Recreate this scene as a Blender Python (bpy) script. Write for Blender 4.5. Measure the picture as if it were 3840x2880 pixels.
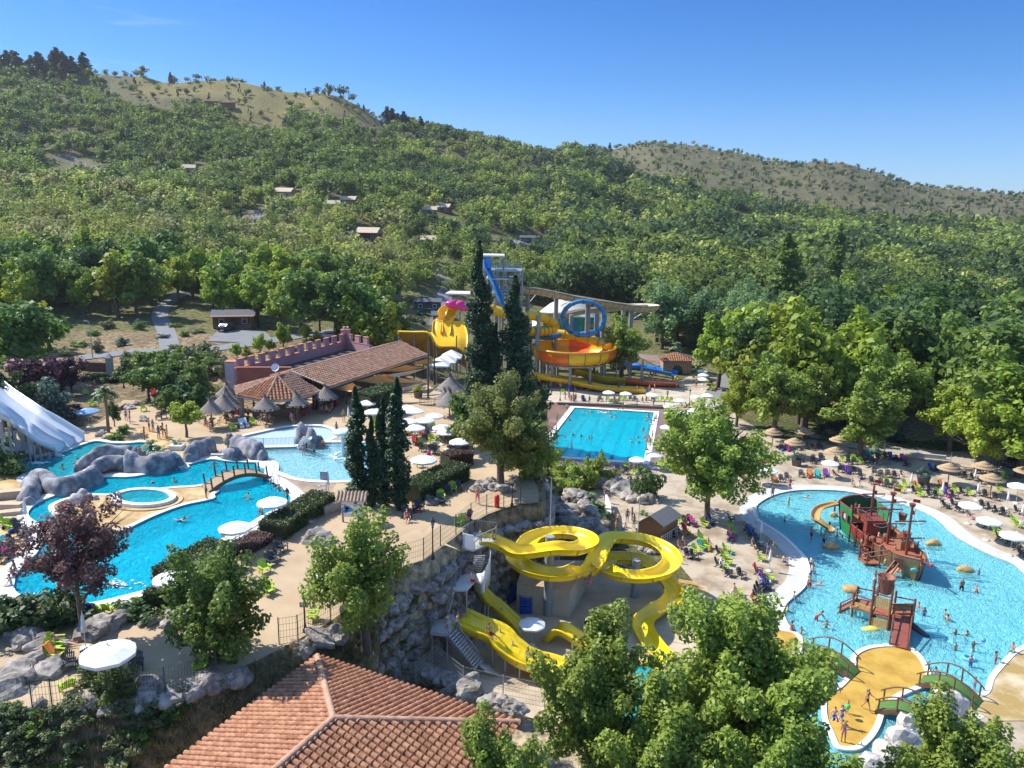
import bpy,math,random
import numpy as np
from mathutils import Vector,Matrix,noise
from mathutils.geometry import delaunay_2d_cdt
for o in list(bpy.data.objects):bpy.data.objects.remove(o)
SC=bpy.context.scene
COL=SC.collection
R=math.radians
#  camera
FPX,CAMZ=2900.0,34.0
CM=Matrix.Rotation(R(90-12.35),3,'X')@Matrix.Rotation(R(1.0),3,'Z')
cam=bpy.data.cameras.new('camera');camo=bpy.data.objects.new('camera',cam);COL.objects.link(camo)
camo.matrix_world=Matrix.Translation((0,0,CAMZ))@CM.to_4x4()
cam.sensor_width=36;cam.lens=FPX/3840*36;cam.clip_end=6000;cam.clip_start=.5
SC.camera=camo
#  light
SUN_EL,SUN_AZ=46.0,-68.0
w=bpy.data.worlds.new('World');SC.world=w;w.use_nodes=True
nt=w.node_tree;nt.nodes.clear()
def nd(nt,t,**k):
 n=nt.nodes.new(t)
 for a,b in k.items():
  if a=='inp':
   for i,v in b.items():n.inputs[i].default_value=v
  else:setattr(n,a,b)
 return n
sky=nd(nt,'ShaderNodeTexSky',sky_type='NISHITA',sun_disc=False,sun_elevation=R(SUN_EL),sun_rotation=R(SUN_AZ),altitude=400,air_density=1.15,dust_density=0.15,ozone_density=3.2)
bg=nd(nt,'ShaderNodeBackground',inp={1:.15})
wo=nd(nt,'ShaderNodeOutputWorld')
tc=nd(nt,'ShaderNodeTexCoord')
mp=nd(nt,'ShaderNodeMapping',inp={3:(3.0,3.0,26.0)});mp.inputs['Rotation'].default_value=(0,R(4),0)
cn=nd(nt,'ShaderNodeTexNoise',inp={'Scale':1.6,'Detail':8.0,'Roughness':.62,'Distortion':.6})
cr=nd(nt,'ShaderNodeMapRange',inp={1:.60,2:.95,3:0.0,4:.55})
vd=nd(nt,'ShaderNodeVectorMath',operation='DISTANCE');vd.inputs[1].default_value=(-.50,.83,.235)
vr=nd(nt,'ShaderNodeMapRange',inp={1:.05,2:.24,3:1.0,4:0.0})
mu=nd(nt,'ShaderNodeMath',operation='MULTIPLY')
mx=nd(nt,'ShaderNodeMixRGB');mx.inputs[2].default_value=(4.2,5.0,6.2,1)
sx=nd(nt,'ShaderNodeSeparateXYZ');rp_=nd(nt,'ShaderNodeValToRGB');e=rp_.color_ramp.elements
e[0].position=0.0;e[0].color=(.34,.44,.68,1);e[1].position=.6;e[1].color=(.90,.95,1,1)
for p_,c_ in((.06,(.29,.43,.68)),(.16,(.15,.34,.60)),(.26,(.085,.28,.56)),(.36,(.30,.50,.80))):q_=e.new(p_);q_.color=(*c_,1)
hs=nd(nt,'ShaderNodeMixRGB',blend_type='MULTIPLY',inp={0:1.0})
L=nt.links.new
L(tc.outputs['Generated'],mp.inputs[0]);L(mp.outputs[0],cn.inputs[0]);L(cn.outputs[0],cr.inputs[0])
L(tc.outputs['Generated'],vd.inputs[0]);L(vd.outputs['Value'],vr.inputs[0]);L(cr.outputs[0],mu.inputs[0]);L(vr.outputs[0],mu.inputs[1])
L(tc.outputs['Generated'],sx.inputs[0]);L(sx.outputs[2],rp_.inputs[0]);L(sky.outputs[0],hs.inputs[1]);L(rp_.outputs[0],hs.inputs[2]);L(hs.outputs[0],mx.inputs[1]);L(mu.outputs[0],mx.inputs[0]);L(mx.outputs[0],bg.inputs[0]);L(bg.outputs[0],wo.inputs[0])
sl=bpy.data.lights.new('sun','SUN');sl.energy=4.4;sl.angle=R(.5);sl.color=(1,.955,.88)
so=bpy.data.objects.new('sun',sl);COL.objects.link(so)
sdir=Vector((math.sin(R(SUN_AZ))*math.cos(R(SUN_EL)),math.cos(R(SUN_AZ))*math.cos(R(SUN_EL)),math.sin(R(SUN_EL))))
so.rotation_euler=sdir.to_track_quat('Z','Y').to_euler();so.location=(0,0,200)
SC.view_settings.view_transform='Standard';SC.view_settings.look='None';SC.view_settings.exposure=0.75;SC.view_settings.gamma=1
SC.cycles.max_bounces=6;SC.cycles.transparent_max_bounces=8;SC.cycles.diffuse_bounces=2;SC.cycles.glossy_bounces=2
SC.cycles.transmission_bounces=3;SC.cycles.caustics_reflective=False;SC.cycles.caustics_refractive=False
SC.cycles.use_adaptive_sampling=True;SC.cycles.adaptive_threshold=.02;SC.cycles.use_denoising=True
#  pixels to places
def ray(px,py):return CM@Vector(((px-1920)/FPX,(1440-py)/FPX,-1))
def P(px,py,z=0.0):
 d=ray(px,py);t=(z-CAMZ)/d.z
 return Vector((d.x*t,d.y*t,z))
def V(px,py,Y):
 d=ray(px,py);t=Y/d.y
 return Vector((d.x*t,Y,CAMZ+d.z*t))
CI=CM.transposed()
def proj(p):
 q=CI@(Vector(p)-Vector((0,0,CAMZ)))
 return(1920+FPX*q.x/-q.z,1440-FPX*q.y/-q.z)
REG=dict(A=(0,1300),B=(0,1800),C=(0,2280),D=(700,1200),E=(700,1700),F=(700,2280),G=(1400,900),H=(1900,900),I=(1400,1400),J=(2000,1400),K=(1500,1850),L=(2100,1850),M=(1500,2280),N=(2700,1500),O=(3040,1500),Q=(2700,1850),R=(3040,1850),S=(2900,2280),T=(2200,2280),X=(0,0))
def px(code):
 """'N 380,1150 400,1080 X 12,14' -> list of (px,py[,extra...]) in photo pixels"""
 out=[];k='X'
 for tok in code.split():
  if tok in REG:k=tok;continue
  a=tok.split(',')
  s=1.0 if k=='X' else(2.3532 if k=='S' else 2.765)
  out.append((REG[k][0]+float(a[0])/s,REG[k][1]+float(a[1])/s)+tuple(a[2:]))
 return out
def PZ(code,z):return[P(a[0],a[1],z) for a in px(code)]
#  materials
MATS={}
def lin(c):
 if max(c)>1.0:c=[x/255 for x in c];return tuple(((x+.055)/1.055)**2.4 if x>.04045 else x/12.92 for x in c)
 return tuple(c)
def mat(name,c,rough=.6,metal=0.,var=.12,scale=4.,bump=0.,bscale=30.,c2=None,coat=0.,spec=.5,thr=(.3,.7),coords='Object',stretch=None):
 if name in MATS:return MATS[name]
 m=bpy.data.materials.new(name);m.use_nodes=True;MATS[name]=m
 t=m.node_tree;b=t.nodes['Principled BSDF'];c=lin(c)
 tcn=nd(t,'ShaderNodeTexCoord');src=tcn.outputs[coords]
 if stretch:
  mm=nd(t,'ShaderNodeMapping');mm.inputs['Scale'].default_value=stretch;t.links.new(src,mm.inputs[0]);src=mm.outputs[0]
 n=nd(t,'ShaderNodeTexNoise',inp={'Scale':scale,'Detail':6.,'Roughness':.6});t.links.new(src,n.inputs[0])
 mr=nd(t,'ShaderNodeMapRange',inp={1:thr[0],2:thr[1]});t.links.new(n.outputs[0],mr.inputs[0])
 mixn=nd(t,'ShaderNodeMixRGB');t.links.new(mr.outputs[0],mixn.inputs[0])
 k1=1-var;k2=1+var
 c2=lin(c2) if c2 else tuple(x*k2 for x in c)
 mixn.inputs[1].default_value=(c[0]*k1,c[1]*k1,c[2]*k1,1);mixn.inputs[2].default_value=(*c2[:3],1)
 t.links.new(mixn.outputs[0],b.inputs['Base Color'])
 b.inputs['Roughness'].default_value=rough;b.inputs['Metallic'].default_value=metal
 b.inputs['Specular IOR Level'].default_value=spec;b.inputs['Coat Weight'].default_value=coat
 if bump:
  n2=nd(t,'ShaderNodeTexNoise',inp={'Scale':bscale,'Detail':4.});t.links.new(src,n2.inputs[0])
  bp=nd(t,'ShaderNodeBump',inp={'Strength':bump,'Distance':.05});t.links.new(n2.outputs[0],bp.inputs['Height']);t.links.new(bp.outputs[0],b.inputs['Normal'])
 return m
def leafmat(name,A,B,objvar=.25,transl=.42):
 if name in MATS:return MATS[name]
 m=bpy.data.materials.new(name);m.use_nodes=True;MATS[name]=m
 t=m.node_tree;t.nodes.clear();o=nd(t,'ShaderNodeOutputMaterial')
 at=nd(t,'ShaderNodeAttribute',attribute_name='fc');sep=nd(t,'ShaderNodeSeparateXYZ');t.links.new(at.outputs['Vector'],sep.inputs[0])
 mx=nd(t,'ShaderNodeMixRGB');mx.inputs[1].default_value=(*A,1);mx.inputs[2].default_value=(*B,1);t.links.new(sep.outputs[0],mx.inputs[0])
 oi=nd(t,'ShaderNodeObjectInfo')
 hs=nd(t,'ShaderNodeHueSaturation');t.links.new(mx.outputs[0],hs.inputs['Color'])
 mr=nd(t,'ShaderNodeMapRange',inp={3:1-objvar,4:1+objvar});t.links.new(oi.outputs['Random'],mr.inputs[0]);t.links.new(mr.outputs[0],hs.inputs['Value'])
 ml=nd(t,'ShaderNodeMath',operation='MULTIPLY',inp={1:7.31});fr=nd(t,'ShaderNodeMath',operation='FRACT');t.links.new(oi.outputs['Random'],ml.inputs[0]);t.links.new(ml.outputs[0],fr.inputs[0])
 mh=nd(t,'ShaderNodeMapRange',inp={3:.5-objvar*.07,4:.5+objvar*.07});t.links.new(fr.outputs[0],mh.inputs[0]);t.links.new(mh.outputs[0],hs.inputs['Hue'])
 d=nd(t,'ShaderNodeBsdfPrincipled',inp={'Roughness':.5,'Specular IOR Level':.35});tr=nd(t,'ShaderNodeBsdfTranslucent');t.links.new(hs.outputs[0],d.inputs['Base Color'])
 t.links.new(hs.outputs[0],tr.inputs[0]);ms=nd(t,'ShaderNodeMixShader',inp={0:transl});t.links.new(d.outputs[0],ms.inputs[1]);t.links.new(tr.outputs[0],ms.inputs[2]);t.links.new(ms.outputs[0],o.inputs[0])
 return m
LEAF=dict(oak=leafmat('leaf_oak',(0.088,0.173,0.035),(0.215,0.317,0.063)),lime=leafmat('leaf_yellow_green',(0.191,0.271,0.032),(0.429,0.515,0.064)),dark=leafmat('leaf_dark',(0.046,0.104,0.034),(0.127,0.212,0.064)),willow=leafmat('leaf_willow',(0.135,0.223,0.088),(0.243,0.358,0.136)),plane=leafmat('leaf_plane',(0.173,0.254,0.040),(0.411,0.505,0.094),.12),rust=leafmat('leaf_rusty',(0.141,0.192,0.047),(0.299,0.299,0.083),.1),cyp=leafmat('leaf_cypress',(0.017,0.051,0.023),(0.065,0.124,0.046),.12,.15),plum=leafmat('leaf_plum',(0.112,0.060,0.060),(0.291,0.182,0.155),.1),purple=leafmat('leaf_purple',(0.051,0.022,0.036),(0.156,0.065,0.091),.1),pine=leafmat('leaf_pine',(0.017,0.046,0.032),(0.052,0.098,0.058),.2,.15),hedge=leafmat('leaf_hedge',(0.051,0.087,0.026),(0.130,0.176,0.058),.1,.2),olive=leafmat('leaf_scrub',(0.145,0.167,0.065),(0.273,0.280,0.117),.2,.2),blue=leafmat('leaf_blue_green',(0.072,0.138,0.109),(0.156,0.247,0.195),.1),pink=leafmat('leaf_pink',(0.435,0.087,0.232),(0.650,0.156,0.364),.1))
BARK=mat('bark',(.13,.10,.075),.9,var=.3,scale=6,bump=.6)
#  mesh builder
def npmesh(name,verts,nper,fc=None):
 """verts: (N*nper,3) array, polygons of nper consecutive verts"""
 me=bpy.data.meshes.new(name);nv=len(verts);npol=nv//nper
 me.vertices.add(nv);me.vertices.foreach_set('co',np.ascontiguousarray(verts,dtype=np.float32).ravel())
 me.loops.add(nv);me.loops.foreach_set('vertex_index',np.arange(nv,dtype=np.int32))
 me.polygons.add(npol);me.polygons.foreach_set('loop_start',np.arange(0,nv,nper,dtype=np.int32))
 me.update(calc_edges=True)
 if fc is not None:
  a=me.attributes.new('fc','FLOAT_VECTOR','FACE');a.data.foreach_set('vector',np.ascontiguousarray(fc,dtype=np.float32).ravel())
 return me
def catmull(pts,n=6,closed=False):
 pts=[Vector(p) for p in pts];out=[];N=len(pts);rng=range(N) if closed else range(N-1)
 for i in rng:
  if closed:p0,p1,p2,p3=pts[i-1],pts[i],pts[(i+1)%N],pts[(i+2)%N]
  else:p0=pts[max(i-1,0)];p1=pts[i];p2=pts[i+1];p3=pts[min(i+2,N-1)]
  for k in range(n):
   t=k/n
   out.append(.5*((2*p1)+(p2-p0)*t+(2*p0-5*p1+4*p2-p3)*t*t+(3*p1-p0-3*p2+p3)*t**3))
 if not closed:out.append(pts[-1])
 return out
ICO={}
def ico(n):
 if n not in ICO:
  import bmesh
  b=bmesh.new();bmesh.ops.create_icosphere(b,subdivisions=n,radius=1)
  ICO[n]=([v.co.copy() for v in b.verts],[[v.index for v in f.verts] for f in b.faces]);b.free()
 return ICO[n]
class MB:
 def __init__(s):s.v=[];s.f=[];s.m=[];s.sm=[];s.cols=None
 def add(s,vs,fs,mi=0,sm=False):
  o=len(s.v);s.v+=[tuple(v) for v in vs];s.f+=[[i+o for i in f] for f in fs];s.m+=[mi]*len(fs);s.sm+=[sm]*len(fs);return s
 def box(s,c,sz,rz=0,mi=0,M=None):
  hx,hy,hz=sz[0]/2,sz[1]/2,sz[2]/2;M=M or Matrix.Rotation(rz,3,'Z');c=Vector(c)
  vs=[c+M@Vector((x*hx,y*hy,z*hz)) for x in(-1,1) for y in(-1,1) for z in(-1,1)]
  return s.add(vs,[(0,1,3,2),(4,6,7,5),(0,4,5,1),(2,3,7,6),(0,2,6,4),(1,5,7,3)],mi)
 def beam(s,a,b,w,h,mi=0):
  a=Vector(a);b=Vector(b);t=(b-a);l=t.length
  if l<1e-5:return s
  t/=l;up=Vector((0,0,1)) if abs(t.z)<.95 else Vector((0,1,0));x=t.cross(up).normalized();y=x.cross(t)
  return s.box((a+b)/2,(w,l,h),M=Matrix((x,t,y)).transposed(),mi=mi)
 def tube(s,pts,r,n=6,mi=0,cap=True,closed=False,sm=True):
  pts=[Vector(p) for p in pts];N=len(pts);rr=r if isinstance(r,(list,tuple)) else[r]*N;vs=[];fr=None
  for i,p in enumerate(pts):
   t=(pts[(i+1)%N if closed else min(i+1,N-1)]-pts[i-1 if closed else max(i-1,0)])
   t=t.normalized() if t.length>1e-9 else Vector((0,0,1))
   if fr is None:
    up=Vector((0,0,1)) if abs(t.z)<.9 else Vector((1,0,0));x=t.cross(up).normalized()
   else:
    x=(fr-t*fr.dot(t));x=x.normalized() if x.length>1e-6 else fr
   fr=x;y=t.cross(x)
   for k in range(n):
    a=2*math.pi*k/n;vs.append(p+x*math.cos(a)*rr[i]+y*math.sin(a)*rr[i])
  fs=[]
  for i in range(N if closed else N-1):
   j=(i+1)%N
   for k in range(n):fs.append((i*n+k,i*n+(k+1)%n,j*n+(k+1)%n,j*n+k))
  s.add(vs,fs,mi,sm)
  if cap and not closed:s.add(vs[:n],[tuple(range(n))[::-1]],mi);s.add(vs[-n:],[tuple(range(n))],mi)
  return s
 def lathe(s,prof,c=(0,0,0),n=16,mi=0,sm=True,a0=0):
  c=Vector(c);vs=[]
  for r_,z in prof:
   for k in range(n):
    a=a0+2*math.pi*k/n;vs.append(c+Vector((r_*math.cos(a),r_*math.sin(a),z)))
  fs=[(i*n+k,i*n+(k+1)%n,(i+1)*n+(k+1)%n,(i+1)*n+k) for i in range(len(prof)-1) for k in range(n)]
  return s.add(vs,fs,mi,sm)
 def prism(s,poly,z0,z1,mi=0):
  n=len(poly);vs=[(p[0],p[1],z0) for p in poly]+[(p[0],p[1],z1) for p in poly]
  return s.add(vs,[tuple(range(n))[::-1],tuple(range(n,2*n))]+[(i,(i+1)%n,n+(i+1)%n,n+i) for i in range(n)],mi)
 def blob(s,c,r,seed=0,amp=.25,fq=1.3,sub=2,flat=False,mi=0,sm=False):
  vs,fs=ico(sub);c=Vector(c);r=Vector(r) if hasattr(r,'__len__') else Vector((r,r,r));off=Vector((seed*3.7,seed*1.9,seed*5.1));o=[]
  for v in vs:
   k=1+amp*noise.noise(v*fq+off)+amp*.45*noise.noise(v*fq*2.6+off)
   p=Vector((v.x*r.x,v.y*r.y,v.z*r.z))*k
   if flat:p.z=max(p.z,-.35*r.z)
   o.append(c+p)
  return s.add(o,fs,mi,sm)
 def sweep(s,path,sec,mi=0,up=None,sm=True,close_sec=True,cap=True,scale=None):
  path=[Vector(p) for p in path];N=len(path);n=len(sec);vs=[]
  for i,p in enumerate(path):
   t=(path[min(i+1,N-1)]-path[max(i-1,0)]).normalized();U=(up[i] if isinstance(up,list) else Vector((0,0,1)))
   x=t.cross(U).normalized();y=x.cross(t);k=scale[i] if scale else 1
   for a,b in sec:vs.append(p+x*a*k+y*b*k)
  m=n if close_sec else n-1
  fs=[(i*n+k,i*n+(k+1)%n,(i+1)*n+(k+1)%n,(i+1)*n+k) for i in range(N-1) for k in range(m)]
  s.add(vs,fs,mi,sm)
  if cap and close_sec:s.add(vs[:n],[tuple(range(n))],mi);s.add(vs[-n:],[tuple(range(n))[::-1]],mi)
  return s
 def tf(s,M):
  s.v=[tuple(M@Vector(v)) for v in s.v];return s
 def mesh(s,name,mats):
  me=bpy.data.meshes.new(name);me.from_pydata(s.v,[],s.f);mats=mats if isinstance(mats,(list,tuple)) else[mats]
  for m in mats:me.materials.append(m)
  me.polygons.foreach_set('material_index',s.m);me.polygons.foreach_set('use_smooth',s.sm);me.update();return me
 def build(s,name,mats,parent=None,loc=None,**tags):
  """verts are world coords when parent is None (origin moved to base centre), else relative to parent"""
  if parent is None and loc is None:
   a=np.array(s.v);loc=Vector(((a[:,0].min()+a[:,0].max())/2,(a[:,1].min()+a[:,1].max())/2,a[:,2].min()))
   s.v=[(x-loc.x,y-loc.y,z-loc.z) for x,y,z in s.v]
  o=bpy.data.objects.new(name,s.mesh(name,mats));COL.objects.link(o)
  if parent:o.parent=parent
  if loc is not None:o.location=loc
  for k,v in tags.items():o[k]=v
  return o
 def part(s,name,mats,thing,**tags):
  """verts in world coordinates; thing is an unrotated Empty at its location"""
  l=thing.location if thing.parent is None else thing.parent.location
  s.v=[(x-l.x,y-l.y,z-l.z) for x,y,z in s.v]
  o=bpy.data.objects.new(name,s.mesh(name,mats));COL.objects.link(o);o.parent=thing
  for k,v in tags.items():o[k]=v
  return o
TAGQ=[]
def thing(name,label,cat,loc=(0,0,0),group=None,rz=0):
 o=bpy.data.objects.new(name,None);COL.objects.link(o);o.location=loc;o.rotation_euler=(0,0,rz);o.empty_display_size=.3
 return tag(o,label,cat,group)
def tag(o,label,cat,group=None):
 o['label']=label;o['category']=cat
 if group:o['group']=group
 TAGQ.append(o);return o
def place(proto,loc,rz=0,sc=1.0,label='',cat='',group=None,mats=None,name=None):
 """proto = dict(name, parts=[(name, mesh, [subparts])]) -> a new thing sharing its meshes"""
 if proto.get('single'):
  r=bpy.data.objects.new(name or proto['name'],proto['single']);COL.objects.link(r)
  if mats:setmat(r,mats)
 else:
  r=bpy.data.objects.new(name or proto['name'],None);COL.objects.link(r);r.empty_display_size=.3
  for nm,me,subs in proto['parts']:
   c=bpy.data.objects.new(nm,me);COL.objects.link(c);c.parent=r
   if mats:setmat(c,mats)
   for nm2,me2 in subs:
    d=bpy.data.objects.new(nm2,me2);COL.objects.link(d);d.parent=c
    if mats:setmat(d,mats)
 r.location=loc;r.rotation_euler=(0,0,rz);r.scale=(sc,)*3 if not hasattr(sc,'__len__') else sc
 tag(r,label,cat,group);return r
def setmat(o,mats):
 for i,s in enumerate(o.material_slots):
  nm=s.material.name if s.material else ''
  if nm in mats:s.link='OBJECT';s.material=mats[nm]
ORD='leftmost second third fourth fifth sixth seventh eighth ninth tenth eleventh twelfth thirteenth fourteenth'.split()
def finish_labels():
 d={}
 for o in TAGQ:d.setdefault(o['label'],[]).append(o)
 for lab,os_ in d.items():
  if len(os_)>1:
   os_.sort(key=lambda o:proj(o.matrix_world.translation if o.parent else o.location)[0])
   if len(os_)<=14:
    for i,o in enumerate(os_):
     o['label']=(lab+', '+(ORD[i] if i==0 else ORD[i]+' from left'))
   for o in os_:
    if 'group' not in o:o['group']='alike: '+lab
 for o in TAGQ:
  l=o['label']
  for a,b in((' slatted',''),('garden chair','chair'),(' in the ',' in '),(' at the ',' at '),(' beside the ',' beside '),(' of the ',' of '),(' by the ',' by '),(' on the ',' on '),(' the ',' ')):
   if len(l.replace(',',' ').split())>16:l=l.replace(a,b)
  o['label']=l
def inpoly(x,y,poly):
 x=np.asarray(x,float);y=np.asarray(y,float);r=np.zeros(x.shape,bool);n=len(poly)
 for i in range(n):
  x1,y1=poly[i][0],poly[i][1];x2,y2=poly[i-1][0],poly[i-1][1]
  if y1==y2:continue
  c=((y1>y)!=(y2>y))&(x<(x2-x1)*(y-y1)/(y2-y1)+x1);r^=c
 return r
def polydist(x,y,poly):
 x=np.asarray(x,float);y=np.asarray(y,float);d=np.full(x.shape,1e9);n=len(poly)
 for i in range(n):
  ax,ay=poly[i-1][0],poly[i-1][1];bx,by=poly[i][0],poly[i][1];vx,vy=bx-ax,by-ay;l=vx*vx+vy*vy or 1e-9
  t=np.clip(((x-ax)*vx+(y-ay)*vy)/l,0,1);d=np.minimum(d,np.hypot(x-ax-t*vx,y-ay-t*vy))
 return np.where(inpoly(x,y,poly),-d,d)
def offset(poly,w):
 """offset closed polygon outward by w (either winding)"""
 n=len(poly);A=sum(poly[i-1][0]*poly[i][1]-poly[i][0]*poly[i-1][1] for i in range(n));s=1 if A>0 else-1;out=[]
 for i in range(n):
  a=Vector(poly[i-1][:2]);b=Vector(poly[i][:2]);c=Vector(poly[(i+1)%n][:2]);e1=(b-a);e2=(c-b)
  e1=e1.normalized() if e1.length>1e-6 else e2.normalized();e2=e2.normalized() if e2.length>1e-6 else e1
  n1=Vector((e1.y,-e1.x));n2=Vector((e2.y,-e2.x));m=(n1+n2);m=m.normalized() if m.length>1e-3 else n1
  out.append(b+m*s*w/max(.5,m.dot(n1)))
 return[(p.x,p.y) for p in out]
def fill(outer,holes,z,grid=0):
 """triangulated flat region with holes -> verts, faces"""
 vs=[];es=[]
 for lp in[outer]+holes:
  o=len(vs);vs+=[Vector((p[0],p[1])) for p in lp];es+=[(o+i,o+(i+1)%len(lp)) for i in range(len(lp))]
 r=delaunay_2d_cdt(vs,es,[],0,1e-4);V2,F2=r[0],r[2]
 if not F2:return[],[]
 cx=np.array([sum(V2[i].x for i in f)/len(f) for f in F2]);cy=np.array([sum(V2[i].y for i in f)/len(f) for f in F2])
 ok=inpoly(cx,cy,outer)
 for h in holes:ok&=~inpoly(cx,cy,h)
 fs=[list(f) for f,k in zip(F2,ok) if k]
 out=[]
 for f in fs:
  a,b,c=[V2[i] for i in f[:3]]
  out.append(f if(b.x-a.x)*(c.y-a.y)-(b.y-a.y)*(c.x-a.x)>0 else f[::-1])
 return[(v.x,v.y,z) for v in V2],out
 # ====== outlines (photo pixels -> metres)
ZU=8.0
def sm(poly,n=4):return[(p.x,p.y) for p in catmull([Vector((a.x,a.y,0)) for a in poly],n,True)]
left_pool=sm(PZ('B 150,1130 250,1215 500,1275 870,1290 1250,1215 1620,1105 E 0,1200 170,1060 350,900 560,790 800,640 1000,560 1080,490 1050,420 960,345 870,290 790,250 810,190 800,110 D 600,1480 420,1470 240,1450 0,1510 A 1880,1250 1400,1350 1080,1360 900,1440 600,1540 400,1620 B 300,330 320,400 420,470 470,540 400,740 300,840 190,960',ZU))
island=sm(PZ('B 500,300 560,240 700,190 900,150 1180,150 1500,110 E -120,350 0,345 150,330 310,300 345,385 290,430 B 2212,200 1900,270 1600,380 1300,520 1100,560 800,520 600,420',ZU))
top_pool=sm(PZ('A 65,1250 260,1180 390,1150 640,1100 780,1050 880,1015 1000,985 1150,1005 1300,1008 1500,1000 1545,1070 1470,1110 1300,1130 1200,1170 1000,1200 900,1270 740,1340 500,1390 300,1400 240,1370 310,1310',ZU))
kids_pool=sm(PZ('D 800,1500 760,1400 770,1335 1140,1320 1400,1300 1440,1275 1700,1275 2000,1290 2100,1400 E 1950,250 1660,285 1350,285 1150,260 1000,210 870,150',ZU))
splash_pool=sm(PZ('D 500,1235 800,1160 1050,1110 1300,1098 1460,1120 1540,1190 1450,1245 1300,1275 1120,1298 800,1305 530,1305',ZU))
spa=[(p.x,p.y) for p in PZ(' '.join(['A']+['%.0f,%.0f'%(1490+270*math.cos(a),1560+70*math.sin(a)) for a in np.linspace(0,2*math.pi,28)[:-1]]),ZU+.3)]
sport=[(p.x,p.y) for p in PZ('J 430,358 1250,408 1140,925 60,845',0)]
lag=sm(PZ('N 380,1150 400,1080 560,990 760,945 1000,935 1300,950 O 650,1005 800,1040 1100,1130 1300,1230 1450,1370 1650,1500 1900,1620 2100,1700 R 2212,830 2450,960 2700,1150 2600,1400 S 2400,260 2212,330 2100,390 2000,490 1900,610 1850,740 1700,790 1500,900 1360,960 1250,1050 1120,1120 1000,1250 880,1400 740,1520 500,1560 T 1500,1800 1350,1500 1500,1150 1700,800 1950,640 2080,580 S 60,500 200,440 255,360 Q 850,1500 790,1440 720,1380 680,1300 660,1230 700,1140 820,1040 900,950 935,800 910,700 880,650 700,470 560,370 400,270',0),3)
isle=sm(PZ('S 1030,325 1200,350 1310,430 1380,560 1390,600 1360,690 1200,755 1080,820 990,920 960,1010 920,1100 850,1190 760,1255 640,1265 540,1230 480,1100 430,980 420,850 450,750 560,690 640,610 695,540 680,440 740,380 850,340',0),3)
POOLS=[(left_pool,ZU),(top_pool,ZU),(kids_pool,ZU),(splash_pool,ZU),(sport,0),(lag,0)]
TERR=[(p.x,p.y) for p in PZ('X -1500,2720 -400,2700 123,2672 400,2650 622,2620 800,2560 960,2500 1116,2415 1240,2345 K 35,775 245,705 420,565 580,445 735,318 898,222 1075,155 1250,110 1440,98 X 2035,1862 2030,1800 1990,1720',ZU)]
TERR+=[(-1,98),(-8,118),(-14,140),(-60,160),(-260,150),(-260,40)]
TY=np.array([0,60,100,150,200,260,340,440,560,700,900,1100,1500,2500.])
TC=np.array([-1600,0,600,1200,1500,1800,2100,2400,3000,3600,4400,6000.])
TZ=np.array([[0,0,8,10,15,24,36,60,100,155,160,150,130,60],[0,0,8,10,14,22,33,56,95,150,150,140,120,60],[0,0,8,10,13,18,28,48,88,141,141,130,110,60],[0,0,8,9,10,16,30,50,85,136,135,125,110,60],[0,0,5,4,8,14,26,44,72,106,108,105,100,60],[0,0,0,1,4,9,20,38,62,92,104,104,100,60],[0,0,0,0,2,6,14,28,48,74,96,108,100,60],[0,0,0,0,1,3,9,18,32,55,90,131,122,60],[0,0,0,0,0,2,5,10,22,42,75,108,104,60],[0,0,0,0,0,1,3,6,14,26,48,74,72,50],[0,0,0,0,0,1,2,4,9,16,32,50,50,40],[0,0,0,0,0,1,2,4,8,12,24,36,40,30.]])
def vnoise(x,y,s,seed=0):
 """cheap smooth value noise, vectorised"""
 rs=np.random.RandomState(seed);T=rs.rand(64,64);x=x/s;y=y/s;xi=np.floor(x).astype(int);yi=np.floor(y).astype(int)
 fx=x-xi;fy=y-yi;fx=fx*fx*(3-2*fx);fy=fy*fy*(3-2*fy);g=lambda i,j:T[i%64,j%64]
 return(g(xi,yi)*(1-fx)+g(xi+1,yi)*fx)*(1-fy)+(g(xi,yi+1)*(1-fx)+g(xi+1,yi+1)*fx)*fy
def terr(x,y):
 x=np.asarray(x,float);y=np.asarray(y,float)
 yy=np.clip(y,25,2499);c=np.clip(1920+FPX*x/yy,TC[0],TC[-1]-1)
 i=np.clip(np.searchsorted(TC,c,side='right')-1,0,len(TC)-2);j=np.clip(np.searchsorted(TY,yy,side='right')-1,0,len(TY)-2)
 fx=(c-TC[i])/(TC[i+1]-TC[i]);fy=(yy-TY[j])/(TY[j+1]-TY[j]);fx=fx*fx*(3-2*fx)
 z=(TZ[i,j]*(1-fx)+TZ[i+1,j]*fx)*(1-fy)+(TZ[i,j+1]*(1-fx)+TZ[i+1,j+1]*fx)*fy
 far=np.clip((yy-150)/300,0,1)
 z=z+far*((vnoise(x,y,60,1)-.5)*10+(vnoise(x,y,23,2)-.5)*5)+np.clip((yy-130)/60,0,1)*(vnoise(x,y,14,3)-.5)*1.6
 d=polydist(x,y,TERR);wd=np.where(x<-9,6.0,2.0)
 s=np.where(x<-9,np.clip(1-d/wd,0,1),np.interp(d,[.1,.55,1.2],[1,.80,0]))
 up=ZU*s
 up=np.where((x<-9)&(d>0),np.maximum(up,2.2+2.2*np.clip((-x-9)/14,0,1)-np.clip(d-6,0,40)*.06),up)
 return np.where(y<118,np.maximum(up,np.where(d<0,ZU,0)*1.0+np.where((d>0)&(x<-20),0,0)),np.maximum(z,up*np.clip((140-y)/22,0,1)))
def tz(x,y):return float(terr(np.array([x]),np.array([y]))[0])
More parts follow.
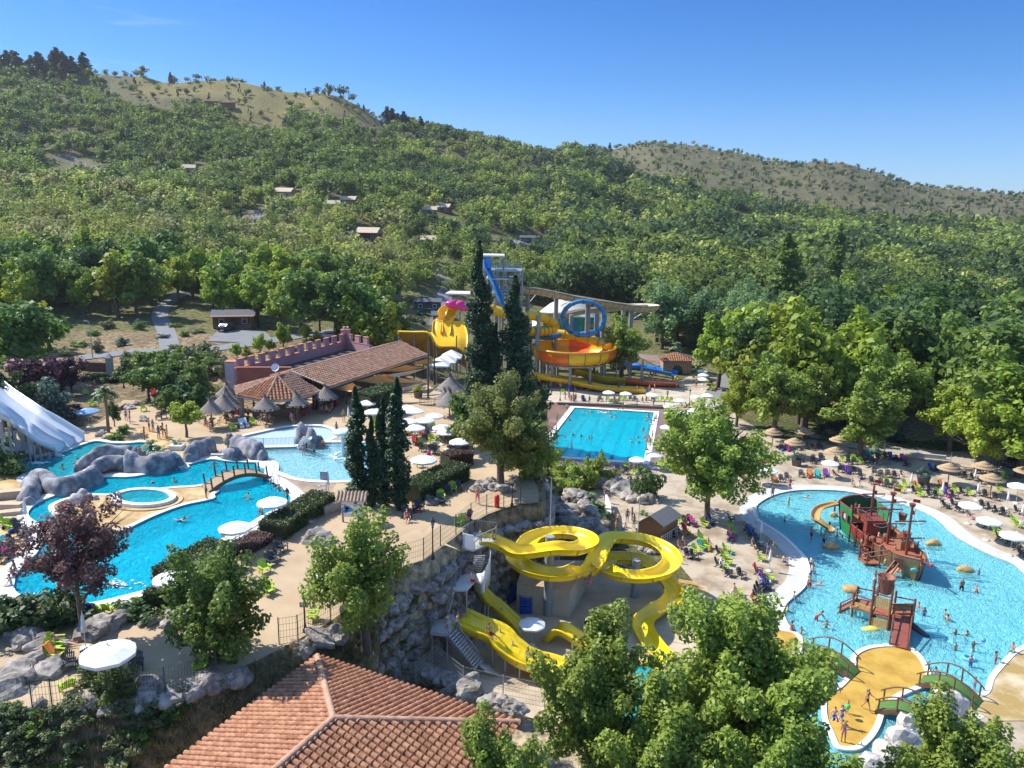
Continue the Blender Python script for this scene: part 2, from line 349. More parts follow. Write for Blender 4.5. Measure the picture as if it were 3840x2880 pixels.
def on(px_,py_,z0=None):
 """ground point seen at a photo pixel (marches the ray onto the terrain)"""
 d=ray(px_,py_);ys=np.concatenate([np.arange(24,260,.5),np.arange(260,1400,3)]);t=ys/d.y
 X=d.x*t;Z=CAMZ+d.z*t;g=terr(X,ys);k=np.where(Z<=g)[0]
 if len(k)==0:k=[len(ys)-1]
 k=k[0];return Vector((X[k],ys[k],float(g[k])))
 # ====== ground sheet
ys=np.concatenate([np.arange(10,150,1.0),np.arange(150,260,2.0),np.arange(260,500,5.0),np.arange(500,1200,11.0),np.arange(1200,2450,150.0)])
us=np.linspace(-1.1,1.1,380)
UU,YY=np.meshgrid(us,ys);XX=UU*np.maximum(YY,30)
ZZ=terr(XX.ravel(),YY.ravel()).reshape(XX.shape)
low=np.zeros(XX.shape,bool);near=YY<150
for pl,z in POOLS:
 d=polydist(XX.ravel(),YY.ravel(),pl).reshape(XX.shape);ZZ=np.where(near&(d<.9),z-2.4,ZZ);ZZ=np.where(near&(d>=.9)&(d<2.2),np.minimum(ZZ,z-.12),ZZ)
gv=np.stack([XX,YY,ZZ],-1).reshape(-1,3);nr,nc=XX.shape
me=bpy.data.meshes.new('ground');idx=np.arange(nr*nc).reshape(nr,nc)
q=np.stack([idx[:-1,:-1],idx[:-1,1:],idx[1:,1:],idx[1:,:-1]],-1).reshape(-1,4)
me.vertices.add(len(gv));me.vertices.foreach_set('co',gv.astype(np.float32).ravel());me.loops.add(q.size);me.loops.foreach_set('vertex_index',q.astype(np.int32).ravel())
me.polygons.add(len(q));me.polygons.foreach_set('loop_start',np.arange(0,q.size,4,dtype=np.int32));me.update(calc_edges=True)
me.polygons.foreach_set('use_smooth',np.ones(len(q),bool))
PXg=1920+FPX*XX/np.maximum(YY,30);col=np.zeros((nr,nc,3));col[:]=(.20,.15,.085)
dry=np.array((.27,.20,.115));grn=np.array((.085,.10,.035));brown=np.array((.135,.125,.065));yel=np.array((.22,.185,.075));grey=np.array((.24,.22,.20));sandy=np.array((.42,.33,.21))
n1=vnoise(XX,YY,9,5)*.6+vnoise(XX,YY,3.1,6)*.4;n2=vnoise(XX,YY,30,7)*.6+vnoise(XX,YY,11,8)*.4
def lay(c,m):
 global col
 m=np.clip(m,0,1)[...,None];col=col*(1-m)+c*m
lay(dry,(n1-.3)*3);lay(grn,(n2-.5)*4*(YY<150))
lay(grn*1.3,(YY>150)*.7);lay(brown,(YY>480)*(n2>.3)*1.0);lay(yel,(YY>560)*(PXg>560)*(PXg<1420)*(n2-.35)*5)
lay(brown*1.05,(YY>700)*(PXg>1900)*.8);lay(grey,(YY>300)*(YY<520)*(PXg<1300)*(n2-.66)*5);lay(sandy,(YY>230)*(YY<330)*(n2-.66)*6)
lay(sandy*.9,(YY>118)*(YY<150)*(PXg>3250)*.8)
lay(sandy,(YY<62)*(YY>30)*(XX>-8)*(XX<14)*1.0)
a=me.attributes.new('gc','FLOAT_COLOR','POINT');a.data.foreach_set('color',np.concatenate([col.reshape(-1,3),np.ones((nr*nc,1))],1).astype(np.float32).ravel())
gm=bpy.data.materials.new('soil_and_dry_grass');gm.use_nodes=True;t=gm.node_tree;b=t.nodes['Principled BSDF'];b.inputs['Roughness'].default_value=.95;b.inputs['Specular IOR Level'].default_value=.1
at=nd(t,'ShaderNodeAttribute',attribute_name='gc');tcn=nd(t,'ShaderNodeTexCoord');n_=nd(t,'ShaderNodeTexNoise',inp={'Scale':1.3,'Detail':9.,'Roughness':.7});t.links.new(tcn.outputs['Object'],n_.inputs[0])
mr=nd(t,'ShaderNodeMapRange',inp={1:.38,2:.62,3:.40,4:1.5});t.links.new(n_.outputs[0],mr.inputs[0])
vm=nd(t,'ShaderNodeVectorMath',operation='SCALE');t.links.new(at.outputs['Color'],vm.inputs[0]);t.links.new(mr.outputs[0],vm.inputs['Scale']);t.links.new(vm.outputs[0],b.inputs['Base Color'])
bp=nd(t,'ShaderNodeBump',inp={'Strength':.8,'Distance':.3});t.links.new(n_.outputs[0],bp.inputs['Height']);t.links.new(bp.outputs[0],b.inputs['Normal'])
me.materials.append(gm);go=bpy.data.objects.new('ground',me);COL.objects.link(go);go['kind']='structure'
def structure(o):o['kind']='structure';return o
# ====== water, basins, copings
def watermat(name,tint,body,mix,bs,bstr):
 m=bpy.data.materials.new(name);m.use_nodes=True;t=m.node_tree;t.nodes.clear();o=nd(t,'ShaderNodeOutputMaterial')
 tc_=nd(t,'ShaderNodeTexCoord');mp_=nd(t,'ShaderNodeMapping');mp_.inputs['Scale'].default_value=(1,.8,1);t.links.new(tc_.outputs['Object'],mp_.inputs[0])
 n1=nd(t,'ShaderNodeTexNoise',inp={'Scale':bs,'Detail':3.,'Roughness':.55,'Distortion':.9});t.links.new(mp_.outputs[0],n1.inputs[0])
 n2=nd(t,'ShaderNodeTexNoise',inp={'Scale':bs*.27,'Detail':2.,'Distortion':.4});t.links.new(mp_.outputs[0],n2.inputs[0])
 ab=nd(t,'ShaderNodeMath',operation='SUBTRACT',inp={1:.5});t.links.new(n1.outputs[0],ab.inputs[0]);ab2=nd(t,'ShaderNodeMath',operation='ABSOLUTE');t.links.new(ab.outputs[0],ab2.inputs[0])
 ad=nd(t,'ShaderNodeMath',operation='MULTIPLY_ADD',inp={1:-1.6});t.links.new(ab2.outputs[0],ad.inputs[0]);t.links.new(n2.outputs[0],ad.inputs[2])
 bp_=nd(t,'ShaderNodeBump',inp={'Strength':bstr,'Distance':.45});t.links.new(ad.outputs[0],bp_.inputs['Height'])
 di=nd(t,'ShaderNodeBsdfDiffuse');di.inputs[0].default_value=(*body,1);t.links.new(bp_.outputs[0],di.inputs['Normal'])
 tr=nd(t,'ShaderNodeBsdfTransparent');tr.inputs[0].default_value=(*tint,1)
 m1=nd(t,'ShaderNodeMixShader',inp={0:mix});t.links.new(tr.outputs[0],m1.inputs[1]);t.links.new(di.outputs[0],m1.inputs[2])
 gl=nd(t,'ShaderNodeBsdfGlossy',inp={'Roughness':.04});bp2=nd(t,'ShaderNodeBump',inp={'Strength':min(1,bstr*.4),'Distance':.1});t.links.new(ad.outputs[0],bp2.inputs['Height']);t.links.new(bp2.outputs[0],gl.inputs['Normal'])
 fr=nd(t,'ShaderNodeFresnel',inp={'IOR':1.33});t.links.new(bp2.outputs[0],fr.inputs['Normal'])
 fm=nd(t,'ShaderNodeMath',operation='MULTIPLY',inp={1:.8});t.links.new(fr.outputs[0],fm.inputs[0])
 m2=nd(t,'ShaderNodeMixShader');t.links.new(fm.outputs[0],m2.inputs[0]);t.links.new(m1.outputs[0],m2.inputs[1]);t.links.new(gl.outputs[0],m2.inputs[2]);t.links.new(m2.outputs[0],o.inputs[0])
 return m
W_DEEP=watermat('water_deep',(.35,.88,.98),(.0,.60,.76),.55,2.2,1.0)
W_SPORT=watermat('water_sport',(.35,.88,.98),(.005,.60,.74),.55,1.5,.8)
W_LAG=watermat('water_lagoon',(.60,.93,.99),(.24,.70,.76),.50,1.9,1.0)
W_KID=watermat('water_kids',(.70,.95,.99),(.42,.80,.84),.45,2.4,1.0)
W_TOP=watermat('water_teal',(.40,.92,.98),(.02,.55,.60),.5,2.0,1.0)
W_SPL=watermat('water_film',(.9,.97,1.),(.6,.72,.78),.15,3,.3)
F_BLUE=mat('basin_blue',(.03,.55,.70),.5,var=.1,scale=.5);F_LAG=mat('basin_lagoon',(.50,.78,.80),.5,var=.1,scale=.3);F_WH=mat('basin_pale',(.68,.80,.84),.6,var=.05)
F_TOP=mat('basin_teal',(.08,.46,.58),.5,var=.12,scale=.5)
COPE=mat('coping_white',(.78,.76,.72),.6,var=.08,scale=1.5,bump=.2,bscale=8);COPEG=mat('coping_grey',(.52,.50,.46),.75,var=.12,scale=.8,c2=(.62,.60,.55),bump=.2)
def pool(name,poly,z,wmat,fmat,depth,holes=(),slope=None,lines=None):
 vs,fs=fill(poly,list(holes),z-.10);wm=MB().add(vs,fs,0).build('water_surface',wmat);wm.name='water';structure(wm)
 mb=MB();vs,fs=fill(poly,list(holes),z-depth);vs=[(x,y,zz+(slope(x,y) if slope else 0)) for x,y,zz in vs];mb.add(vs,fs)
 for lp in[poly]+list(holes):
  n=len(lp);v2=[(p[0],p[1],z-depth-.6) for p in lp]+[(p[0],p[1],z+.02) for p in lp];mb.add(v2,[(i,(i+1)%n,n+(i+1)%n,n+i) for i in range(n)])
 structure(mb.build(name,fmat))
def ring(name,poly,wdt,z,h,m,inner=0.0,top=None):
 a=offset(poly,inner);b=offset(poly,wdt);n=len(a);vs=[(p[0],p[1],z-.3) for p in a]+[(p[0],p[1],z+h) for p in a]+[(p[0],p[1],z+h) for p in b]+[(p[0],p[1],z-.3) for p in b]
 fs=[]
 for i in range(n):
  j=(i+1)%n
  for k in range(3):fs.append((k*n+i,k*n+j,(k+1)*n+j,(k+1)*n+i))
 structure(MB().add(vs,fs).build(name,m))
pool('pool_basin',left_pool,ZU,W_DEEP,F_BLUE,1.3,[island])
ring('pool_coping',left_pool,.85,ZU,.10,COPE);ring('pool_coping',offset(left_pool,.852),.5,ZU,.05,COPEG)
ring('island_coping',offset(island,-.45),.45,ZU,.10,COPE)
pool('pool_basin',top_pool,ZU,W_TOP,F_TOP,1.2);ring('pool_coping',top_pool,.55,ZU,.12,COPE)
pool('kids_basin',kids_pool,ZU,W_KID,F_WH,.45);ring('kids_coping',kids_pool,.6,ZU,.09,COPE)
pool('splash_basin',splash_pool,ZU,W_SPL,F_WH,.18);ring('splash_coping',splash_pool,.55,ZU,.08,COPE)
pool('sport_basin',sport,0,W_SPORT,mat('basin_sport',(.03,.58,.70),.5,var=.05,scale=.5),1.4);ring('sport_coping',sport,.9,0,.08,COPE)
mb=MB();s4=[Vector((*p,-1.385)) for p in sport]
for k in range(1,6):
 t_=k/6;a_=s4[0].lerp(s4[1],t_);b_=s4[3].lerp(s4[2],t_);a_=a_.lerp(b_,.06);b_=a_.lerp(b_,.93);x_=(b_-a_).normalized().cross(Vector((0,0,1)))*.28
 mb.add([a_-x_,a_+x_,b_+x_,b_-x_],[(0,1,2,3)])
structure(mb.build('lane_markings',mat('lane_dark',(.01,.16,.33),.5)))
pool('lagoon_basin',lag,0,W_LAG,F_LAG,.42,[isle],slope=lambda x,y:-.55*min(1,max(0,(84-y)/35)))
ring('lagoon_coping',lag,.40,0,.10,COPE);ring('lagoon_beach',offset(lag,.402),1.55,0,.035,COPEG);ring('island_coping',offset(isle,-.38),.38,0,.12,COPE)
# ====== paving
GRAVEL=mat('tan_paving',(.44,.32,.195),.9,var=.10,scale=.25,c2=(.53,.40,.255),bump=.25,bscale=25,spec=.2)
GRAVELD=mat('plain_earth',(.44,.335,.225),.95,var=.2,scale=.5,c2=(.55,.43,.30),bump=.3,bscale=12,spec=.1)
OCHRE=mat('ochre_concrete',(.50,.30,.09),.6,var=.22,scale=.45,c2=(.60,.42,.20),bump=.15,bscale=10,thr=(.42,.6))
OCHR2=mat('ochre_isle',(.50,.275,.03),.6,var=.22,scale=.5,c2=(.54,.34,.06),bump=.15,thr=(.35,.55))
WET=mat('terracotta_wet',(.22,.12,.09),.35,var=.3,scale=.3,c2=(.33,.22,.18))
PAVEB=mat('beige_slabs',(.42,.35,.26),.85,var=.12,scale=.3,c2=(.60,.52,.41),bump=.2,spec=.2)
PADM=mat('cream_pad',(.50,.39,.265),.8,var=.12,scale=.35,c2=(.58,.47,.33),thr=(.4,.62),spec=.2)
LAGP=mat('lagoon_paving',(.36,.275,.185),.85,var=.2,scale=.35,c2=(.47,.39,.29),thr=(.38,.55),bump=.2,spec=.2)
def pave(name,code,z,m,holes=(),lift=.012,ext=None):
 poly=[(p.x,p.y) for p in(PZ(code,z) if isinstance(code,str) else code)]
 vs,fs=fill(poly,[offset(h,.3) for h in holes],z+lift)
 return structure(MB().add(vs,fs).build(name,m))
vs,fs=fill(offset(island,-.4),[offset(spa,.0)],ZU+.03);structure(MB().add(vs,fs).build('island_deck',OCHRE))
vs,fs=fill(offset(isle,-.3),[],.03);structure(MB().add(vs,fs).build('island_deck',OCHR2))
up_holes=[left_pool,top_pool,kids_pool,splash_pool]
base=[(x,y) for x,y in TERR]
deck=[(p.x,p.y) for p in PZ('X -600,2640 123,2655 400,2635 622,2605 800,2545 960,2480 1116,2400 1240,2330 K 35,760 245,695 420,565 580,445 735,318 898,222 1075,155 1250,110 1440,98 X 2025,1858 2000,1790 1950,1700 1900,1560 1700,1500 1600,1440 1480,1400 1180,1480 880,1560 640,1560 520,1500 460,1500 420,1560 340,1600 200,1600 0,1620 -600,1640',ZU)]
vs,fs=fill(deck,[offset(h,.3) for h in up_holes],ZU+.012);structure(MB().add(vs,fs).build('terrace_paving',GRAVEL))
pave('pool_deck','A 900,1080 980,940 1100,900 1500,820 1750,850 1760,1060 1500,1120 1300,1140 1000,1000',ZU,OCHRE,[top_pool],.02)
pave('pool_deck','A -300,1290 250,1290 460,1380 380,1420 250,1560 200,1700 B 200,430 400,560 330,700 150,900 0,1000 -300,1000',ZU,OCHRE,[top_pool,left_pool],.02)
pave('wet_deck','E 850,140 1000,215 1150,265 1350,292 1560,300 1480,420 1260,450 1180,470 1100,330 900,250',ZU,mat('damp_brown',(.28,.185,.12),.7,var=.25,scale=.5,c2=(.46,.33,.21)),[kids_pool,left_pool],.02)
pave('shade_paving','E 1240,970 1420,880 1620,620 1800,600 2400,800 K 640,600 200,450 J -1000,1500 E 1500,1200',ZU,GRAVEL,[],.022)
low_all=[(p.x,p.y) for p in PZ('X 1985,1870 2120,1950 2250,2000 2330,2040 2500,2060 2700,2300 2850,2460 2900,2520 2700,2700 2500,2900 4600,3000 5200,2300 4300,1760 3840,1700 3500,1690 3150,1655 2900,1640 2760,1560 2720,1450 2680,1390 2560,1400 2400,1370 2150,1400 1960,1400 1900,1480 1850,1650 1900,1800',0)]
vs,fs=fill(low_all,[offset(sport,.3),offset(lag,.3)],.012);structure(MB().add(vs,fs).build('plaza_paving',LAGP))
vs,fs=fill([(p.x,p.y) for p in PZ('J -40,300 250,300 1400,330 1460,430 1360,640 1280,1000 600,990 -60,900 -120,700',0)],[offset(sport,.85)],.03);structure(MB().add(vs,fs).build('pool_deck',WET))
pave('splash_paving','J -100,60 600,160 1300,180 1850,150 1860,330 1400,330 250,300 -120,330',0,PAVEB,[],.034)
pave('slide_pad','X 1640,2440 1760,2380 1850,2200 2250,2130 2400,2150 2650,2200 2720,2400 2600,2600 2300,2720 2050,2720 1860,2640 1650,2560',0,PADM,[],.04)
pave('ochre_patch','L 1230,890 1400,920 1560,1050 1590,1110 1450,1080 1330,1000 1240,960',0,OCHRE,[],.045)
pave('ochre_bank','Q 520,1330 600,1420 800,1460 880,1540 900,1700 S 200,500 -60,420 -100,300',0,OCHR2,[lag],.05)
pave('ochre_bank','S 1860,700 1960,600 2100,420 2400,330 2800,600 2500,1000 1950,1000 1700,880 1650,810',0,mat('ochre_faded',(.46,.31,.10),.65,var=.2,scale=.35,c2=(.58,.47,.30),thr=(.42,.6)),[lag],.05)
ASPH=mat('asphalt',(.22,.22,.225),.9,var=.12,scale=.6,bump=.2,spec=.2)
def road(name,pts,wd,m=ASPH,lift=.12):
 P_=catmull([on(a,b) for a,b in pts],10);vs=[];
 for i,p in enumerate(P_):
  t_=(P_[min(i+1,len(P_)-1)]-P_[max(i-1,0)]);t_.z=0;t_.normalize();n_=Vector((-t_.y,t_.x,0))
  for k in(-1,-.5,0,.5,1):
   q_=p+n_*wd/2*k;vs.append((q_.x,q_.y,tz(q_.x,q_.y)+lift))
 structure(MB().add(vs,[(i*5+k,i*5+k+1,i*5+k+6,i*5+k+5) for i in range(len(P_)-1) for k in range(4)],0,True).build(name,m))
road('road',[(300,1345),(480,1325),(640,1318),(800,1310),(950,1290),(1120,1262),(1290,1240),(1420,1215)],4.0)
road('road',[(640,1318),(625,1250),(600,1180),(640,1130),(700,1095)],3.4)
road('car_park',[(800,1260),(900,1262),(1010,1262)],12)
road('road',[(1830,1010),(1700,1060),(1660,1150),(1640,1230)],4.5)
road('road',[(1900,915),(2060,905)],6)
road('road',[(3100,1650),(3400,1700),(3600,1735),(4000,1800)],5,mat('pale_road',(.42,.36,.28),.9,var=.15))
road('road',[(2700,1500),(2740,1440),(2790,1400)],7,ASPH)
# ====== vegetation
def leaves(n,size,R3,seed,shape='round',clumps=14,crad=.38,base=0.,tintbias=0.,up=.45,fill_=.25):
 """diamond leaves on clumps; R3=(rx,ry,rz) crown radii; crown centred at z=base+rz"""
 rs=np.random.RandomState(seed);rx,ry,rz=R3
 if shape=='round':
  d=rs.normal(size=(clumps,3));d/=np.linalg.norm(d,axis=1)[:,None];d[:,2]=d[:,2]*.95+.08
  r=rs.uniform(.30,.90,clumps)[:,None]*np.array([1,1,1]);cc=d*r;cr_=crad*rs.uniform(.6,1.15,clumps)
  cc=np.vstack([cc,[[0,0,0]]]);cr_=np.append(cr_,.5)
 elif shape=='col':
  z=np.linspace(-.93,.93,clumps);a=rs.uniform(0,6.28,clumps);prof=np.clip(1-np.abs((z+.25)/1.25)**2.2,.10,1)
  cc=np.stack([np.cos(a)*.32*prof,np.sin(a)*.32*prof,z],1);cr_=np.stack([.62*prof,.62*prof,np.full(clumps,2.4/clumps)],1)
 elif shape=='cone':
  z=rs.uniform(-.95,.95,clumps);a=rs.uniform(0,6.28,clumps);w=(1-z)/2*.95+.05;cc=np.stack([np.cos(a)*w*.7,np.sin(a)*w*.7,z],1);cr_=.16+.2*w
 k=rs.choice(len(cc),n,p=None if shape!='round' else(cr_**2)/np.sum(cr_**2))
 dd=rs.normal(size=(n,3));dd/=np.linalg.norm(dd,axis=1)[:,None]
 rr=np.where(rs.rand(n)<fill_,rs.uniform(.2,.8,n),rs.uniform(.82,1.12,n))[:,None]
 crk=cr_[k] if cr_.ndim==2 else cr_[k][:,None]
 off=dd*rr*crk
 if shape=='round':
  ax=cc[k]+np.array([0,0,.25]);ax/=(np.linalg.norm(ax,axis=1)[:,None]+1e-6);al=np.sum(off*ax,1)[:,None];off=off*.85+ax*al*.75
 p=cc[k]+off;rad=np.linalg.norm(p,axis=1)
 P_=p*np.array([rx,ry,rz])+np.array([0,0,base+rz])
 nrm=dd*.6+rs.normal(size=(n,3))*.55+np.array([0,0,up]);nrm/=np.linalg.norm(nrm,axis=1)[:,None]
 t=np.cross(nrm,rs.normal(size=(n,3)));t/=np.linalg.norm(t,axis=1)[:,None];b_=np.cross(nrm,t)
 s=(size*rs.uniform(.65,1.35,n))[:,None];bend=nrm*s*.18
 v=np.stack([P_+t*s,P_+b_*s*.62+bend,P_-t*s,P_-b_*s*.62+bend],1).reshape(-1,3)
 ct=rs.rand(len(cc))
 fc=np.stack([np.clip(.55*rs.rand(n)+.45*ct[k]+tintbias,0,1),ct[k],np.zeros(n)],1)
 return v,fc
def crownmesh(name,m,*a,**k):
 v,fc=leaves(*a,**k);me=npmesh(name,v,4,fc);me.materials.append(m);return me
def trunkmesh(name,h,r,seed,spread=.5,top=None,limbs=5,lean=0.,m=BARK,h0=.3):
 rnd=random.Random(seed);mb=MB();top=top or h
 pts=[(lean*(t**1.3)*h+rnd.uniform(-.02,.02)*h,rnd.uniform(-.02,.02)*h,h*t) for t in(0,.25,.5,.75,.95)]
 pts[0]=(0,0,-.3);mb.tube(pts,[r*1.25,r,r*.75,r*.5,r*.15],7)
 for i in range(limbs):
  t=rnd.uniform(h0,.75);a=rnd.uniform(0,6.28);l=spread*h*rnd.uniform(.5,.9);b_=Vector((lean*(t**1.3)*h,0,h*t))
  d=Vector((math.cos(a),math.sin(a),rnd.uniform(.5,1.1)))
  mb.tube([b_,b_+d*l*.5+Vector((0,0,.05*l)),b_+d*l],[r*.5*(1-t*.4),r*.28,r*.08],5)
  for _ in range(2):
   q_=b_+d*l*.55;d2=Vector((d.x+rnd.uniform(-.7,.7),d.y+rnd.uniform(-.7,.7),d.z+rnd.uniform(-.2,.6)));mb.tube([q_,q_+d2*l*.35],[r*.22,r*.06],4)
 return mb.mesh(name,m)
def proto(name,kind,H,Rr,nl,ls,seed,shape='round',cb=.28,clumps=14,crad=.38,tr=.03,limbs=5,m=None,**k):
 """tree standing at origin with height H and crown radius Rr; cb = height share of the bare trunk"""
 c0=H*cb;cm=crownmesh(name+'_crown',LEAF[m or kind],nl,ls,(Rr,Rr,(H-c0)/2*1.0),seed,shape,clumps,crad,c0,**k)
 tm=trunkmesh(name+'_trunk',H*.8,H*tr,seed,spread=min(.5,Rr/H*1.1),limbs=limbs)
 return dict(name=name,parts=[('crown',cm,[]),('trunk',tm,[])],H=H)
PR=dict(planeN1=proto('plane_tree','plane',15,4.9,42000,.135,1,clumps=95,crad=.17,cb=.30,tr=.018,limbs=12,fill_=.3),planeN2=proto('plane_tree','plane',15,3.9,30000,.135,2,clumps=75,crad=.18,cb=.35,tr=.018,limbs=10,fill_=.3),plane=proto('plane_tree','plane',12,5.8,24000,.20,3,clumps=80,crad=.19,cb=.2,tr=.02,limbs=10,fill_=.25),planeM=proto('plane_tree','plane',11,4.6,9000,.26,4,clumps=50,crad=.23,cb=.22,limbs=8),planeM2=proto('plane_tree','lime',11,4.6,9000,.26,44,clumps=50,crad=.23,cb=.22,limbs=8),rust=proto('acacia_tree','rust',11,4.6,24000,.14,5,clumps=80,crad=.19,cb=.2,limbs=9),ash=proto('ash_tree','oak',8.5,2.7,15000,.115,6,clumps=60,crad=.20,cb=.12,limbs=9,tintbias=.15),ash2=proto('ash_tree','plane',8,3.1,14000,.11,7,clumps=60,crad=.19,cb=.10,limbs=9),plum=proto('plum_tree','plum',8.6,3.4,14000,.10,8,clumps=60,crad=.15,cb=.30,limbs=12,tr=.016,fill_=.2),oakA=proto('oak_tree','oak',10,4.2,2200,.42,11,clumps=15),oakB=proto('oak_tree','oak',9,4.4,2200,.42,12,clumps=18,crad=.34),oakC=proto('oak_tree','dark',10,4.4,2200,.42,13,clumps=16),limeA=proto('maple_tree','lime',9,3.6,2000,.40,14,clumps=16,crad=.34),limeB=proto('maple_tree','lime',10,3.8,2200,.40,15,clumps=20,crad=.32),darkA=proto('evergreen_tree','dark',12,4.6,2600,.42,16,clumps=20,crad=.32,cb=.15),willA=proto('willow_tree','willow',18,6.5,4200,.45,17,clumps=30,crad=.28,cb=.08),willB=proto('willow_tree','willow',18,6.0,4200,.45,18,clumps=34,crad=.27,cb=.08),pine=proto('pine_tree','pine',11,2.8,1300,.38,19,'cone',clumps=34,cb=.12),poplar=proto('poplar_tree','oak',26,4.0,5200,.42,20,'col',clumps=26,cb=.05,fill_=.2),cyp=proto('cypress_tree','cyp',20,1.9,13000,.17,21,'col',clumps=34,cb=.02,up=.8,tr=.012,fill_=.1),cyp2=proto('cypress_tree','cyp',11.5,1.15,9000,.13,22,'col',clumps=30,cb=.02,up=.8,tr=.012,fill_=.1),olive=proto('olive_tree','blue',5,2.4,1800,.22,23,cb=.1),purple=proto('purple_tree','purple',7,3.2,3200,.26,24,clumps=20,crad=.32,cb=.15),ball=proto('mulberry_tree','lime',4.6,1.75,3600,.15,25,clumps=20,crad=.36,cb=.40),)
SHM={}
def shrubproto(kind,seed,n=1100,ls=.12,r=1.0,h=1.6,cl=10):
 me=crownmesh('shrub',LEAF[kind],n,ls,(r,r,h/2),seed,'round',cl,.42,-.1*h);return dict(name='shrub',single=me)
SHR={k:[shrubproto(k,40+i*7+len(k)) for i in range(2)] for k in('oak','lime','dark','olive','blue','purple','hedge','plane')}
rnd=random.Random(5)
def tree(kind,x,y,h,label,group=None,wide=None,name=None,rz=None,z=None):
 p=PR[kind];s=h/p['H'];s3=(s*(wide or 1),s*(wide or 1),s)
 return place(p,(x,y,(tz(x,y) if z is None else z)-.05),rnd.uniform(0,6.28) if rz is None else rz,s3,label,'tree',group,name=name)
def treeP(kind,bx,by,topy,z,label,group=None,wide=None,dx=0,name=None,rz=None):
 b_=P(bx,by,z);t_=V(bx,topy,b_.y);return tree(kind,b_.x+dx,b_.y,t_.z-z,label,group,wide,name,rz,z)
 # ---- foreground plane trees (crowns only just below the camera)
def treeXY(kind,cx,Y,topy,z0,label,group=None,wide=None):
 t_=V(cx,topy,Y);return tree(kind,t_.x,Y,t_.z-z0,label,group,wide,z=z0)
treeXY('planeN1',2790,36,2215,0,'large leafy plane tree in front of the lagoon with green footbridges','plane trees nearest the viewer',1.0)
treeXY('planeN2',2270,35,2345,0,'plane tree hiding the end of the near yellow slides','plane trees nearest the viewer',1.0)
treeXY('planeN2',2520,32,2600,0,'low plane tree crown between two taller ones at the lower edge','plane trees nearest the viewer',1.05)
treeXY('planeN2',1870,29,2720,1,'bright plane tree crown over the corner of the tiled roof','plane trees nearest the viewer',.8)
treeXY('planeN2',3000,31,2640,0,'plane tree crown beside the turquoise channel at the lower edge','plane trees nearest the viewer',1.0)
treeXY('planeN2',3640,32,2655,0,'plane tree crown over the rocks in the lower right corner','plane trees nearest the viewer',1.05)
# ---- trees in the park
treeP('plane',2650,1960,1530,0,'big plane tree shading the chairs beside the wooden hut',wide=1.08)
for bx,by,ty,zz,wd,lb,kd in[(2900,1640,1345,0,1.05,'broad plane tree at the back corner of the sport pool loungers','planeM'),(2760,1600,1420,0,1.0,'plane tree left of the broad one behind the white parasols','planeM2'),(3225,1720,1440,0,1.15,'plane tree among the straw parasols behind the pirate lagoon','planeM'),(3020,1640,1380,0,1.0,'darker plane tree between two bright ones behind the lagoon','planeM'),(2690,1455,1185,0,.95,'yellow green plane tree beside the brown roofs and grey road','planeM2'),(2330,1430,1195,0,.9,'round bushy plane tree behind the orange and yellow bowl','planeM'),(3655,1775,1500,0,.9,'slim plane tree behind the straw parasols near the car','planeM2'),(3740,1745,1330,0,1.3,'tall plane tree over the parked car at the right','planeM'),(3560,1700,1440,0,1.0,'thin pale tree on the sandy bank behind the lagoon','planeM2'),(3820,1790,1380,0,1.2,'plane tree at the right edge above the black car','planeM2')]:
 treeP(kd,bx,by,ty,zz,lb,'plane trees around the lagoon',wd)
treeP('rust',1880,1850,1415,ZU-1,'rusty green acacia tree in the middle of the park',wide=1.0)
treeP('oakA',1745,1720,1500,ZU-1,'small yellow green tree growing against the acacia',wide=.9)
treeP('darkA',1985,1640,1420,2,'dark evergreen between the acacia and the sport pool',wide=.8)
treeP('ash2',1990,1860,1590,ZU-2,'leafy tree on the right flank of the acacia',wide=1.1)
treeP('plum',320,2400,1850,ZU,'copper leaved plum tree standing in front of the blue pool',rz=.4)
treeP('ash',830,2590,2030,ZU-2.2,'slanting ash tree by the wire fence above the tiled roof',wide=1.0)
treeP('ash2',1375,2430,1925,ZU-1.5,'feathery green tree beside the boulder wall and lamp post',wide=1.0)
treeP('ash',430,2760,2480,ZU-3,'young tree on the dry bank below the fence',wide=1.3)
for bx,by,ty,wd,lb in[(1345,1895,1450,1.15,'outer cypress of the front four, beside the kids pool'),(1398,1900,1560,1.0,'shortest cypress of the front four by the map board'),(1440,1905,1490,1.0,'second tallest cypress of the front four'),(1495,1915,1415,1.05,'tallest cypress of the front four beside the trimmed hedge')]:
 treeP('cyp2',bx,by,ty,ZU,lb,'front row of cypresses',wd)
for bx,Y,ty,wd,lb in[(1795,112,900,.95,'tallest cypress in front of the grey slide tower'),(1927,112,1030,1.25,'second tall cypress right of the tallest one'),(1856,112,1210,.9,'short cypress squeezed between the two tall ones'),(1825,114,1150,.9,'narrow cypress close behind the tallest one')]:
 b_=V(bx,1500,Y);t_=V(bx,ty,Y);tree('cyp',b_.x,Y,t_.z-tz(b_.x,Y),lb,'tall cypresses by the slide tower',wd)
treeP('ball',700,1640,1515,ZU,'small round lime green tree by the thatched parasols',wide=1.25)
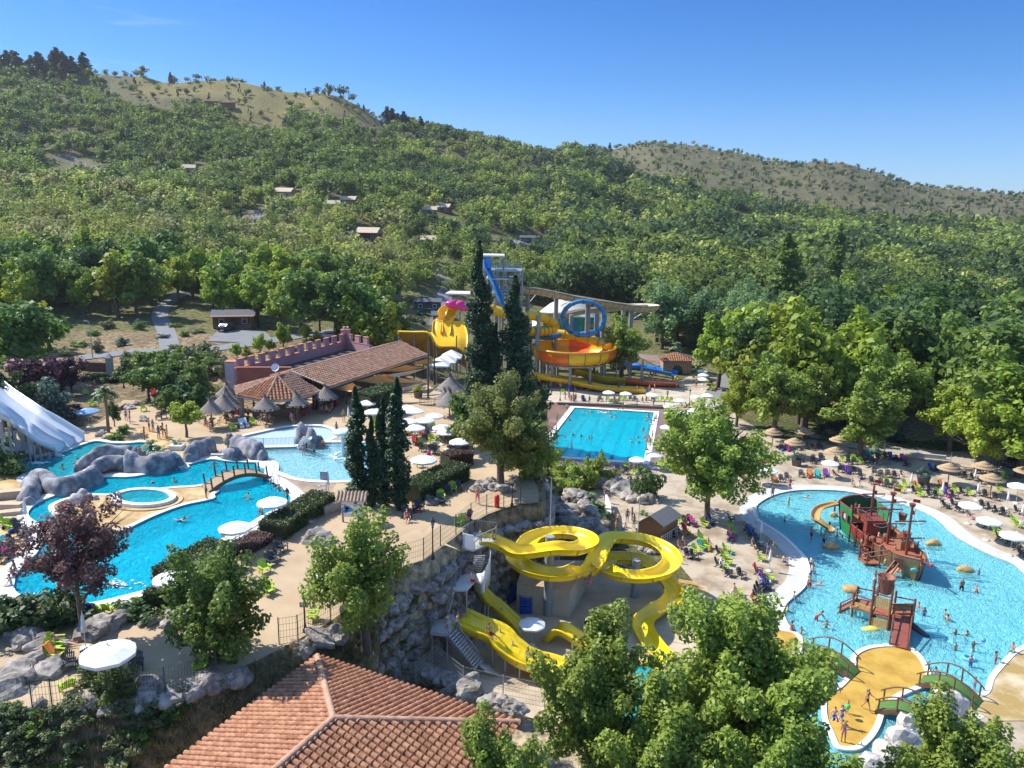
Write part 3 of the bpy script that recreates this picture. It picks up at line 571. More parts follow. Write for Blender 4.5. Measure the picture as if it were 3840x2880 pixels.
for k,bx,by,ty,wd,lb in[('purple',120,1560,1330,1.0,'dark purple leaved tree beside the white slides'),('purple',270,1480,1330,1.0,'purple tree with pink blossom by the stone pillar'),('oakA',90,1440,1165,1.2,'bright green tree above the white slides'),('limeA',150,1340,1130,1.0,'yellow green tree behind the bright green one at the left edge'),('olive',200,1600,1450,1.2,'blue grey olive tree beside the white slides'),('oakC',20,1600,1400,.9,'dark tree at the left edge over the slides'),('oakA',640,1570,1470,1.0,'green garden tree behind the round lime tree'),('oakB',560,1500,1370,1.1,'bushy tree left of the pink castle wall'),('oakA',740,1480,1370,1.1,'green tree before the castle corner'),('darkA',430,1600,1500,.6,'dark garden tree near the palm')]:
 treeP(k,bx,by,ty,ZU,lb,'garden trees on the left',wd)
for i,(bx,by,ty,k) in enumerate([(776,1345,1290,'limeA'),(890,1355,1285,'limeA'),(975,1335,1255,'limeB'),(1010,1330,1270,'limeA'),(1065,1320,1215,'limeB'),(1150,1290,1215,'limeA'),(1190,1290,1240,'limeB'),(1275,1265,1238,'limeA'),(930,1360,1300,'limeB')]):
 treeP(k,bx,by,ty,ZU+.3,'small yellow green tree in the row behind the pink castle wall','young trees behind the castle wall',.9)
tree('poplar',V(2940,1100,215).x,215,29,'broad poplar towering above the woods on the right',wide=1.35);tree('poplar',V(3132,1050,245).x,245,31,'slim poplar right of the broad one',wide=.85)
# ---- clearings (photo pixels of ground points) where no wood grows
CLEAR=[px('X 590,1130 660,1130 650,1270 800,1285 860,1245 1000,1245 1000,1290 650,1330 480,1340 590,1300'),px('X 1080,1180 1290,1180 1290,1230 1080,1240'),px('X 1560,1140 1700,1120 1720,1230 1600,1260'),px('X 1830,880 2060,880 2060,930 1830,940'),px('X 1640,1000 1720,1000 1700,1200 1620,1200'),px('X 1270,870 1450,870 1450,930 1270,930'),px('X 300,1280 480,1280 480,1330 300,1330'),px('X 1290,870 1460,870 1460,985 1290,985'),px('X 1560,910 1660,910 1660,980 1560,980'),px('X 1010,730 1130,730 1130,800 1010,800'),px('X 1200,760 1350,760 1350,830 1200,830'),px('X 1600,790 1710,790 1710,850 1600,850'),px('X 1920,900 2060,900 2060,960 1920,960'),px('X 660,630 760,630 760,690 660,690'),px('X 200,590 300,570 330,640 220,690 130,720'),px('X 340,640 450,600 460,640 360,720'),px('X 930,810 1010,800 1010,880 940,900'),px('X 2350,1330 2680,1330 2680,1480 2350,1480'),px('X 1480,1100 2460,1180 2460,1480 1480,1480'),px('X 3330,1560 3560,1560 3560,1660 3330,1660')]
BARE=[px('X 330,270 620,300 1000,300 1300,380 1500,470 1450,520 1260,480 1080,430 1000,470 900,470 760,420 560,440 400,380'),px('X 2220,540 2500,530 3000,580 3900,740 3900,880 3500,860 3150,840 2900,820 2600,720 2420,700 2300,640'),px('X 900,440 1080,460 1050,520 850,500'),px('X 780,800 950,800 950,900 820,900'),px('X 0,500 420,490 420,540 0,545')]
def keep(x,y):
 z=tz(x,y);a,b_=proj((x,y,z));A_=np.array([a]);B_=np.array([b_])
 if any(inpoly(A_,B_,[(p[0],p[1]) for p in c])[0] for c in CLEAR):return 0
 if any(inpoly(A_,B_,[(p[0],p[1]) for p in c])[0] for c in BARE):return.16
 return 1
LOWALL=offset(low_all,2.5);PARK=[TERR,LOWALL]
def zone(x,y):
 a,b_=proj((x,y,tz(x,y)))
 return a,b_
rs=np.random.RandomState(77);cand=[]
y_=104.0
while y_<1150:
 step=7.2 if y_<170 else(8.0 if y_<300 else(9.0 if y_<600 else 13.0))
 xm=.70*y_+12;xs=np.arange(-xm,xm,step)
 for x_ in xs:cand.append((x_+rs.uniform(-.42,.42)*step,y_+rs.uniform(-.42,.42)*step))
 y_+=step*.92
cx=np.array([c[0] for c in cand]);cy=np.array([c[1] for c in cand]);cz=terr(cx,cy)
M3=np.array(CI);vv=(np.stack([cx,cy,cz-CAMZ],1))@M3.T;pxx=1920+FPX*vv[:,0]/-vv[:,2];pyy=1440-FPX*vv[:,1]/-vv[:,2]
dens=np.ones(len(cx))
for c in BARE:dens[inpoly(pxx,pyy,[(p[0],p[1]) for p in c])]=.62 if c[0][0]<2000 else.79
for c in CLEAR:dens[inpoly(pxx,pyy,[(p[0],p[1]) for p in c])]=0
dens[inpoly(cx,cy,TERR)]=0;dens[inpoly(cx,cy,LOWALL)]=0
dens[(cx>-20)&(cx<22)&(cy<182)&(cy>100)]=0
dens[(cx<-8)&(cy<118)]=0;dens[(cx<-14)&(cx>-40)&(cy<140)]*=0
ok=rs.rand(len(cx))<dens;isb=dens<.8
cx,cy,cz,pxx,pyy,isb=[v[ok] for v in(cx,cy,cz,pxx,pyy,isb)]
def kindat(i):
 x,y,a=cx[i],cy[i],pxx[i];r=rnd.random();n_=float(vnoise(np.array([x]),np.array([y]),26,9)[0])
 if 2080<a<2960 and 175<y<250:return rnd.choice(['willA','willB']),rnd.uniform(13,17)
 if y>650 and a>1900 and r<.45:return 'pine',rnd.uniform(5,10)
 if a<1500:
  k=rnd.choice(['limeA','limeB','oakA','limeB'] if n_>.4 else['oakA','oakB','oakC','limeB']);
  if y>380:k=rnd.choice(['oakA','oakB','oakC','oakB'])
  return k,rnd.uniform(8,13) if y<300 else rnd.uniform(7.5,12)
 k=rnd.choice(['oakA','oakC','oakC','darkA'] if n_<.55 else['oakA','oakB','limeB','planeM']);return k,rnd.uniform(12,18) if a>2100 else rnd.uniform(8,11)
order=np.argsort(cy);IND=236;cnt=0;far_i=[]
ZN=[(0,560,'on the slope above the white slides'),(560,1100,'behind the timber cabins on the hillside'),(1100,1500,'on the slope behind the pink castle wall'),(1500,2080,'behind the grey slide tower'),(2080,2960,'in the wood behind the beige flume'),(2960,9000,'in the wood behind the lagoon')]
KN=dict(limeA='yellow green maple',limeB='tall yellow green maple',oakA='round green oak',oakB='spreading green oak',oakC='dark green oak',darkA='dark evergreen tree',willA='silvery green willow',willB='tall silvery willow',planeM='olive green plane tree',pine='dark pine')
for i in order:
 if isb[i]:far_i.append(i);continue
 a=pxx[i]
 if cnt<IND and cy[i]<235 and-150<a<3990:
  k,h=kindat(i);zn=next((z for l_,h_,z in ZN if a<h_),ZN[-1][2])
  tree(k,cx[i],cy[i],h,'%s %s'%(KN[k],zn),'woodland trees '+zn);cnt+=1
 else:far_i.append(i)
print('individual wood trees',cnt,'mass',len(far_i))
fv=[];ff=[]
base={}
for nm,shp in(('r','round'),('c','cone')):
 base[nm]=[[leaves(n_,s_,(1,1,1),60+j,shp,11,.40,0.) for j in range(3)] for n_,s_ in((760,.105),(260,.17),(110,.26))]
HUE={'limeA':.95,'limeB':.85,'oakA':.55,'oakB':.5,'oakC':.2,'darkA':.1,'willA':.45,'willB':.45,'planeM':.65,'pine':.0,'scrub':1.0}
for i in far_i:
 k,h=kindat(i);y=cy[i];lod=0 if y<330 else(1 if y<620 else 2);cone=k=='pine'
 if isb[i]:
  k='scrub' if rnd.random()<.35 else rnd.choice(['oakB','oakC','oakC','pine']);h=rnd.uniform(2.5,7.5);cone=k=='pine'
 v,fc=base['c' if cone else 'r'][lod][rnd.randrange(3)];a=rnd.uniform(0,6.28);r_=h*(.25 if cone else rnd.uniform(.40,.52));zr=h*.5
 c_,s_=math.cos(a),math.sin(a);w_=np.stack([(v[:,0]*c_-v[:,1]*s_)*r_+cx[i],(v[:,0]*s_+v[:,1]*c_)*r_+y,v[:,2]*zr*.95+cz[i]+h*.06],1)
 f2=fc.copy();f2[:,1]=HUE[k];f2[:,2]=rnd.random();fv.append(w_);ff.append(f2)
fme=npmesh('woodland',np.concatenate(fv),4,np.concatenate(ff))
m=bpy.data.materials.new('leaf_woodland');m.use_nodes=True;t=m.node_tree;b=t.nodes['Principled BSDF'];b.inputs['Roughness'].default_value=.6;b.inputs['Specular IOR Level'].default_value=.25
at=nd(t,'ShaderNodeAttribute',attribute_name='fc');sep=nd(t,'ShaderNodeSeparateXYZ');t.links.new(at.outputs['Vector'],sep.inputs[0])
crp=nd(t,'ShaderNodeValToRGB');cr_=crp.color_ramp
for p_,c_ in((0,(.060,.105,.050)),(.3,(.115,.170,.045)),(.55,(.21,.275,.062)),(.8,(.34,.39,.075))):
 e=cr_.elements.new(p_) if p_ not in(0,) else cr_.elements[0];e.position=p_;e.color=(*c_,1)
cr_.elements[-1].position=1.0;cr_.elements[-1].color=(.33,.31,.15,1)
t.links.new(sep.outputs[1],crp.inputs[0])
mr=nd(t,'ShaderNodeMapRange',inp={3:.55,4:1.45});t.links.new(sep.outputs[0],mr.inputs[0]);mr2=nd(t,'ShaderNodeMapRange',inp={3:.72,4:1.28});t.links.new(sep.outputs[2],mr2.inputs[0])
mm_=nd(t,'ShaderNodeMath',operation='MULTIPLY');t.links.new(mr.outputs[0],mm_.inputs[0]);t.links.new(mr2.outputs[0],mm_.inputs[1])
vm=nd(t,'ShaderNodeVectorMath',operation='SCALE');t.links.new(crp.outputs[0],vm.inputs[0]);t.links.new(mm_.outputs[0],vm.inputs['Scale']);t.links.new(vm.outputs[0],b.inputs['Base Color']);tl=nd(t,'ShaderNodeBsdfTranslucent');t.links.new(vm.outputs[0],tl.inputs[0]);mxs=nd(t,'ShaderNodeMixShader',inp={0:.42});t.links.new(b.outputs[0],mxs.inputs[1]);t.links.new(tl.outputs[0],mxs.inputs[2]);t.links.new(mxs.outputs[0],t.nodes['Material Output'].inputs[0])
fme.materials.append(m);fo=bpy.data.objects.new('woodland',fme);COL.objects.link(fo);fo['kind']='stuff';fo['label']='dense oak and pine wood covering the far hillsides'
for cx0,n_,Y,h,lb in[(10,3,690,12,'dark pines on the hilltop at the left edge'),(75,3,690,13,'dark pines on the hilltop at the left edge'),(150,3,690,13,'dark pines on the hilltop at the left edge'),(225,3,690,14,'dark pines on the hilltop at the left edge'),(290,3,690,13,'dark pines on the hilltop at the left edge'),(1490,4,690,13,'dark pines on the ridge in the middle'),(1560,3,700,8,'dark pines on the ridge in the middle')]:
 for k in range(n_):
  x_=V(cx0+(k-n_/2)*22,300,Y).x;tree('pine',x_,Y+rnd.uniform(-8,8),h*rnd.uniform(.8,1.1)*1.25,'dark pine in the clump '+('on the far left hilltop' if cx0<400 else 'on the middle ridge'),'skyline pines',1.9)
for cx0 in(655,1735,2320,2360,2480):tree('pine',V(cx0,500,700).x,700 if cx0<2000 else 1080,9 if cx0<2000 else 14,'lone dark pine breaking the skyline','skyline pines',1.2)
# ---- shrubs
def shrub(kind,x,y,z,r,h,label,group=None):
 p=rnd.choice(SHR[kind]);return place(p,(x,y,z),rnd.uniform(0,6.28),(r,r,h/1.6),label,'shrub',group)
def shrubP(kind,code,z,r,h,label,group=None):
 for a in px(code):
  q_=P(a[0],a[1],z);shrub(kind,q_.x,q_.y,tz(q_.x,q_.y) if z!=0 else 0,r*rnd.uniform(.8,1.2),h*rnd.uniform(.8,1.2),label,group)
shrubP('hedge','X 2083,1890',2,2.0,3.2,'dense dark bush at the top of the rock bank');shrubP('hedge','X 2050,1880',2,1.6,2.8,'rounded dark bush beside the path fence')
shrubP('plane','X 2145,1830 2190,1810',1,2.2,4.2,'oleander with pale flowers before the sport pool','oleanders');shrubP('plane','X 2100,1770 2230,1790 2060,1740',1,2.0,3.6,'green bush along the near side of the sport pool','bushes by the sport pool')
shrubP('dark','J 1170,1300',0,1.6,4.4,'pointed dark conifer bush by the boulders');shrubP('olive','J 760,1130 830,1100 700,1130',0,1.2,1.8,'feathery grass shrub in the rock garden','rock garden shrubs');shrubP('hedge','J 1000,1180',0,1.1,1.6,'clipped green bush in the rock garden')
shrubP('oak','A 1290,900 1190,960',ZU,1.0,1.1,'low green bush beside the teal pool','bushes by the teal pool')
shrubP('hedge','A 900,330 1000,340 1100,350 1180,360',ZU,1.5,1.4,'clipped hedge bush below the garden wall','garden hedge bushes')
shrubP('dark','A 1330,330 1500,350 1650,420 1800,520 1900,600 2050,650 1750,650',ZU,2.0,3.4,'dark garden bush near the lamp post','garden bushes on the left')
shrubP('oak','A 1500,250 1700,280 1850,330 2000,400 2100,500 1950,250 2120,300',ZU,2.2,3.0,'olive green garden bush below the road','garden bushes on the left')
shrubP('olive','D 100,560 200,600 300,520 150,480 350,600',ZU,2.4,3.0,'dry green bush on the bank below the castle wall','bushes by the castle')
shrubP('blue','A 450,560 520,640 380,620 600,500 480,460',ZU,1.8,3.0,'blue grey bush beside the white slides','bushes by the white slides');shrubP('purple','A 700,800 760,740 640,760 560,720',ZU,1.5,2.6,'purple bush beside the blue parasol','purple bushes');shrubP('dark','A 20,1300 0,1200 A -60,1100',ZU,2.0,3.2,'dark bush at the left edge by the small white slide','dark bushes by the small slide')
shrubP('hedge','B 60,1560 170,1540 300,1520 420,1500 540,1480 660,1470 720,1480',ZU,1.7,2.3,'dense flowering bush at the near end of the blue pool','flowering bushes at the pool end')
shrubP('dark','B 1300,1420 1420,1400 1550,1400',ZU,1.0,1.1,'small dark plant by the pool edge boulders','plants at the pool end')
shrubP('olive','B 1640,1420 1750,1440',ZU,.8,.8,'dry tuft beside the boulders','dry tufts')
for i in range(150):
 a,b_=rnd.uniform(-40,980),0;b_=rnd.uniform(2660,2960) if a<640 else rnd.uniform(2560,2860)
 q_=on(a,b_)
 if inpoly([q_.x],[q_.y],offset(TERR,-.3))[0] or(a>560 and b_>2790-(a-560)*.55):continue
 k=rnd.choice(['dark','oak','olive','olive','hedge']);r_=rnd.uniform(.25,.75)
 shrub(k,q_.x,q_.y,q_.z-.1,r_,r_*rnd.uniform(.8,1.5),{'dark':'dark green scrub bush on the dry bank below the fence','oak':'green scrub bush on the dry bank below the fence','olive':'dry olive coloured tuft on the bank below the fence','hedge':'dense scrub bush on the dry bank below the fence'}[k],'scrub on the bank below the fence')
for i in range(46):
 q_=on(rnd.uniform(1240,1560),rnd.uniform(2380,2640));k=rnd.choice(['olive','oak','olive'])
 shrub(k,q_.x,q_.y,q_.z-.1,rnd.uniform(.25,.6),rnd.uniform(.3,.7),'dry tuft on the bank above the tiled roof' if k=='olive' else 'green tuft on the bank above the tiled roof','tufts on the bank above the roof')
for i in range(60):
 q_=on(*rnd.choice([(rnd.uniform(3080,3840),rnd.uniform(1590,1740)),(rnd.uniform(250,760),rnd.uniform(1200,1380)),(rnd.uniform(1260,1600),rnd.uniform(1120,1260))]))
 if q_.y<110:continue
 zl='on the earth slope beside the cabins' if q_.x<0 else 'along the road behind the lagoon'
 shrub(rnd.choice(['olive','oak','blue']),q_.x,q_.y,q_.z-.1,rnd.uniform(.8,1.8),rnd.uniform(1.0,2.2),'low bush '+zl,'bushes '+zl)
 # ---- grass: countless dry tufts on the bank, one object
gp=[]
for i in range(5200):
 a=rnd.uniform(-60,1560);b_=rnd.uniform(2330,2960);d=ray(a,b_)
 gp.append((a,b_))
pts_=[];
gx=np.array([V(a,b_,40).x for a,b_ in gp])
for a,b_ in gp[:2600]:
 q_=on(a,b_)
 if q_.y>60 or inpoly([q_.x],[q_.y],TERR)[0]:continue
 pts_.append((q_.x,q_.y,q_.z))
pts_=np.array(pts_);nb=16;N_=len(pts_)*nb;rs=np.random.RandomState(3)
b0=np.repeat(pts_,nb,0)+rs.normal(size=(N_,3))*np.array([.22,.22,0]);h_=rs.uniform(.12,.34,N_)[:,None];dr=rs.normal(size=(N_,3));dr[:,2]=0;dr/=np.linalg.norm(dr,axis=1)[:,None];sd=np.stack([-dr[:,1],dr[:,0],dr[:,2]],1)
v=np.stack([b0-sd*.03,b0+sd*.03,b0+dr*h_*.5+np.array([0,0,1])*h_],1).reshape(-1,3)
gme=npmesh('grass',v,3,np.stack([rs.rand(N_),rs.rand(N_),rs.rand(N_)],1));gme.materials.append(leafmat('grass_blades',(.12,.13,.04),(.34,.27,.13),.0,.2))
g_=bpy.data.objects.new('grass',gme);COL.objects.link(g_);g_['kind']='stuff';g_['label']='dry grass on the bank around the tiled house'
# ---- clipped hedges
def hedge(code,z,wdt,h,label,kind='hedge',seed=0,dens=230,ls=.075):
 path=catmull([P(a[0],a[1],z) for a in px(code)],8);rs=np.random.RandomState(seed);V_=[];F_=[];mb=MB()
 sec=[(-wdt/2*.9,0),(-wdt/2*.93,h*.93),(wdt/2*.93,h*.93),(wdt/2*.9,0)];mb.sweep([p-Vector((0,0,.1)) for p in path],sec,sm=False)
 for i in range(len(path)-1):
  a,b_=path[i],path[i+1];l=(b_-a).length;t_=(b_-a)/l;s_=Vector((-t_.y,t_.x,0));n_=int(l*(wdt+2*h)*dens);u=rs.rand(n_);w_=rs.rand(n_)*(wdt+2*h)
  X=np.where(w_<h,-wdt/2,np.where(w_>h+wdt,wdt/2,w_-h-wdt/2));Z_=np.where(w_<h,w_,np.where(w_>h+wdt,w_-h-wdt,h));X=X+rs.normal(size=n_)*.07;Z_=Z_+rs.normal(size=n_)*.06
  V_.append(np.array(a)[None]+np.array(t_)[None]*(u*l)[:,None]+np.array(s_)[None]*X[:,None]+np.array([0,0,1])[None]*Z_[:,None])
 p=np.concatenate(V_);N_=len(p);nr_=rs.normal(size=(N_,3))*.6+np.array([0,0,.6]);nr_/=np.linalg.norm(nr_,axis=1)[:,None];t_=np.cross(nr_,rs.normal(size=(N_,3)));t_/=np.linalg.norm(t_,axis=1)[:,None];b_=np.cross(nr_,t_)
 s=(ls*rs.uniform(.7,1.4,N_))[:,None];v=np.stack([p+t_*s,p+b_*s*.7,p-t_*s,p-b_*s*.7],1).reshape(-1,3);o_=path[len(path)//2]
 tn=vnoise(p[:,0],p[:,1],1.2,seed)*.5+rs.rand(N_)*.5
 me=npmesh('hedge',v-np.array(o_)[None],4,np.stack([tn,tn,tn],1));me.materials.append(LEAF[kind]);root=bpy.data.objects.new('hedge',None);COL.objects.link(root);root.location=o_;tag(root,label,'hedge')
 c=bpy.data.objects.new('foliage',me);COL.objects.link(c);c.parent=root;mb.part('dark_core',mat('hedge_core',(.03,.04,.015),.9),root)  # solid dark core behind the leaf layer
hedge('E 1430,540 1130,720 880,890',ZU,2.3,1.35,'long clipped hedge beside the near white parasols',seed=1);hedge('E 380,1130 60,1310 -180,1470',ZU,2.6,1.8,'dark clipped hedge bordering the blue pool',seed=2)
hedge('E 800,900 620,1000 440,1080',ZU,1.8,.7,'low copper coloured hedge between the two green ones','plum',3)
hedge('I 900,1080 640,1200 380,1330',ZU,2.5,1.6,'clipped hedge behind the row of cypresses',seed=4);hedge('I 1010,930 860,950 740,980',ZU,1.6,1.5,'reddish hedge end under the acacia','plum',5)
hedge('B 1560,1330 1800,1350',ZU,1.5,1.6,'short dark hedge at the pool end',seed=6)
hedge('D 1830,1010 2000,960 2130,900',ZU,3.0,3.2,'tall hedge in front of the sail shades',seed=7,dens=120,ls=.12)
# ---- palms, yuccas
PALMG=mat('palm_leaf',(.10,.17,.05),.6,var=.3)
def palm(code,z,th,fl,n_,label,cat='palm tree',name='palm_tree',tr=.16,dead=True):
 q_=px(code)[0];b_=P(q_[0],q_[1],z);r_=thing(name,label,cat,b_)
 if th>.3:MB().tube([(0,0,-.1),(.05,0,th*.5),(0,0,th)],[tr*1.3,tr,tr*1.1],8).build('trunk',mat('palm_bark',(.22,.15,.10),.95,var=.4,scale=12,bump=1),r_)
 mb=MB();rr=random.Random(int(q_[0]))
 for i in range(n_):
  a=i*2.4+rr.uniform(-.2,.2);el=rr.uniform(-.2,1.25);d=Vector((math.cos(a),math.sin(a),0));pts=[]
  for k in range(7):
   t_=k/6;pts.append(Vector((0,0,th))+d*fl*(t_*math.cos(el)*.95)+Vector((0,0,fl*(t_*math.sin(el)-.55*t_*t_))))
  s_=Vector((-d.y,d.x,0))
  for k in range(6):
   for sg in(-1,1):
    a_,b2=pts[k],pts[k+1];w_=fl*.20*math.sin(math.pi*(k+.8)/7.5);mb.add([a_,b2,b2+s_*sg*w_-Vector((0,0,w_*.4)),a_.lerp(b2,.35)+s_*sg*w_-Vector((0,0,w_*.4))],[(0,1,2),(0,2,3)])
 mb.build('fronds',PALMG,r_)
palm('A 1125,890',ZU,5.0,1.6,26,'fan palm beside the blue parasol')
palm('A 1570,1110',ZU,.9,1.5,20,'spiky yucca at the corner of the rock planter','yucca','yucca',.12);palm('A 1660,1130',ZU,.5,1.4,18,'second spiky yucca in the rock planter','yucca','yucca',.12)
palm('A 1840,1010',ZU+.4,.1,1.2,20,'agave growing in the square planter','yucca','yucca');palm('J 690,1500',1,.8,1.9,26,'large yucca on the rock bank','yucca','yucca',.14);palm('J 640,1420',2,.5,1.4,18,'smaller yucca higher on the rock bank','yucca','yucca')
palm('J 585,1310',2,.5,1.2,18,'small yucca at the path above the rock bank','yucca','yucca');palm('X 2238,1520',0,0,.1,3,'tiny sprout beside the far pool deck','plant','plant');palm('X 2537,1330',3,2.2,2.0,22,'small palm on the brown roof terrace')
palm('X 2060,1970',3,.2,1.1,16,'green tuft plant between the boulders','plant','plant');palm('J 920,1150',0,.1,1.5,20,'yellowish spiky agave in the rock garden','plant','plant');palm('L 860,215',0,.1,1.0,14,'low palm tuft behind the wooden hut','plant','plant')
palm('E 1740,420',ZU,.6,1.6,20,'yellow green palm bush beside the map board','plant','plant')
# ====== buildings
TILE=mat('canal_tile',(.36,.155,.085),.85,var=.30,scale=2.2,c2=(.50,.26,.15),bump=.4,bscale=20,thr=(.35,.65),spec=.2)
TILEB=mat('canal_tile_faded',(.34,.185,.125),.9,var=.28,scale=1.6,c2=(.46,.29,.20),bump=.4,bscale=20,thr=(.35,.65),spec=.2)
RIDGE=mat('ridge_tile',(.46,.25,.16),.85,var=.25,scale=3,c2=(.58,.36,.25),spec=.2)
PLANK=mat('pale_eave_board',(.42,.36,.29),.8,var=.15);DARKIN=mat('dark_interior',(.05,.045,.04),.9);BEIGEW=mat('beige_render',(.46,.38,.28),.9,var=.1,scale=.8)
def tiles(mb,poly,period=.38,course=.42,rad=None,seed=0,lift=.05,segs=5):
 """canal tiles over a planar 3D polygon, columns running up the slope"""
 poly=[Vector(p) for p in poly];c=sum(poly,Vector())/len(poly);n=Vector()
 for i in range(len(poly)):n+=(poly[i-1]-c).cross(poly[i]-c)
 n.normalize();n=n if n.z>0 else-n
 up=(Vector((0,0,1))-n*n.z).normalized();ac=up.cross(n).normalized();rad=rad or period*.36;rr=random.Random(seed)
 q_=[((p-c).dot(ac),(p-c).dot(up)) for p in poly];umin=min(a for a,b in q_);umax=max(a for a,b in q_)
 mb.add([p for p in poly],[tuple(range(len(poly)))],0)
 k=umin+period/2
 while k<umax:
  ss=[]
  for i in range(len(q_)):
   (a1,b1),(a2,b2)=q_[i-1],q_[i]
   if(a1>k)!=(a2>k):ss.append(b1+(k-a1)/(a2-a1)*(b2-b1))
  ss.sort()
  if len(ss)>=2 and ss[-1]-ss[0]>.08:
   s0,s1=ss[0]-.06,ss[-1];s=s0
   while s<s1-.04:
    e=min(s+course,s1);r0=rad*rr.uniform(.95,1.05);vs=[];j=rr.uniform(-.012,.012)
    for(sv,r_,hh) in((s,r0*1.10,lift),(e+.03,r0*.92,lift*.25)):
     for t_ in range(segs+1):
      a=math.pi*t_/segs;vs.append(c+ac*(k+j+math.cos(a)*r_)+up*sv+n*(math.sin(a)*r_+hh))
    m_=segs+1;o=[(t_,t_+1,m_+t_+1,m_+t_) for t_ in range(segs)]+[tuple(range(m_))[::-1]];mb.add(vs,o,0)
    s+=course
  k+=period
 return mb
def ridgecap(mb,a,b_,r=.2,step=.5,mi=1):
 a=Vector(a);b_=Vector(b_);n_=max(1,int((b_-a).length/step));d=(b_-a)/n_
 for i in range(n_):
  p=a+d*i;mb.tube([p+Vector((0,0,.02)),p+d*1.06+Vector((0,0,.05))],[r*1.08,r*.92],8,mi)
  # ---- near tiled house
C1,C2,AP=P(1190,2462,7.5),P(1948,2712,7.5),P(1250,2697,9.6)
ev=(C2-C1);ed=ev.normalized();rd=Vector((-ed.y,ed.x,0));rd=-rd if rd.y>0 else rd
L_=16;RE=AP+rd*L_;C3=C1+rd*(L_+7);C4=C2+rd*(L_+7);RE2=RE
h=thing('tiled_house','nearest house with orange canal tile hip roof at the lower edge','house',((C1+C2+C3+C4)/4)*1.0)
h.location.z=tz(h.location.x,h.location.y)-2
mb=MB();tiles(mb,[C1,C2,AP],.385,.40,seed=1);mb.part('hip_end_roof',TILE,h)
mb=MB();tiles(mb,[C1,AP,RE,C3],.385,.40,seed=2);mb.part('left_roof',mat('canal_tile_painted_sun',(.42,.18,.095),.85,var=.28,scale=2.2,c2=(.56,.29,.17),bump=.4,bscale=20,thr=(.35,.65),spec=.2),h)  # lighter tile copy for the left slope, sunlight painted into its colour
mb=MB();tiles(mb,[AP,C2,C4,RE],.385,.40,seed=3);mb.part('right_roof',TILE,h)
mb=MB()
for a,b_ in((C1,AP),(C2,AP),(AP,RE)):ridgecap(mb,a,b_,.19,.42,0)
mb.part('ridge_cap',RIDGE,h)
mb=MB();ins=.35;cc_=(C1+C2+C3+C4)/4
mb.prism([((p-cc_)*.965+cc_)[:2] for p in(C1,C2,C4,C3)],h.location.z-1,7.4);mb.part('wall',BEIGEW,h)
mb=MB()
for a,b_ in((C1,C2),(C1,C3)):mb.beam(a-Vector((0,0,.12)),b_-Vector((0,0,.12)),.12,.16)
mb.part('gutter',mat('zinc',(.35,.36,.37),.4,.6),h)
# ---- bar building: long tiled roof with polygonal end pavilion
r0,r1=P(1089,1393,13),P(1505,1280,13.0);e0,e1=P(1232,1451,11.4),P(1602,1330,11.4)
bar=thing('bar_building','long tiled bar building with polygonal pavilion by the kids pool','building',((e0+e1)/2)*1.0);bar.location.z=ZU
mb=MB();tiles(mb,[e0,e1,r1,r0],.46,.46,seed=4,segs=4);mb.part('long_roof',TILEB,bar)
perp=(e0-r0);perp.z=0;perp.normalize();b0,b1=r0-perp*3.2-Vector((0,0,.9)),r1-perp*3.2-Vector((0,0,.9))
mb=MB();tiles(mb,[r0,r1,b1,b0],.46,.6,seed=5,segs=3);ridgecap(mb,r0,r1,.2,.6,0);mb.part('rear_roof',TILEB,bar)
mb=MB();mb.beam(r0+Vector((0,0,.12)),e0+Vector((0,0,.12)),.34,.12);mb.beam(e0-Vector((0,0,.15)),e1-Vector((0,0,.15)),.10,.24);mb.part('eave_board',PLANK,bar)
ze=10.9;ap=P(1041,1411,13.2)
ec=[P(a,b_,ze) for a,b_ in px('D 500,690 518,778 815,838 1150,815 1395,728')];rr0=r0-Vector((0,0,.25))
for i in range(4):
 mb=MB();poly=[ec[i],ec[i+1],ap] if i<3 else[ec[3],ec[4],rr0,ap];tiles(mb,poly,.46,.46,seed=10+i,segs=4);mb.part('pavilion_roof',TILE if i in(1,2) else TILEB,bar)
bk=P(1140,1405,12.6);mb=MB();tiles(mb,[ec[0],ap,rr0,r0-perp*3+Vector((0,0,-1.2))],.46,.6,seed=15,segs=3)
for i in(1,2,3):ridgecap(mb,ec[i],ap,.2,.5,0)
ridgecap(mb,ap,rr0,.2,.5,0);mb.part('pavilion_ridge',TILEB,bar)
mb=MB()
for i in range(4):mb.beam(ec[i]-Vector((0,0,.12)),ec[i+1]-Vector((0,0,.12)),.12,.3)
mb.part('pavilion_eave',PLANK,bar)
for code in('D 575,1000','D 1165,960','D 850,990','D 520,935','D 1395,935'):
 a=px(code)[0];p=P(a[0],a[1],ZU);MB().box(p+Vector((0,0,1.45)),(.5,.5,2.9)).part('pillar',mat('stone_pillar',(.40,.35,.30),.9,var=.2),bar)
axd=(e1-e0);axd.z=0;axl=axd.length;axd.normalize()
w0=e0-perp*2.6;w1=e1-perp*2.6
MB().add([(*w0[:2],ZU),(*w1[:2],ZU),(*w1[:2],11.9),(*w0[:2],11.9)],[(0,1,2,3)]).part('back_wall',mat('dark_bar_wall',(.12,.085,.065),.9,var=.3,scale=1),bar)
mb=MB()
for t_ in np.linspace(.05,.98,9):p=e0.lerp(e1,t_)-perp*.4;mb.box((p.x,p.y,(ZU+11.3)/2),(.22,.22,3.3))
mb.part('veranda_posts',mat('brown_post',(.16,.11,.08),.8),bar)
mb=MB();cb_=(ec[1]+ec[3])/2+(Vector((*ap[:2],ze))-(ec[1]+ec[3])/2)*.9;mb.box((cb_.x,cb_.y+.6,ZU+.55),(5.2,2.4,1.1));mb.part('bar_counter',mat('counter',(.28,.18,.11),.7,var=.2),bar)
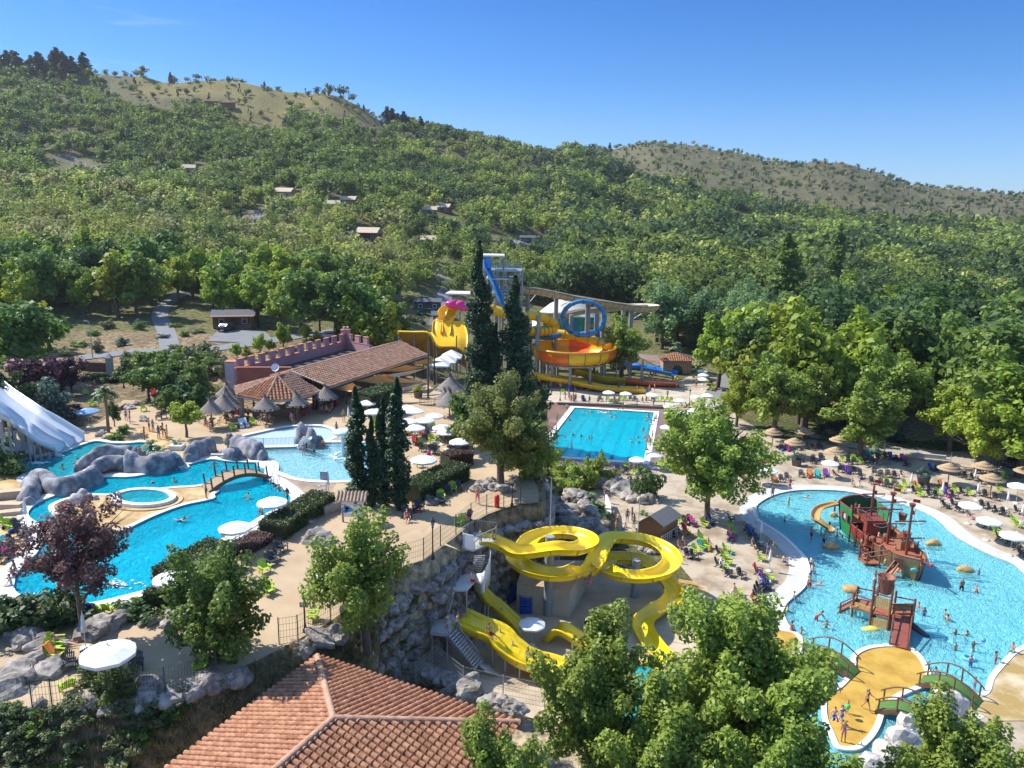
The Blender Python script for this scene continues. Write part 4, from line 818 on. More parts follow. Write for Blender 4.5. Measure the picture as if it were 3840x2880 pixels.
# ---- castle walls behind the bar
PINK=mat('pink_render',(.50,.27,.27),.9,var=.14,scale=.7,c2=(.56,.33,.33));REDW=mat('red_render',(.42,.13,.09),.9,var=.2,scale=.6,c2=(.46,.17,.12));CAP=mat('brick_cap',(.55,.20,.10),.85,var=.2)
GREYW=mat('grey_wall',(.50,.46,.46),.9,var=.12)
cs=thing('castle_wall','pink castle wall with square battlements behind the bar roof','wall',P(1150,1340,ZU));cs.location.z=ZU
zc=12.0
Wp=[P(a,b_,zc) for a,b_ in px('D 500,480 650,500 860,445 1110,365 1400,285 1630,225')];Wp=[Wp[0]]+Wp[1:]
A0,A1=P(*px('D 500,505')[0],zc),P(*px('D 1650,215')[0],zc);A2=P(*px('D 1905,262')[0],zc)
def battlement(a,b_,n_,z0,z1,hm,wcol,name='parapet',thick=.45,first=True):
 mb=MB();d=b_-a;d.z=0;l=d.length;u=d/l;s_=Vector((-u.y,u.x,0));M=Matrix((u,s_,Vector((0,0,1)))).transposed()
 mid=(a+b_)/2;mb.box((mid.x,mid.y,(z0+z1)/2),(l,thick,z1-z0),M=M);mb.box((mid.x,mid.y,z1+.04),(l,thick+.08,.08),M=M,mi=1)
 for i in range(n_):
  p=a+d*((i+.5)/n_);mb.box((p.x,p.y,z1+.08+hm/2),(l/n_*.5,thick-.02,hm),M=M);mb.box((p.x,p.y,z1+.08+hm+.05),(l/n_*.5+.1,thick+.06,.1),M=M,mi=1)
 mb.part(name,[wcol,CAP],cs)
battlement(A0,A1,12,ZU,zc,1.15,PINK);battlement(A1,A2,3,ZU,zc,1.15,PINK)
tw=A1+Vector((0,0,0));mb=MB();mb.box((tw.x,tw.y,(ZU+zc+1.9)/2),(1.5,1.0,zc+1.9-ZU));mb.box((tw.x,tw.y,zc+1.95),(1.6,1.1,.1),mi=1);mb.part('corner_tower',[PINK,CAP],cs)
tl=P(*px('D 465,480')[0],zc);mb=MB();mb.box((tl.x,tl.y,(ZU+zc+.7)/2),(1.5,1.3,zc+.7-ZU));mb.box((tl.x,tl.y,zc+.75),(1.6,1.4,.12),mi=1);mb.part('corner_tower',[GREYW,CAP],cs)
F0,F1=P(*px('D 520,560')[0],11.4),P(*px('D 1085,530')[0],11.8);F1.z=11.4
mb=MB();mb.add([(*F0[:2],ZU),(*F1[:2],ZU),(*F1[:2],12.3),(*F0[:2],12.3)],[(0,1,2,3)]);mb.beam((*F0[:2],12.35),(*F1[:2],12.35),.4,.12,1);mb.part('red_wall',[REDW,CAP],cs)
mb=MB();mb.add([(F0.x,F0.y,10.6),(F1.x,F1.y,10.6),(r1.x-3,r1.y,10.6),(A2.x,A2.y,10.6),(A1.x,A1.y,10.6),(A0.x,A0.y,10.6)],[(0,1,2,3,4,5)]);mb.part('flat_roof',mat('dark_gravel_roof',(.075,.055,.05),.95,var=.3,scale=1.5),cs)
b_=P(*px('D 925,560')[0],12.3);d=thing('satellite_dish','white satellite dish on the red castle wall','satellite dish',b_);mb=MB();mb.lathe([(.02,0),(.3,.04),(.55,.16)],n=16);mb.tf(Matrix.Translation((0,-.1,.9))@Matrix.Rotation(R(65),4,'X'));mb.build('dish',mat('white_paint',(.78,.78,.78),.5),d);MB().tube([(0,0,0),(0,0,.9)],.04).build('mast',mat('white_paint',(.8,.8,.8)),d)
WHITE=mat('white_paint',(.78,.78,.78),.5);STEEL=mat('galvanised_steel',(.42,.44,.46),.42,.55,var=.12);DGREEN=mat('green_metal',(.02,.07,.05),.5);BLACKM=mat('black_metal',(.03,.03,.035),.5)
for dx in(-.3,.3):
 mb=MB();mb.tube([(0,0,0),(0,0,.6)],.04);mb.lathe([(.06,0),(.10,.2),(.28,.45)],n=12);mb.v=[(y,x,z) for x,y,z in mb.v] if False else mb.v
 mb.build('loudspeaker',WHITE,None,Vector((tw.x+dx,tw.y,zc+2.0)));tag(bpy.data.objects[-1] if False else COL.objects[-1],'horn loudspeaker on top of the castle tower','loudspeaker','horn loudspeakers')
 # ---- cabins, tents, mobile homes
def cabin(name,x,y,z,w_,d_,h_,rh,rz,wallm,roofm,label,cat,win=True,porch=False,hip=False):
 t_=thing(name,label,cat,(x,y,z),None,rz)
 MB().box((0,0,h_/2-.3),(w_,d_,h_+.6)).build('wall',wallm,t_)
 mb=MB();a,b_=w_/2+.4,d_/2+.4
 if hip:vs=[(-a,-b_,h_),(a,-b_,h_),(a,b_,h_),(-a,b_,h_),(-a*.45,0,h_+rh),(a*.45,0,h_+rh)];fs=[(0,1,5,4),(1,2,5),(2,3,4,5),(3,0,4)]
 else:vs=[(-a,-b_,h_),(a,-b_,h_),(a,b_,h_),(-a,b_,h_),(-a,0,h_+rh),(a,0,h_+rh)];fs=[(0,1,5,4),(2,3,4,5),(1,2,5),(3,0,4)]
 mb.add(vs,fs).add([(v[0],v[1],v[2]-.12) for v in vs],[f[::-1] for f in fs]+[(0,1,2,3)]).build('roof',roofm,t_)
 if win:
  for k in(-.28,.28):
   f=MB().box((w_*k,-d_/2-.02,h_*.55),(1.1,.08,1.1)).build('window',WHITE,t_);MB().box((w_*k,-d_/2-.07,h_*.55),(.85,.03,.85)).build('pane',mat('dark_glass',(.03,.04,.05),.1),f)
  MB().box((0,-d_/2-.03,1.0),(.9,.06,2.0)).build('door',mat('door_brown',(.12,.07,.04),.6),t_)
 if porch:
  mb=MB();
  for k in(-1,1):mb.box((k*w_/2*.9,-d_/2-2,h_/2),(.15,.15,h_))
  mb.box((0,-d_/2-1.1,h_+.05),(w_+.5,2.4,.12));mb.box((0,-d_/2-2,.5),(w_*.9,.06,.9));mb.build('porch',mat('porch_wood',(.22,.13,.08),.8),t_)
 return t_
WOODW=mat('brown_cladding',(.20,.105,.06),.8,var=.25,stretch=(1,1,12));DGREYW=mat('grey_cladding',(.12,.13,.15),.8,stretch=(1,1,10));CANV=mat('beige_canvas',(.56,.45,.32),.9,var=.1);ROOFG=mat('dark_roof',(.09,.095,.11),.7,var=.2);ROOFW=mat('pale_roof',(.55,.55,.55),.7)
def at_(px_,py_):return on(px_,py_)
for a,b_,w_,d_,h_,rh,rz,wm,rm,lb,nm,pc in[(880,1225,8,5,2.6,1.0,.25,WOODW,ROOFG,'brown timber cabin with porch above the parked car','cabin',True),(1280,1160,6,4.5,3.2,1.3,-.5,mat('ochre_cladding',(.42,.24,.09),.8),mat('blue_grey_roof',(.12,.16,.21),.6),'ochre cabin with blue grey roof on the slope','cabin',False),(1175,1190,6,4,2.4,.8,.1,WOODW,ROOFG,'low dark cabin left of the ochre one','cabin',False),(1470,1120,5,4,3.2,1.2,.2,BEIGEW,mat('blue_grey_roof',(.1,.13,.17),.6),'beige hut with dark blue roof among trees','cabin',False),(1605,1165,7,4,2.6,.8,.05,mat('dark_cladding',(.10,.085,.09),.8),ROOFG,'dark mobile home with white windows','mobile home',False),(1665,1215,6,4,2.5,.9,.15,mat('taupe_cladding',(.25,.20,.20),.8),ROOFG,'taupe mobile home behind the yellow ramp','mobile home',False),(1385,905,9,6,3.0,2.2,-.25,WOODW,CANV,'big beige canvas lodge tent on the hillside','tent',True),(1607,925,6,5,2.6,1.8,.1,WOODW,CANV,'smaller beige canvas tent with washing outside','tent',False),(1070,748,9,6,3.0,2.0,-.2,BEIGEW,CANV,'pale canvas tent high among the oaks','tent',False),(710,648,7,5,2.6,2.0,.2,BEIGEW,CANV,'tiny canvas tent on the upper slope','tent',False),(1245,785,7,5,2.6,1.6,.3,WOODW,CANV,'canvas tent between two others in the wood','tent',False),(1310,775,7,5,2.6,1.8,-.1,WOODW,CANV,'canvas tent beside the big oak on the slope','tent',False),(1550,790,7,5,2.6,1.8,.4,WOODW,mat('brown_canvas',(.30,.19,.12),.9),'brown roofed tent on the middle slope','tent',False),(1610,810,7,5,2.6,1.8,.1,WOODW,CANV,'beige tent right of the brown roofed one','tent',False),(1665,800,7,5,2.6,1.8,-.3,WOODW,CANV,'last beige tent of the slope row','tent',False),(1830,832,7,5,2.6,1.8,.1,WOODW,CANV,'small beige tent above the mobile homes','tent',False),(1985,915,9,4.5,2.8,1.0,.1,DGREYW,ROOFG,'blue grey mobile home beside the hill road','mobile home',False),(1900,862,9,4.5,2.8,.9,-.05,DGREYW,ROOFW,'mobile home with pale roof behind the blue grey one','mobile home',False),(2060,880,9,4.5,2.8,1.0,.1,DGREYW,ROOFG,'mobile home half hidden by trees by the hill road','mobile home',False),(120,880,9,5,2.6,.8,.1,WOODW,ROOFW,'long cabin among trees at the left edge','mobile home',False),(140,960,9,5,2.4,.6,.1,WOODW,ROOFG,'lower cabin below the long one at the left edge','mobile home',False),(380,1010,7,5,2.6,1.5,.1,BEIGEW,mat('grey_canvas',(.45,.42,.36),.9),'grey canvas awning between trees','tent',False),(240,1080,8,4,2.4,.5,.05,WOODW,ROOFW,'flat roofed cabin above the yellow green trees','mobile home',False),(3270,1060,9,5,3,1,.3,WHITE,ROOFW,'white caravan glimpsed between trees','mobile home',False),(3420,1080,9,5,3,1,.1,WHITE,mat('tile_far',(.4,.2,.15),.8),'white house with reddish roof among the trees','house',False),(3480,1370,5,3.5,2.4,1.6,.1,mat('blue_tent',(.2,.35,.6),.8),mat('blue_tent',(.3,.5,.7),.8),'small blue and white tent among the trees','tent',False)]:
 q_=at_(a,b_);cabin(nm if nm!='mobile home' else 'mobile_home',q_.x,q_.y,q_.z,w_,d_,h_,rh,rz,wm,rm,lb,nm,porch=pc)
q_=V(830,420,640);
for a,b_,lb in((800,405,'long rusty shed on the bare hilltop'),(852,412,'second rusty shed right of the first on the hilltop')):q_=at_(a,b_);cabin('shed',q_.x,q_.y,q_.z,11,6,4.5,.6,0,mat('rust_cladding',(.22,.10,.05),.8),mat('rust_roof',(.28,.17,.10),.8),lb,'shed',win=False)
BRG=mat('brown_roof_gravel',(.22,.145,.12),.95,var=.3,scale=.8,c2=(.30,.21,.17))
fr_=thing('flat_building','low brown gravel flat roof behind the blue slide','building',P(2500,1350,.6));fr_.location.z=0
pg=[P(a,b_,.6) for a,b_ in px('H 1395,1085 1960,1110 2050,1290 1640,1340 1380,1215')];MB().prism([p[:2] for p in pg],0,.6).part('wall',mat('brown_stone',(.26,.18,.13),.9,var=.3,scale=2),fr_)
MB().prism([p[:2] for p in offset([(p.x,p.y) for p in pg],.2)],.6,.7).part('roof',BRG,fr_)
q_=P(*px('H 1770,1395')[0],0);hh=thing('stone_hut','stone hut with tiled pyramid roof and arched doorway','building',q_)
MB().box((0,2.2,1.5),(6.2,4,3.2)).build('wall',mat('warm_stone',(.42,.27,.18),.9,var=.25,scale=2.5),hh)
mb=MB();a,b_,hz=3.6,2.5,3.1;tp=Vector((0,2.2,hz+1.5));K_=[Vector((-a,2.2-b_,hz)),Vector((a,2.2-b_,hz)),Vector((a,2.2+b_,hz)),Vector((-a,2.2+b_,hz))]
for i in range(4):tiles(mb,[K_[i-1],K_[i],tp],.5,.6,seed=30+i,segs=3)
mb.build('roof',TILE,hh)
mb=MB();ar=[(-1.1,.14,0)]+[(1.1*math.cos(a_),.14,1.0+1.0*math.sin(a_)) for a_ in np.linspace(math.pi,0,9)]+[(1.1,.14,0)];mb.add(ar,[tuple(range(len(ar)))[::-1]]);mb.add([(x,y+.04,z) for x,y,z in ar],[tuple(range(len(ar)))]);mb.build('arched_door',mat('dark_green_door',(.02,.07,.06),.5),hh)
cabin('tiled_hut',P(2560,1290,.7).x,P(2560,1290,.7).y,.7,7.0,4,1.0,1.3,0,mat('warm_stone',(.4,.3,.2)),TILEB,'small tiled hip roof on top of the brown flat roof','building',win=False,hip=True)
q0=P(*px('L 830,510')[0],0);q1=P(*px('L 1040,545')[0],0);hz=2.2
F_l,F_r=P(*px('L 805,500')[0],0),P(*px('L 1050,525')[0],0);B_r=P(*px('L 1215,420')[0],0);ux=(F_r-F_l);uy=(B_r-F_r);B_l=F_l+uy
hut=thing('wooden_hut','brown wooden hut with grey felt roof beside the boulders','hut',(F_l+B_r)/2)
rot=Matrix.Identity(3);mb=MB();mb.prism([p[:2] for p in(F_l,F_r,B_r,B_l)],0,hz)
gl,gr=(F_l+B_l)/2,(F_r+B_r)/2;apx=(F_l+F_r)/2;bpx=(B_l+B_r)/2
mb.add([(*F_l[:2],hz),(*F_r[:2],hz),(*apx[:2],hz+.9)],[(0,1,2)]);mb.add([(*B_l[:2],hz),(*B_r[:2],hz),(*bpx[:2],hz+.9)],[(0,2,1)])
mb.part('wall',mat('hut_planks',(.33,.14,.05),.75,var=.25,stretch=(.2,.2,16),scale=2,c2=(.40,.19,.08)),hut)
ov=.3;mb=MB();ed_=ux.normalized()*ov;ud=uy.normalized()*ov
for sg,Fa,Ba in((-1,F_l,B_l),(1,F_r,B_r)):
 vs=[Vector((*(Fa+ed_*sg-ud)[:2],hz-.12)),Vector((*(Ba+ed_*sg+ud)[:2],hz-.12)),Vector((*(bpx+ud)[:2],hz+.98)),Vector((*(apx-ud)[:2],hz+.98))]
 mb.add(vs+[v-Vector((0,0,.08)) for v in vs],[(0,1,2,3),(4,7,6,5),(0,3,7,4),(1,5,6,2),(0,4,5,1)])
mb.part('roof',mat('grey_felt',(.27,.255,.24),.95,var=.12,bump=.2),hut)
mb=MB();p0,p1=F_r+ux.normalized()*.35,B_r+ux.normalized()*.35
for k in range(9):p=p0.lerp(p1,k/8)-uy.normalized()*.8;mb.box((p.x,p.y,.6),(.07,.07,1.2))
for z_ in(.5,.8,1.1):mb.beam((p0-uy.normalized()*.8)+Vector((0,0,z_)),(p1-uy.normalized()*.8)+Vector((0,0,z_)),.05,.08)
mb.part('slatted_rail',mat('weathered_white',(.55,.52,.48),.8),hut)
blk=[P(a,b_,2.6) for a,b_ in px('K 1215,930 1210,700 1960,600 1855,930 1765,990')]
blk=[P(*px('K 1212,935')[0],2.6),P(*px('K 1765,1010')[0],2.6),P(*px('K 1960,700')[0],2.6),P(*px('K 1300,690')[0],2.6)]
pb=thing('pump_house','cream concrete block with flat roof beneath the yellow spiral','building',sum(blk,Vector())/4);pb.location.z=0
MB().prism([p[:2] for p in blk],-.1,2.5).part('wall',mat('cream_concrete',(.56,.46,.34),.85,var=.12,scale=.6),pb);MB().prism([p[:2] for p in blk],2.5,2.62).part('roof',mat('tan_slab',(.52,.39,.26),.9,var=.12,scale=.4),pb)
q_=P(*px('E 1725,715')[0],ZU);mbd=thing('map_board','white map board with blue pool plan under a small tiled roof','sign',q_)
MB().box((0,0,1.35),(1.9,.08,1.7)).build('panel',WHITE,mbd)
mb=MB();rr=random.Random(4)
for cx_,cz_,a,b_ in[(-.55,1.35,.24,.2),(-.35,1.18,.32,.22),(-.62,1.0,.2,.13),(.45,1.1,.13,.24),(.3,1.0,.2,.12),(.3,1.75,.18,.13)]:
 n_=18;vs=[(cx_+a*math.cos(2*math.pi*k/n_)*(1+.15*math.sin(k*1.3)),-.05,cz_+b_*math.sin(2*math.pi*k/n_)) for k in range(n_)];mb.add(vs,[tuple(range(n_))])
for cx_,cz_ in((-.75,1.6),(-.1,1.95),(.25,1.5)):mb.box((cx_,-.05,cz_),(.35,.01,.04))
mb.build('pool_plan',mat('plan_blue',(.03,.20,.55),.5),mbd)
mb=MB()
for k in(-1,1):mb.box((k*.85,0,.6),(.14,.14,1.4))
mb.build('posts',mat('grey_wood',(.3,.27,.23),.9),mbd)
mb=MB()
for i in range(9):x_=-1.2+i*.3;mb.tube([(x_,-.65,2.15),(x_,.1,2.75)],.11,6);mb.tube([(x_,.1,2.75),(x_,.6,2.35)],.11,6)
mb.box((0,-.3,2.42),(2.5,.85,.05),M=Matrix.Rotation(R(38),3,'X'));mb.build('tiled_roof',mat('lichen_tile',(.42,.30,.21),.95,var=.3,scale=4),mbd)
# ====== poles, lamps, fences
def pole(code,z,h_,r_,label,m=STEEL,cat='pole',name='pole'):
 a=px(code)[0];p=P(a[0],a[1],z);MB().tube([(0,0,0),(0,0,h_)],[r_,r_*.8],8).build(name,m,None,p);return tag(COL.objects[-1],label,cat)
def lamp(code,z,h_,label,sign=False):
 a=px(code)[0];p=P(a[0],a[1],z);t_=thing('street_lamp',label,'street lamp',p,'black lantern lamp posts')
 MB().lathe([(.16,0),(.16,.25),(.09,.4),(.06,.8),(.05,h_-.75),(.11,h_-.7),(.05,h_-.62)],n=8).build('post',BLACKM,t_)
 l_=MB().lathe([(.09,h_-.6),(.20,h_-.2),(.19,h_-.18)],n=6,sm=False).build('lantern',mat('lamp_glass',(.30,.31,.30),.2),t_);MB().lathe([(.23,h_-.18),(.15,h_-.05),(.05,h_+.05),(.02,h_+.2),(0,h_+.22)],n=6,sm=False).build('lantern_cap',BLACKM,l_)
 if sign:MB().box((0,-.1,h_-1.05),(.5,.04,.34)).build('sign_plate',mat('grey_sign',(.35,.37,.40),.5),t_)
lamp('F 1230,265',ZU-.1,3.1,'black lantern lamp above the tiled roof by the fence',True);lamp('K 340,685',ZU,3.3,'black lantern lamp beside the slide stairs fence');lamp('I 1437,1385',ZU,2.9,'black lantern lamp beside the red rescue float')
lamp('E 1052,640',ZU,2.4,'lantern lamp rising from the clipped hedge');lamp('A 1285,430',ZU,4.2,'lantern lamp among the garden bushes on the left');lamp('J 277,285',0,3.4,'lantern lamp at the far left corner of the sport pool');lamp('J 1617,330',0,3.0,'lantern lamp beside the far white parasols')
pole('K 1563,440',8.3,4.0,.04,'thin antenna pole standing on the near slide column',mat('beige_pole',(.4,.38,.32),.6),'mast','mast') if False else None
p=on(348,1345);MB().tube([(0,0,0),(0,0,6.2)],[.09,.06],8).tube([(0,0,6.2),(-.5,0,6.35)],.05).box((-.6,0,6.35),(.6,.25,.1)).build('street_light',STEEL,None,p);tag(COL.objects[-1],'modern grey street light by the lane at the left','street light')
pole('G 250,1500',ZU,0,.1,'') if False else None
for code,tp,lb in(('G 248,1440',1110,'rusty mast holding the first sail shade'),('G 568,1640',1060,'dark rusty mast in the middle of the sail shades'),('G 632,1500',1055,'leaning brown mast between the sail shades and white tents'),('G 862,1370',990,'thin brown mast in front of the yellow ramp')):
 a=px(code)[0];p=P(a[0],a[1],ZU if a[1]>1430 else 6);t_=V(a[0],900+tp/2.765,p.y);MB().tube([(0,0,0),(t_.x-p.x,0,t_.z-p.z)],[.14,.10],8).build('mast',mat('rusty_mast',(.10,.075,.06),.8,var=.3),None,p);tag(COL.objects[-1],lb,'mast','masts of the sail shades')
SAILO=mat('sail_orange',(.72,.40,.14),.85,var=.06);SAILC=mat('sail_cream',(.62,.55,.43),.85,var=.05)
def sail(code,zs,m,label):
 c=[P(a[0],a[1],z_) for a,z_ in zip(px(code),zs)];n_=8;mb=MB();vs=[]
 if len(c)==3:c=[c[0],c[1],c[2],c[2].lerp(c[0],.5)]
 for i in range(n_+1):
  for j in range(n_+1):
   u,v_=i/n_,j/n_;p=c[0].lerp(c[1],u).lerp(c[3].lerp(c[2],u),v_);e=4*u*(1-u)*4*v_*(1-v_);mid=sum(c,Vector())/4
   b_=1-.10*(4*u*(1-u)*abs(2*v_-1)+4*v_*(1-v_)*abs(2*u-1));p=mid+(p-mid)*b_;p.z-=.35*e;vs.append(p)
 fs=[(i*(n_+1)+j,(i+1)*(n_+1)+j,(i+1)*(n_+1)+j+1,i*(n_+1)+j+1) for i in range(n_) for j in range(n_)]
 mb.add(vs,fs,0,True).build('sail_shade',m);tag(COL.objects[-1],label,'sail shade','sail shades beside the bar')
sail('D 1490,715 1720,650 1820,700 1700,745',[10.4,11.6,10.8,10.6],SAILO,'small orange sail shade at the bar corner')
sail('D 1750,632 2000,560 2212,640 1990,665',[10.8,12,10.8,10.4],SAILO,'large orange sail shade over the terrace')
sail('G 0,1400 120,1390 520,1475 90,1500',[11.5,12,10.5,10.5],SAILO,'long orange sail shade behind the hedge')
sail('G 60,1365 340,1295 540,1320 300,1360',[11,12,10.8,10.8],SAILO,'orange sail shade behind the cream one')
sail('G 130,1400 420,1350 570,1325 230,1430',[11,11.5,11.5,10.6],SAILC,'cream sail shade across the middle')
sail('G 390,1275 540,1235 740,1262 560,1285',[11.5,12.2,11,11],SAILO,'orange sail shade furthest from the pool')
sail('G 280,1540 420,1500 560,1468 300,1560',[10,10.8,11,9.8],SAILC,'narrow cream sail shade near the planter')
def tent(code,z,w_,h_,label):
 a=px(code)[0];p=P(a[0],a[1],z);t_=thing('garden_tent',label,'garden tent',p,'white pointed garden tents');s_=w_/2
 MB().add([(-s_,-s_,h_),(s_,-s_,h_),(s_,s_,h_),(-s_,s_,h_),(0,0,h_+1.2)],[(0,1,4),(1,2,4),(2,3,4),(3,0,4)]).add([(-s_,-s_,h_-.25),(s_,-s_,h_-.25),(s_,s_,h_-.25),(-s_,s_,h_-.25),(-s_,-s_,h_),(s_,-s_,h_),(s_,s_,h_),(-s_,s_,h_)],[(0,1,5,4),(1,2,6,5),(2,3,7,6),(3,0,4,7)]).build('canopy',WHITE,t_)
 for i,(x_,y_) in enumerate(((-1,-1),(1,-1),(1,1),(-1,1))):MB().box((x_*s_,y_*s_,h_/2),(.08,.08,h_)).build('leg',STEEL,t_)
for c_,lb in(('G 680,1440','white pointed tent nearest the dark tables'),('G 750,1400','white pointed tent in the middle of the three'),('G 810,1350','white pointed tent furthest back')):tent(c_,ZU-1,3.6,2.5,lb)
MESHG=mat('fence_wire',(.05,.07,.06),.5);MESHS=mat('fence_wire_steel',(.50,.52,.54),.4,.5)
def fence(pts,h_,label,post=DGREEN,wire=MESHG,gap=.16,wr=.006,rows=(0,.25,.5,.75,1),top=0.,name='mesh_fence',pr=.035,every=None,cat='fence'):
 base=[Vector(p) for p in pts];mid=sum(base,Vector())/len(base);t_=thing(name,label,cat,mid)
 mb=MB()
 for i in range(len(base)-1):
  a,b_=base[i],base[i+1];n_=max(1,int((b_-a).length/gap))
  for k in range(n_):
   p=a.lerp(b_,(k+.5)/n_);mb.beam(p+Vector((0,0,.03)),p+Vector((0,0,h_)),wr*2,wr*2)
  for r_ in rows:mb.beam(a+Vector((0,0,.03+(h_-.03)*r_)),b_+Vector((0,0,.03+(h_-.03)*r_)),wr*2.4,wr*2.4)
 mb.part('wire_panels',wire,t_)
 for i,p in enumerate(base):
  if every and i%every:continue
  MB().tube([p-Vector((0,0,.1)),p+Vector((0,0,h_+.08))],pr,6).part('post',post,t_)
def PZs(code,z):return[P(a[0],a[1],z) for a in px(code)]
def PT(code):return[on(a[0],a[1]) for a in px(code)]
fence(PZs('C 340,1060 545,1045 1120,960 1720,915 M -2100,650 F 320,745',ZU)[:4]+PZs('F 320,745',ZU),1.75,'green wire fence at the edge of the lower left terrace')
fence(PZs('F 960,380 1155,350 1495,150 1700,60',ZU),1.75,'green wire fence by the lamp above the tiled roof')
fence(PZs('K 35,760 245,690 420,550 580,430 735,305 898,210 1075,145 1250,100 1440,90',ZU),1.75,'green wire fence along the top of the boulder wall')
fence([P(a,b_,1.0) for a,b_ in px('M 0,800 165,800 375,620')],1.8,'grey mesh fence corner behind the tiled roof',MESHS,MESHS,.10,.006,(0,.2,.4,.6,.8,1))
fence([P(a,b_,1.0) for a,b_ in px('M 375,620 655,845 1068,945 1500,1030')],1.8,'long grey mesh fence at the foot of the slide stairs',MESHS,MESHS,.10,.007,(0,.2,.4,.6,.8,1))
fence(PZs('J 430,300 760,320 1080,330 1360,345',0),1.0,'low railing behind the far edge of the sport pool',BLACKM,BLACKM,.2,.008,(0,1))
fence(PZs('J 620,985 760,1010 1000,1050 1140,1085',0),1.1,'dark railing behind the near edge of the sport pool',BLACKM,BLACKM,.16,.008,(0,1))
fence(PZs('D 520,1312 800,1330 1120,1318',ZU),1.15,'white bar fence between splash pool and kids pool',WHITE,WHITE,.14,.018,(0,1),pr=.03)
fence(PZs('S 90,495 210,465',.3),1.1,'small bar fence by the first green footbridge',STEEL,STEEL,.12,.012,(0,1))
fence(PZs('L 820,870 1000,830 1120,900',0),1.1,'bar fence behind the spiral slide',BLACKM,BLACKM,.14,.010,(0,1))
fence(PZs('N 600,380 900,400 1350,430 O 760,540 1100,600 1450,650 2212,760',0),1.5,'wire fence behind the straw parasols',STEEL,MESHS,.4,.005)
mb=MB();pp=PZs('I 480,330 700,350',ZU);fence(pp,1.0,'wooden rail fence by the stone arch',mat('fence_wood',(.38,.28,.18),.9),mat('fence_wood',(.38,.28,.18),.9),.2,.02,(0,1))
fence(PZs('H 1100,1240 1450,1290 1640,1330',0),1.1,'green fence along the blue slide',DGREEN,DGREEN,.3,.012,(0,1))
def lowwall(code,z,h_,w_,m,label,name='low_wall'):
 b_=PZs(code,z);mb=MB()
 for i in range(len(b_)-1):mb.beam(b_[i]+Vector((0,0,h_/2)),b_[i+1]+Vector((0,0,h_/2)),w_,h_)
 mb.build(name,m);tag(COL.objects[-1],label,'wall')
STONE=mat('pale_stone',(.42,.38,.32),.9,var=.2,scale=1.5,bump=.4)
lowwall('J 250,325 780,345 1380,372',0,.5,.4,mat('dark_step',(.20,.17,.15),.9),'low dark wall behind the far pool edge');lowwall('J 620,1010 780,1035',0,.5,.3,STONE,'pale wall left of the near pool railing')
lowwall('E 1420,640 1500,610 1630,560',ZU,.8,.4,STONE,'stone retaining wall beside the map board');lowwall('O 0,385 200,420 760,560',0,.6,.3,STONE,'long low wall behind the lagoon chairs');lowwall('O 1060,590 1400,625',0,.7,.4,mat('pale_render',(.55,.5,.43),.9),'pale wall behind the chairs under the trees')
lowwall('J 750,1370 790,1480 795,1580',0,1.4,.2,WHITE,'white board fence beside the queue at the hut','board_fence')
lowwall('B -60,430 230,420',ZU,.25,.8,mat('step_tan',(.5,.4,.28),.9),'upper tan step beside the rock wall','step');lowwall('B -60,380 225,350',ZU,.4,.8,mat('step_tan',(.5,.4,.28),.9),'second tan step beside the rock wall','step');lowwall('B -60,300 230,300',ZU,.55,.8,mat('step_tan',(.5,.4,.28),.9),'third tan step beside the rock wall','step');lowwall('B -60,200 250,170',ZU,.7,.8,mat('step_tan',(.5,.4,.28),.9),'topmost tan step beside the rock wall','step')
lowwall('A 1150,640 1280,640',ZU,.5,2.2,mat('deck_boards',(.35,.24,.15),.85),'wooden terrace steps behind the palm','terrace_step')
q_=P(*px('A 1150,330')[0],ZU);MB().box((0,0,1.6),(.8,.8,3.2)).box((0,0,3.25),(1.0,1.0,.15)).add([(-.45,-.45,3.32),(.45,-.45,3.32),(.45,.45,3.32),(-.45,.45,3.32),(0,0,4.0)],[(0,1,4),(1,2,4),(2,3,4),(3,0,4)]).build('stone_pillar',STONE,None,q_);tag(COL.objects[-1],'grey stone pillar with pointed cap in the left garden','pillar')
lowwall('A 860,300 1130,310',ZU,2.2,.3,mat('brown_gate',(.14,.07,.05),.8),'dark brown wooden gate left of the stone pillar','gate')
# ====== rocks
ROCKB=mat('artificial_rock',(.19,.195,.225),.85,var=.35,scale=1.0,c2=(.38,.375,.39),bump=.6,bscale=5,thr=(.4,.66))
ROCKG=mat('boulder',(.26,.225,.195),.95,var=.35,scale=1.3,c2=(.44,.40,.355),bump=.8,bscale=6,thr=(.35,.65));ROCKW=mat('white_rock',(.50,.46,.40),.9,var=.15,scale=1.0,c2=(.64,.60,.54),bump=.5,bscale=5)
def rockrow(name,code,z,items,label,m=ROCKB,sub=3,amp=.28):
 """one continuous artificial rock made of overlapping lobes"""
 mb=MB()
 for i,(a,(rx,ry,rz)) in enumerate(zip(px(code),items)):
  p=P(a[0],a[1],z);mb.blob((p.x,p.y,z+rz*.25),(rx,ry,rz),i+len(code),amp,1.2,sub,sm=True)
 mb.build(name,m);return tag(COL.objects[-1],label,'artificial rock')
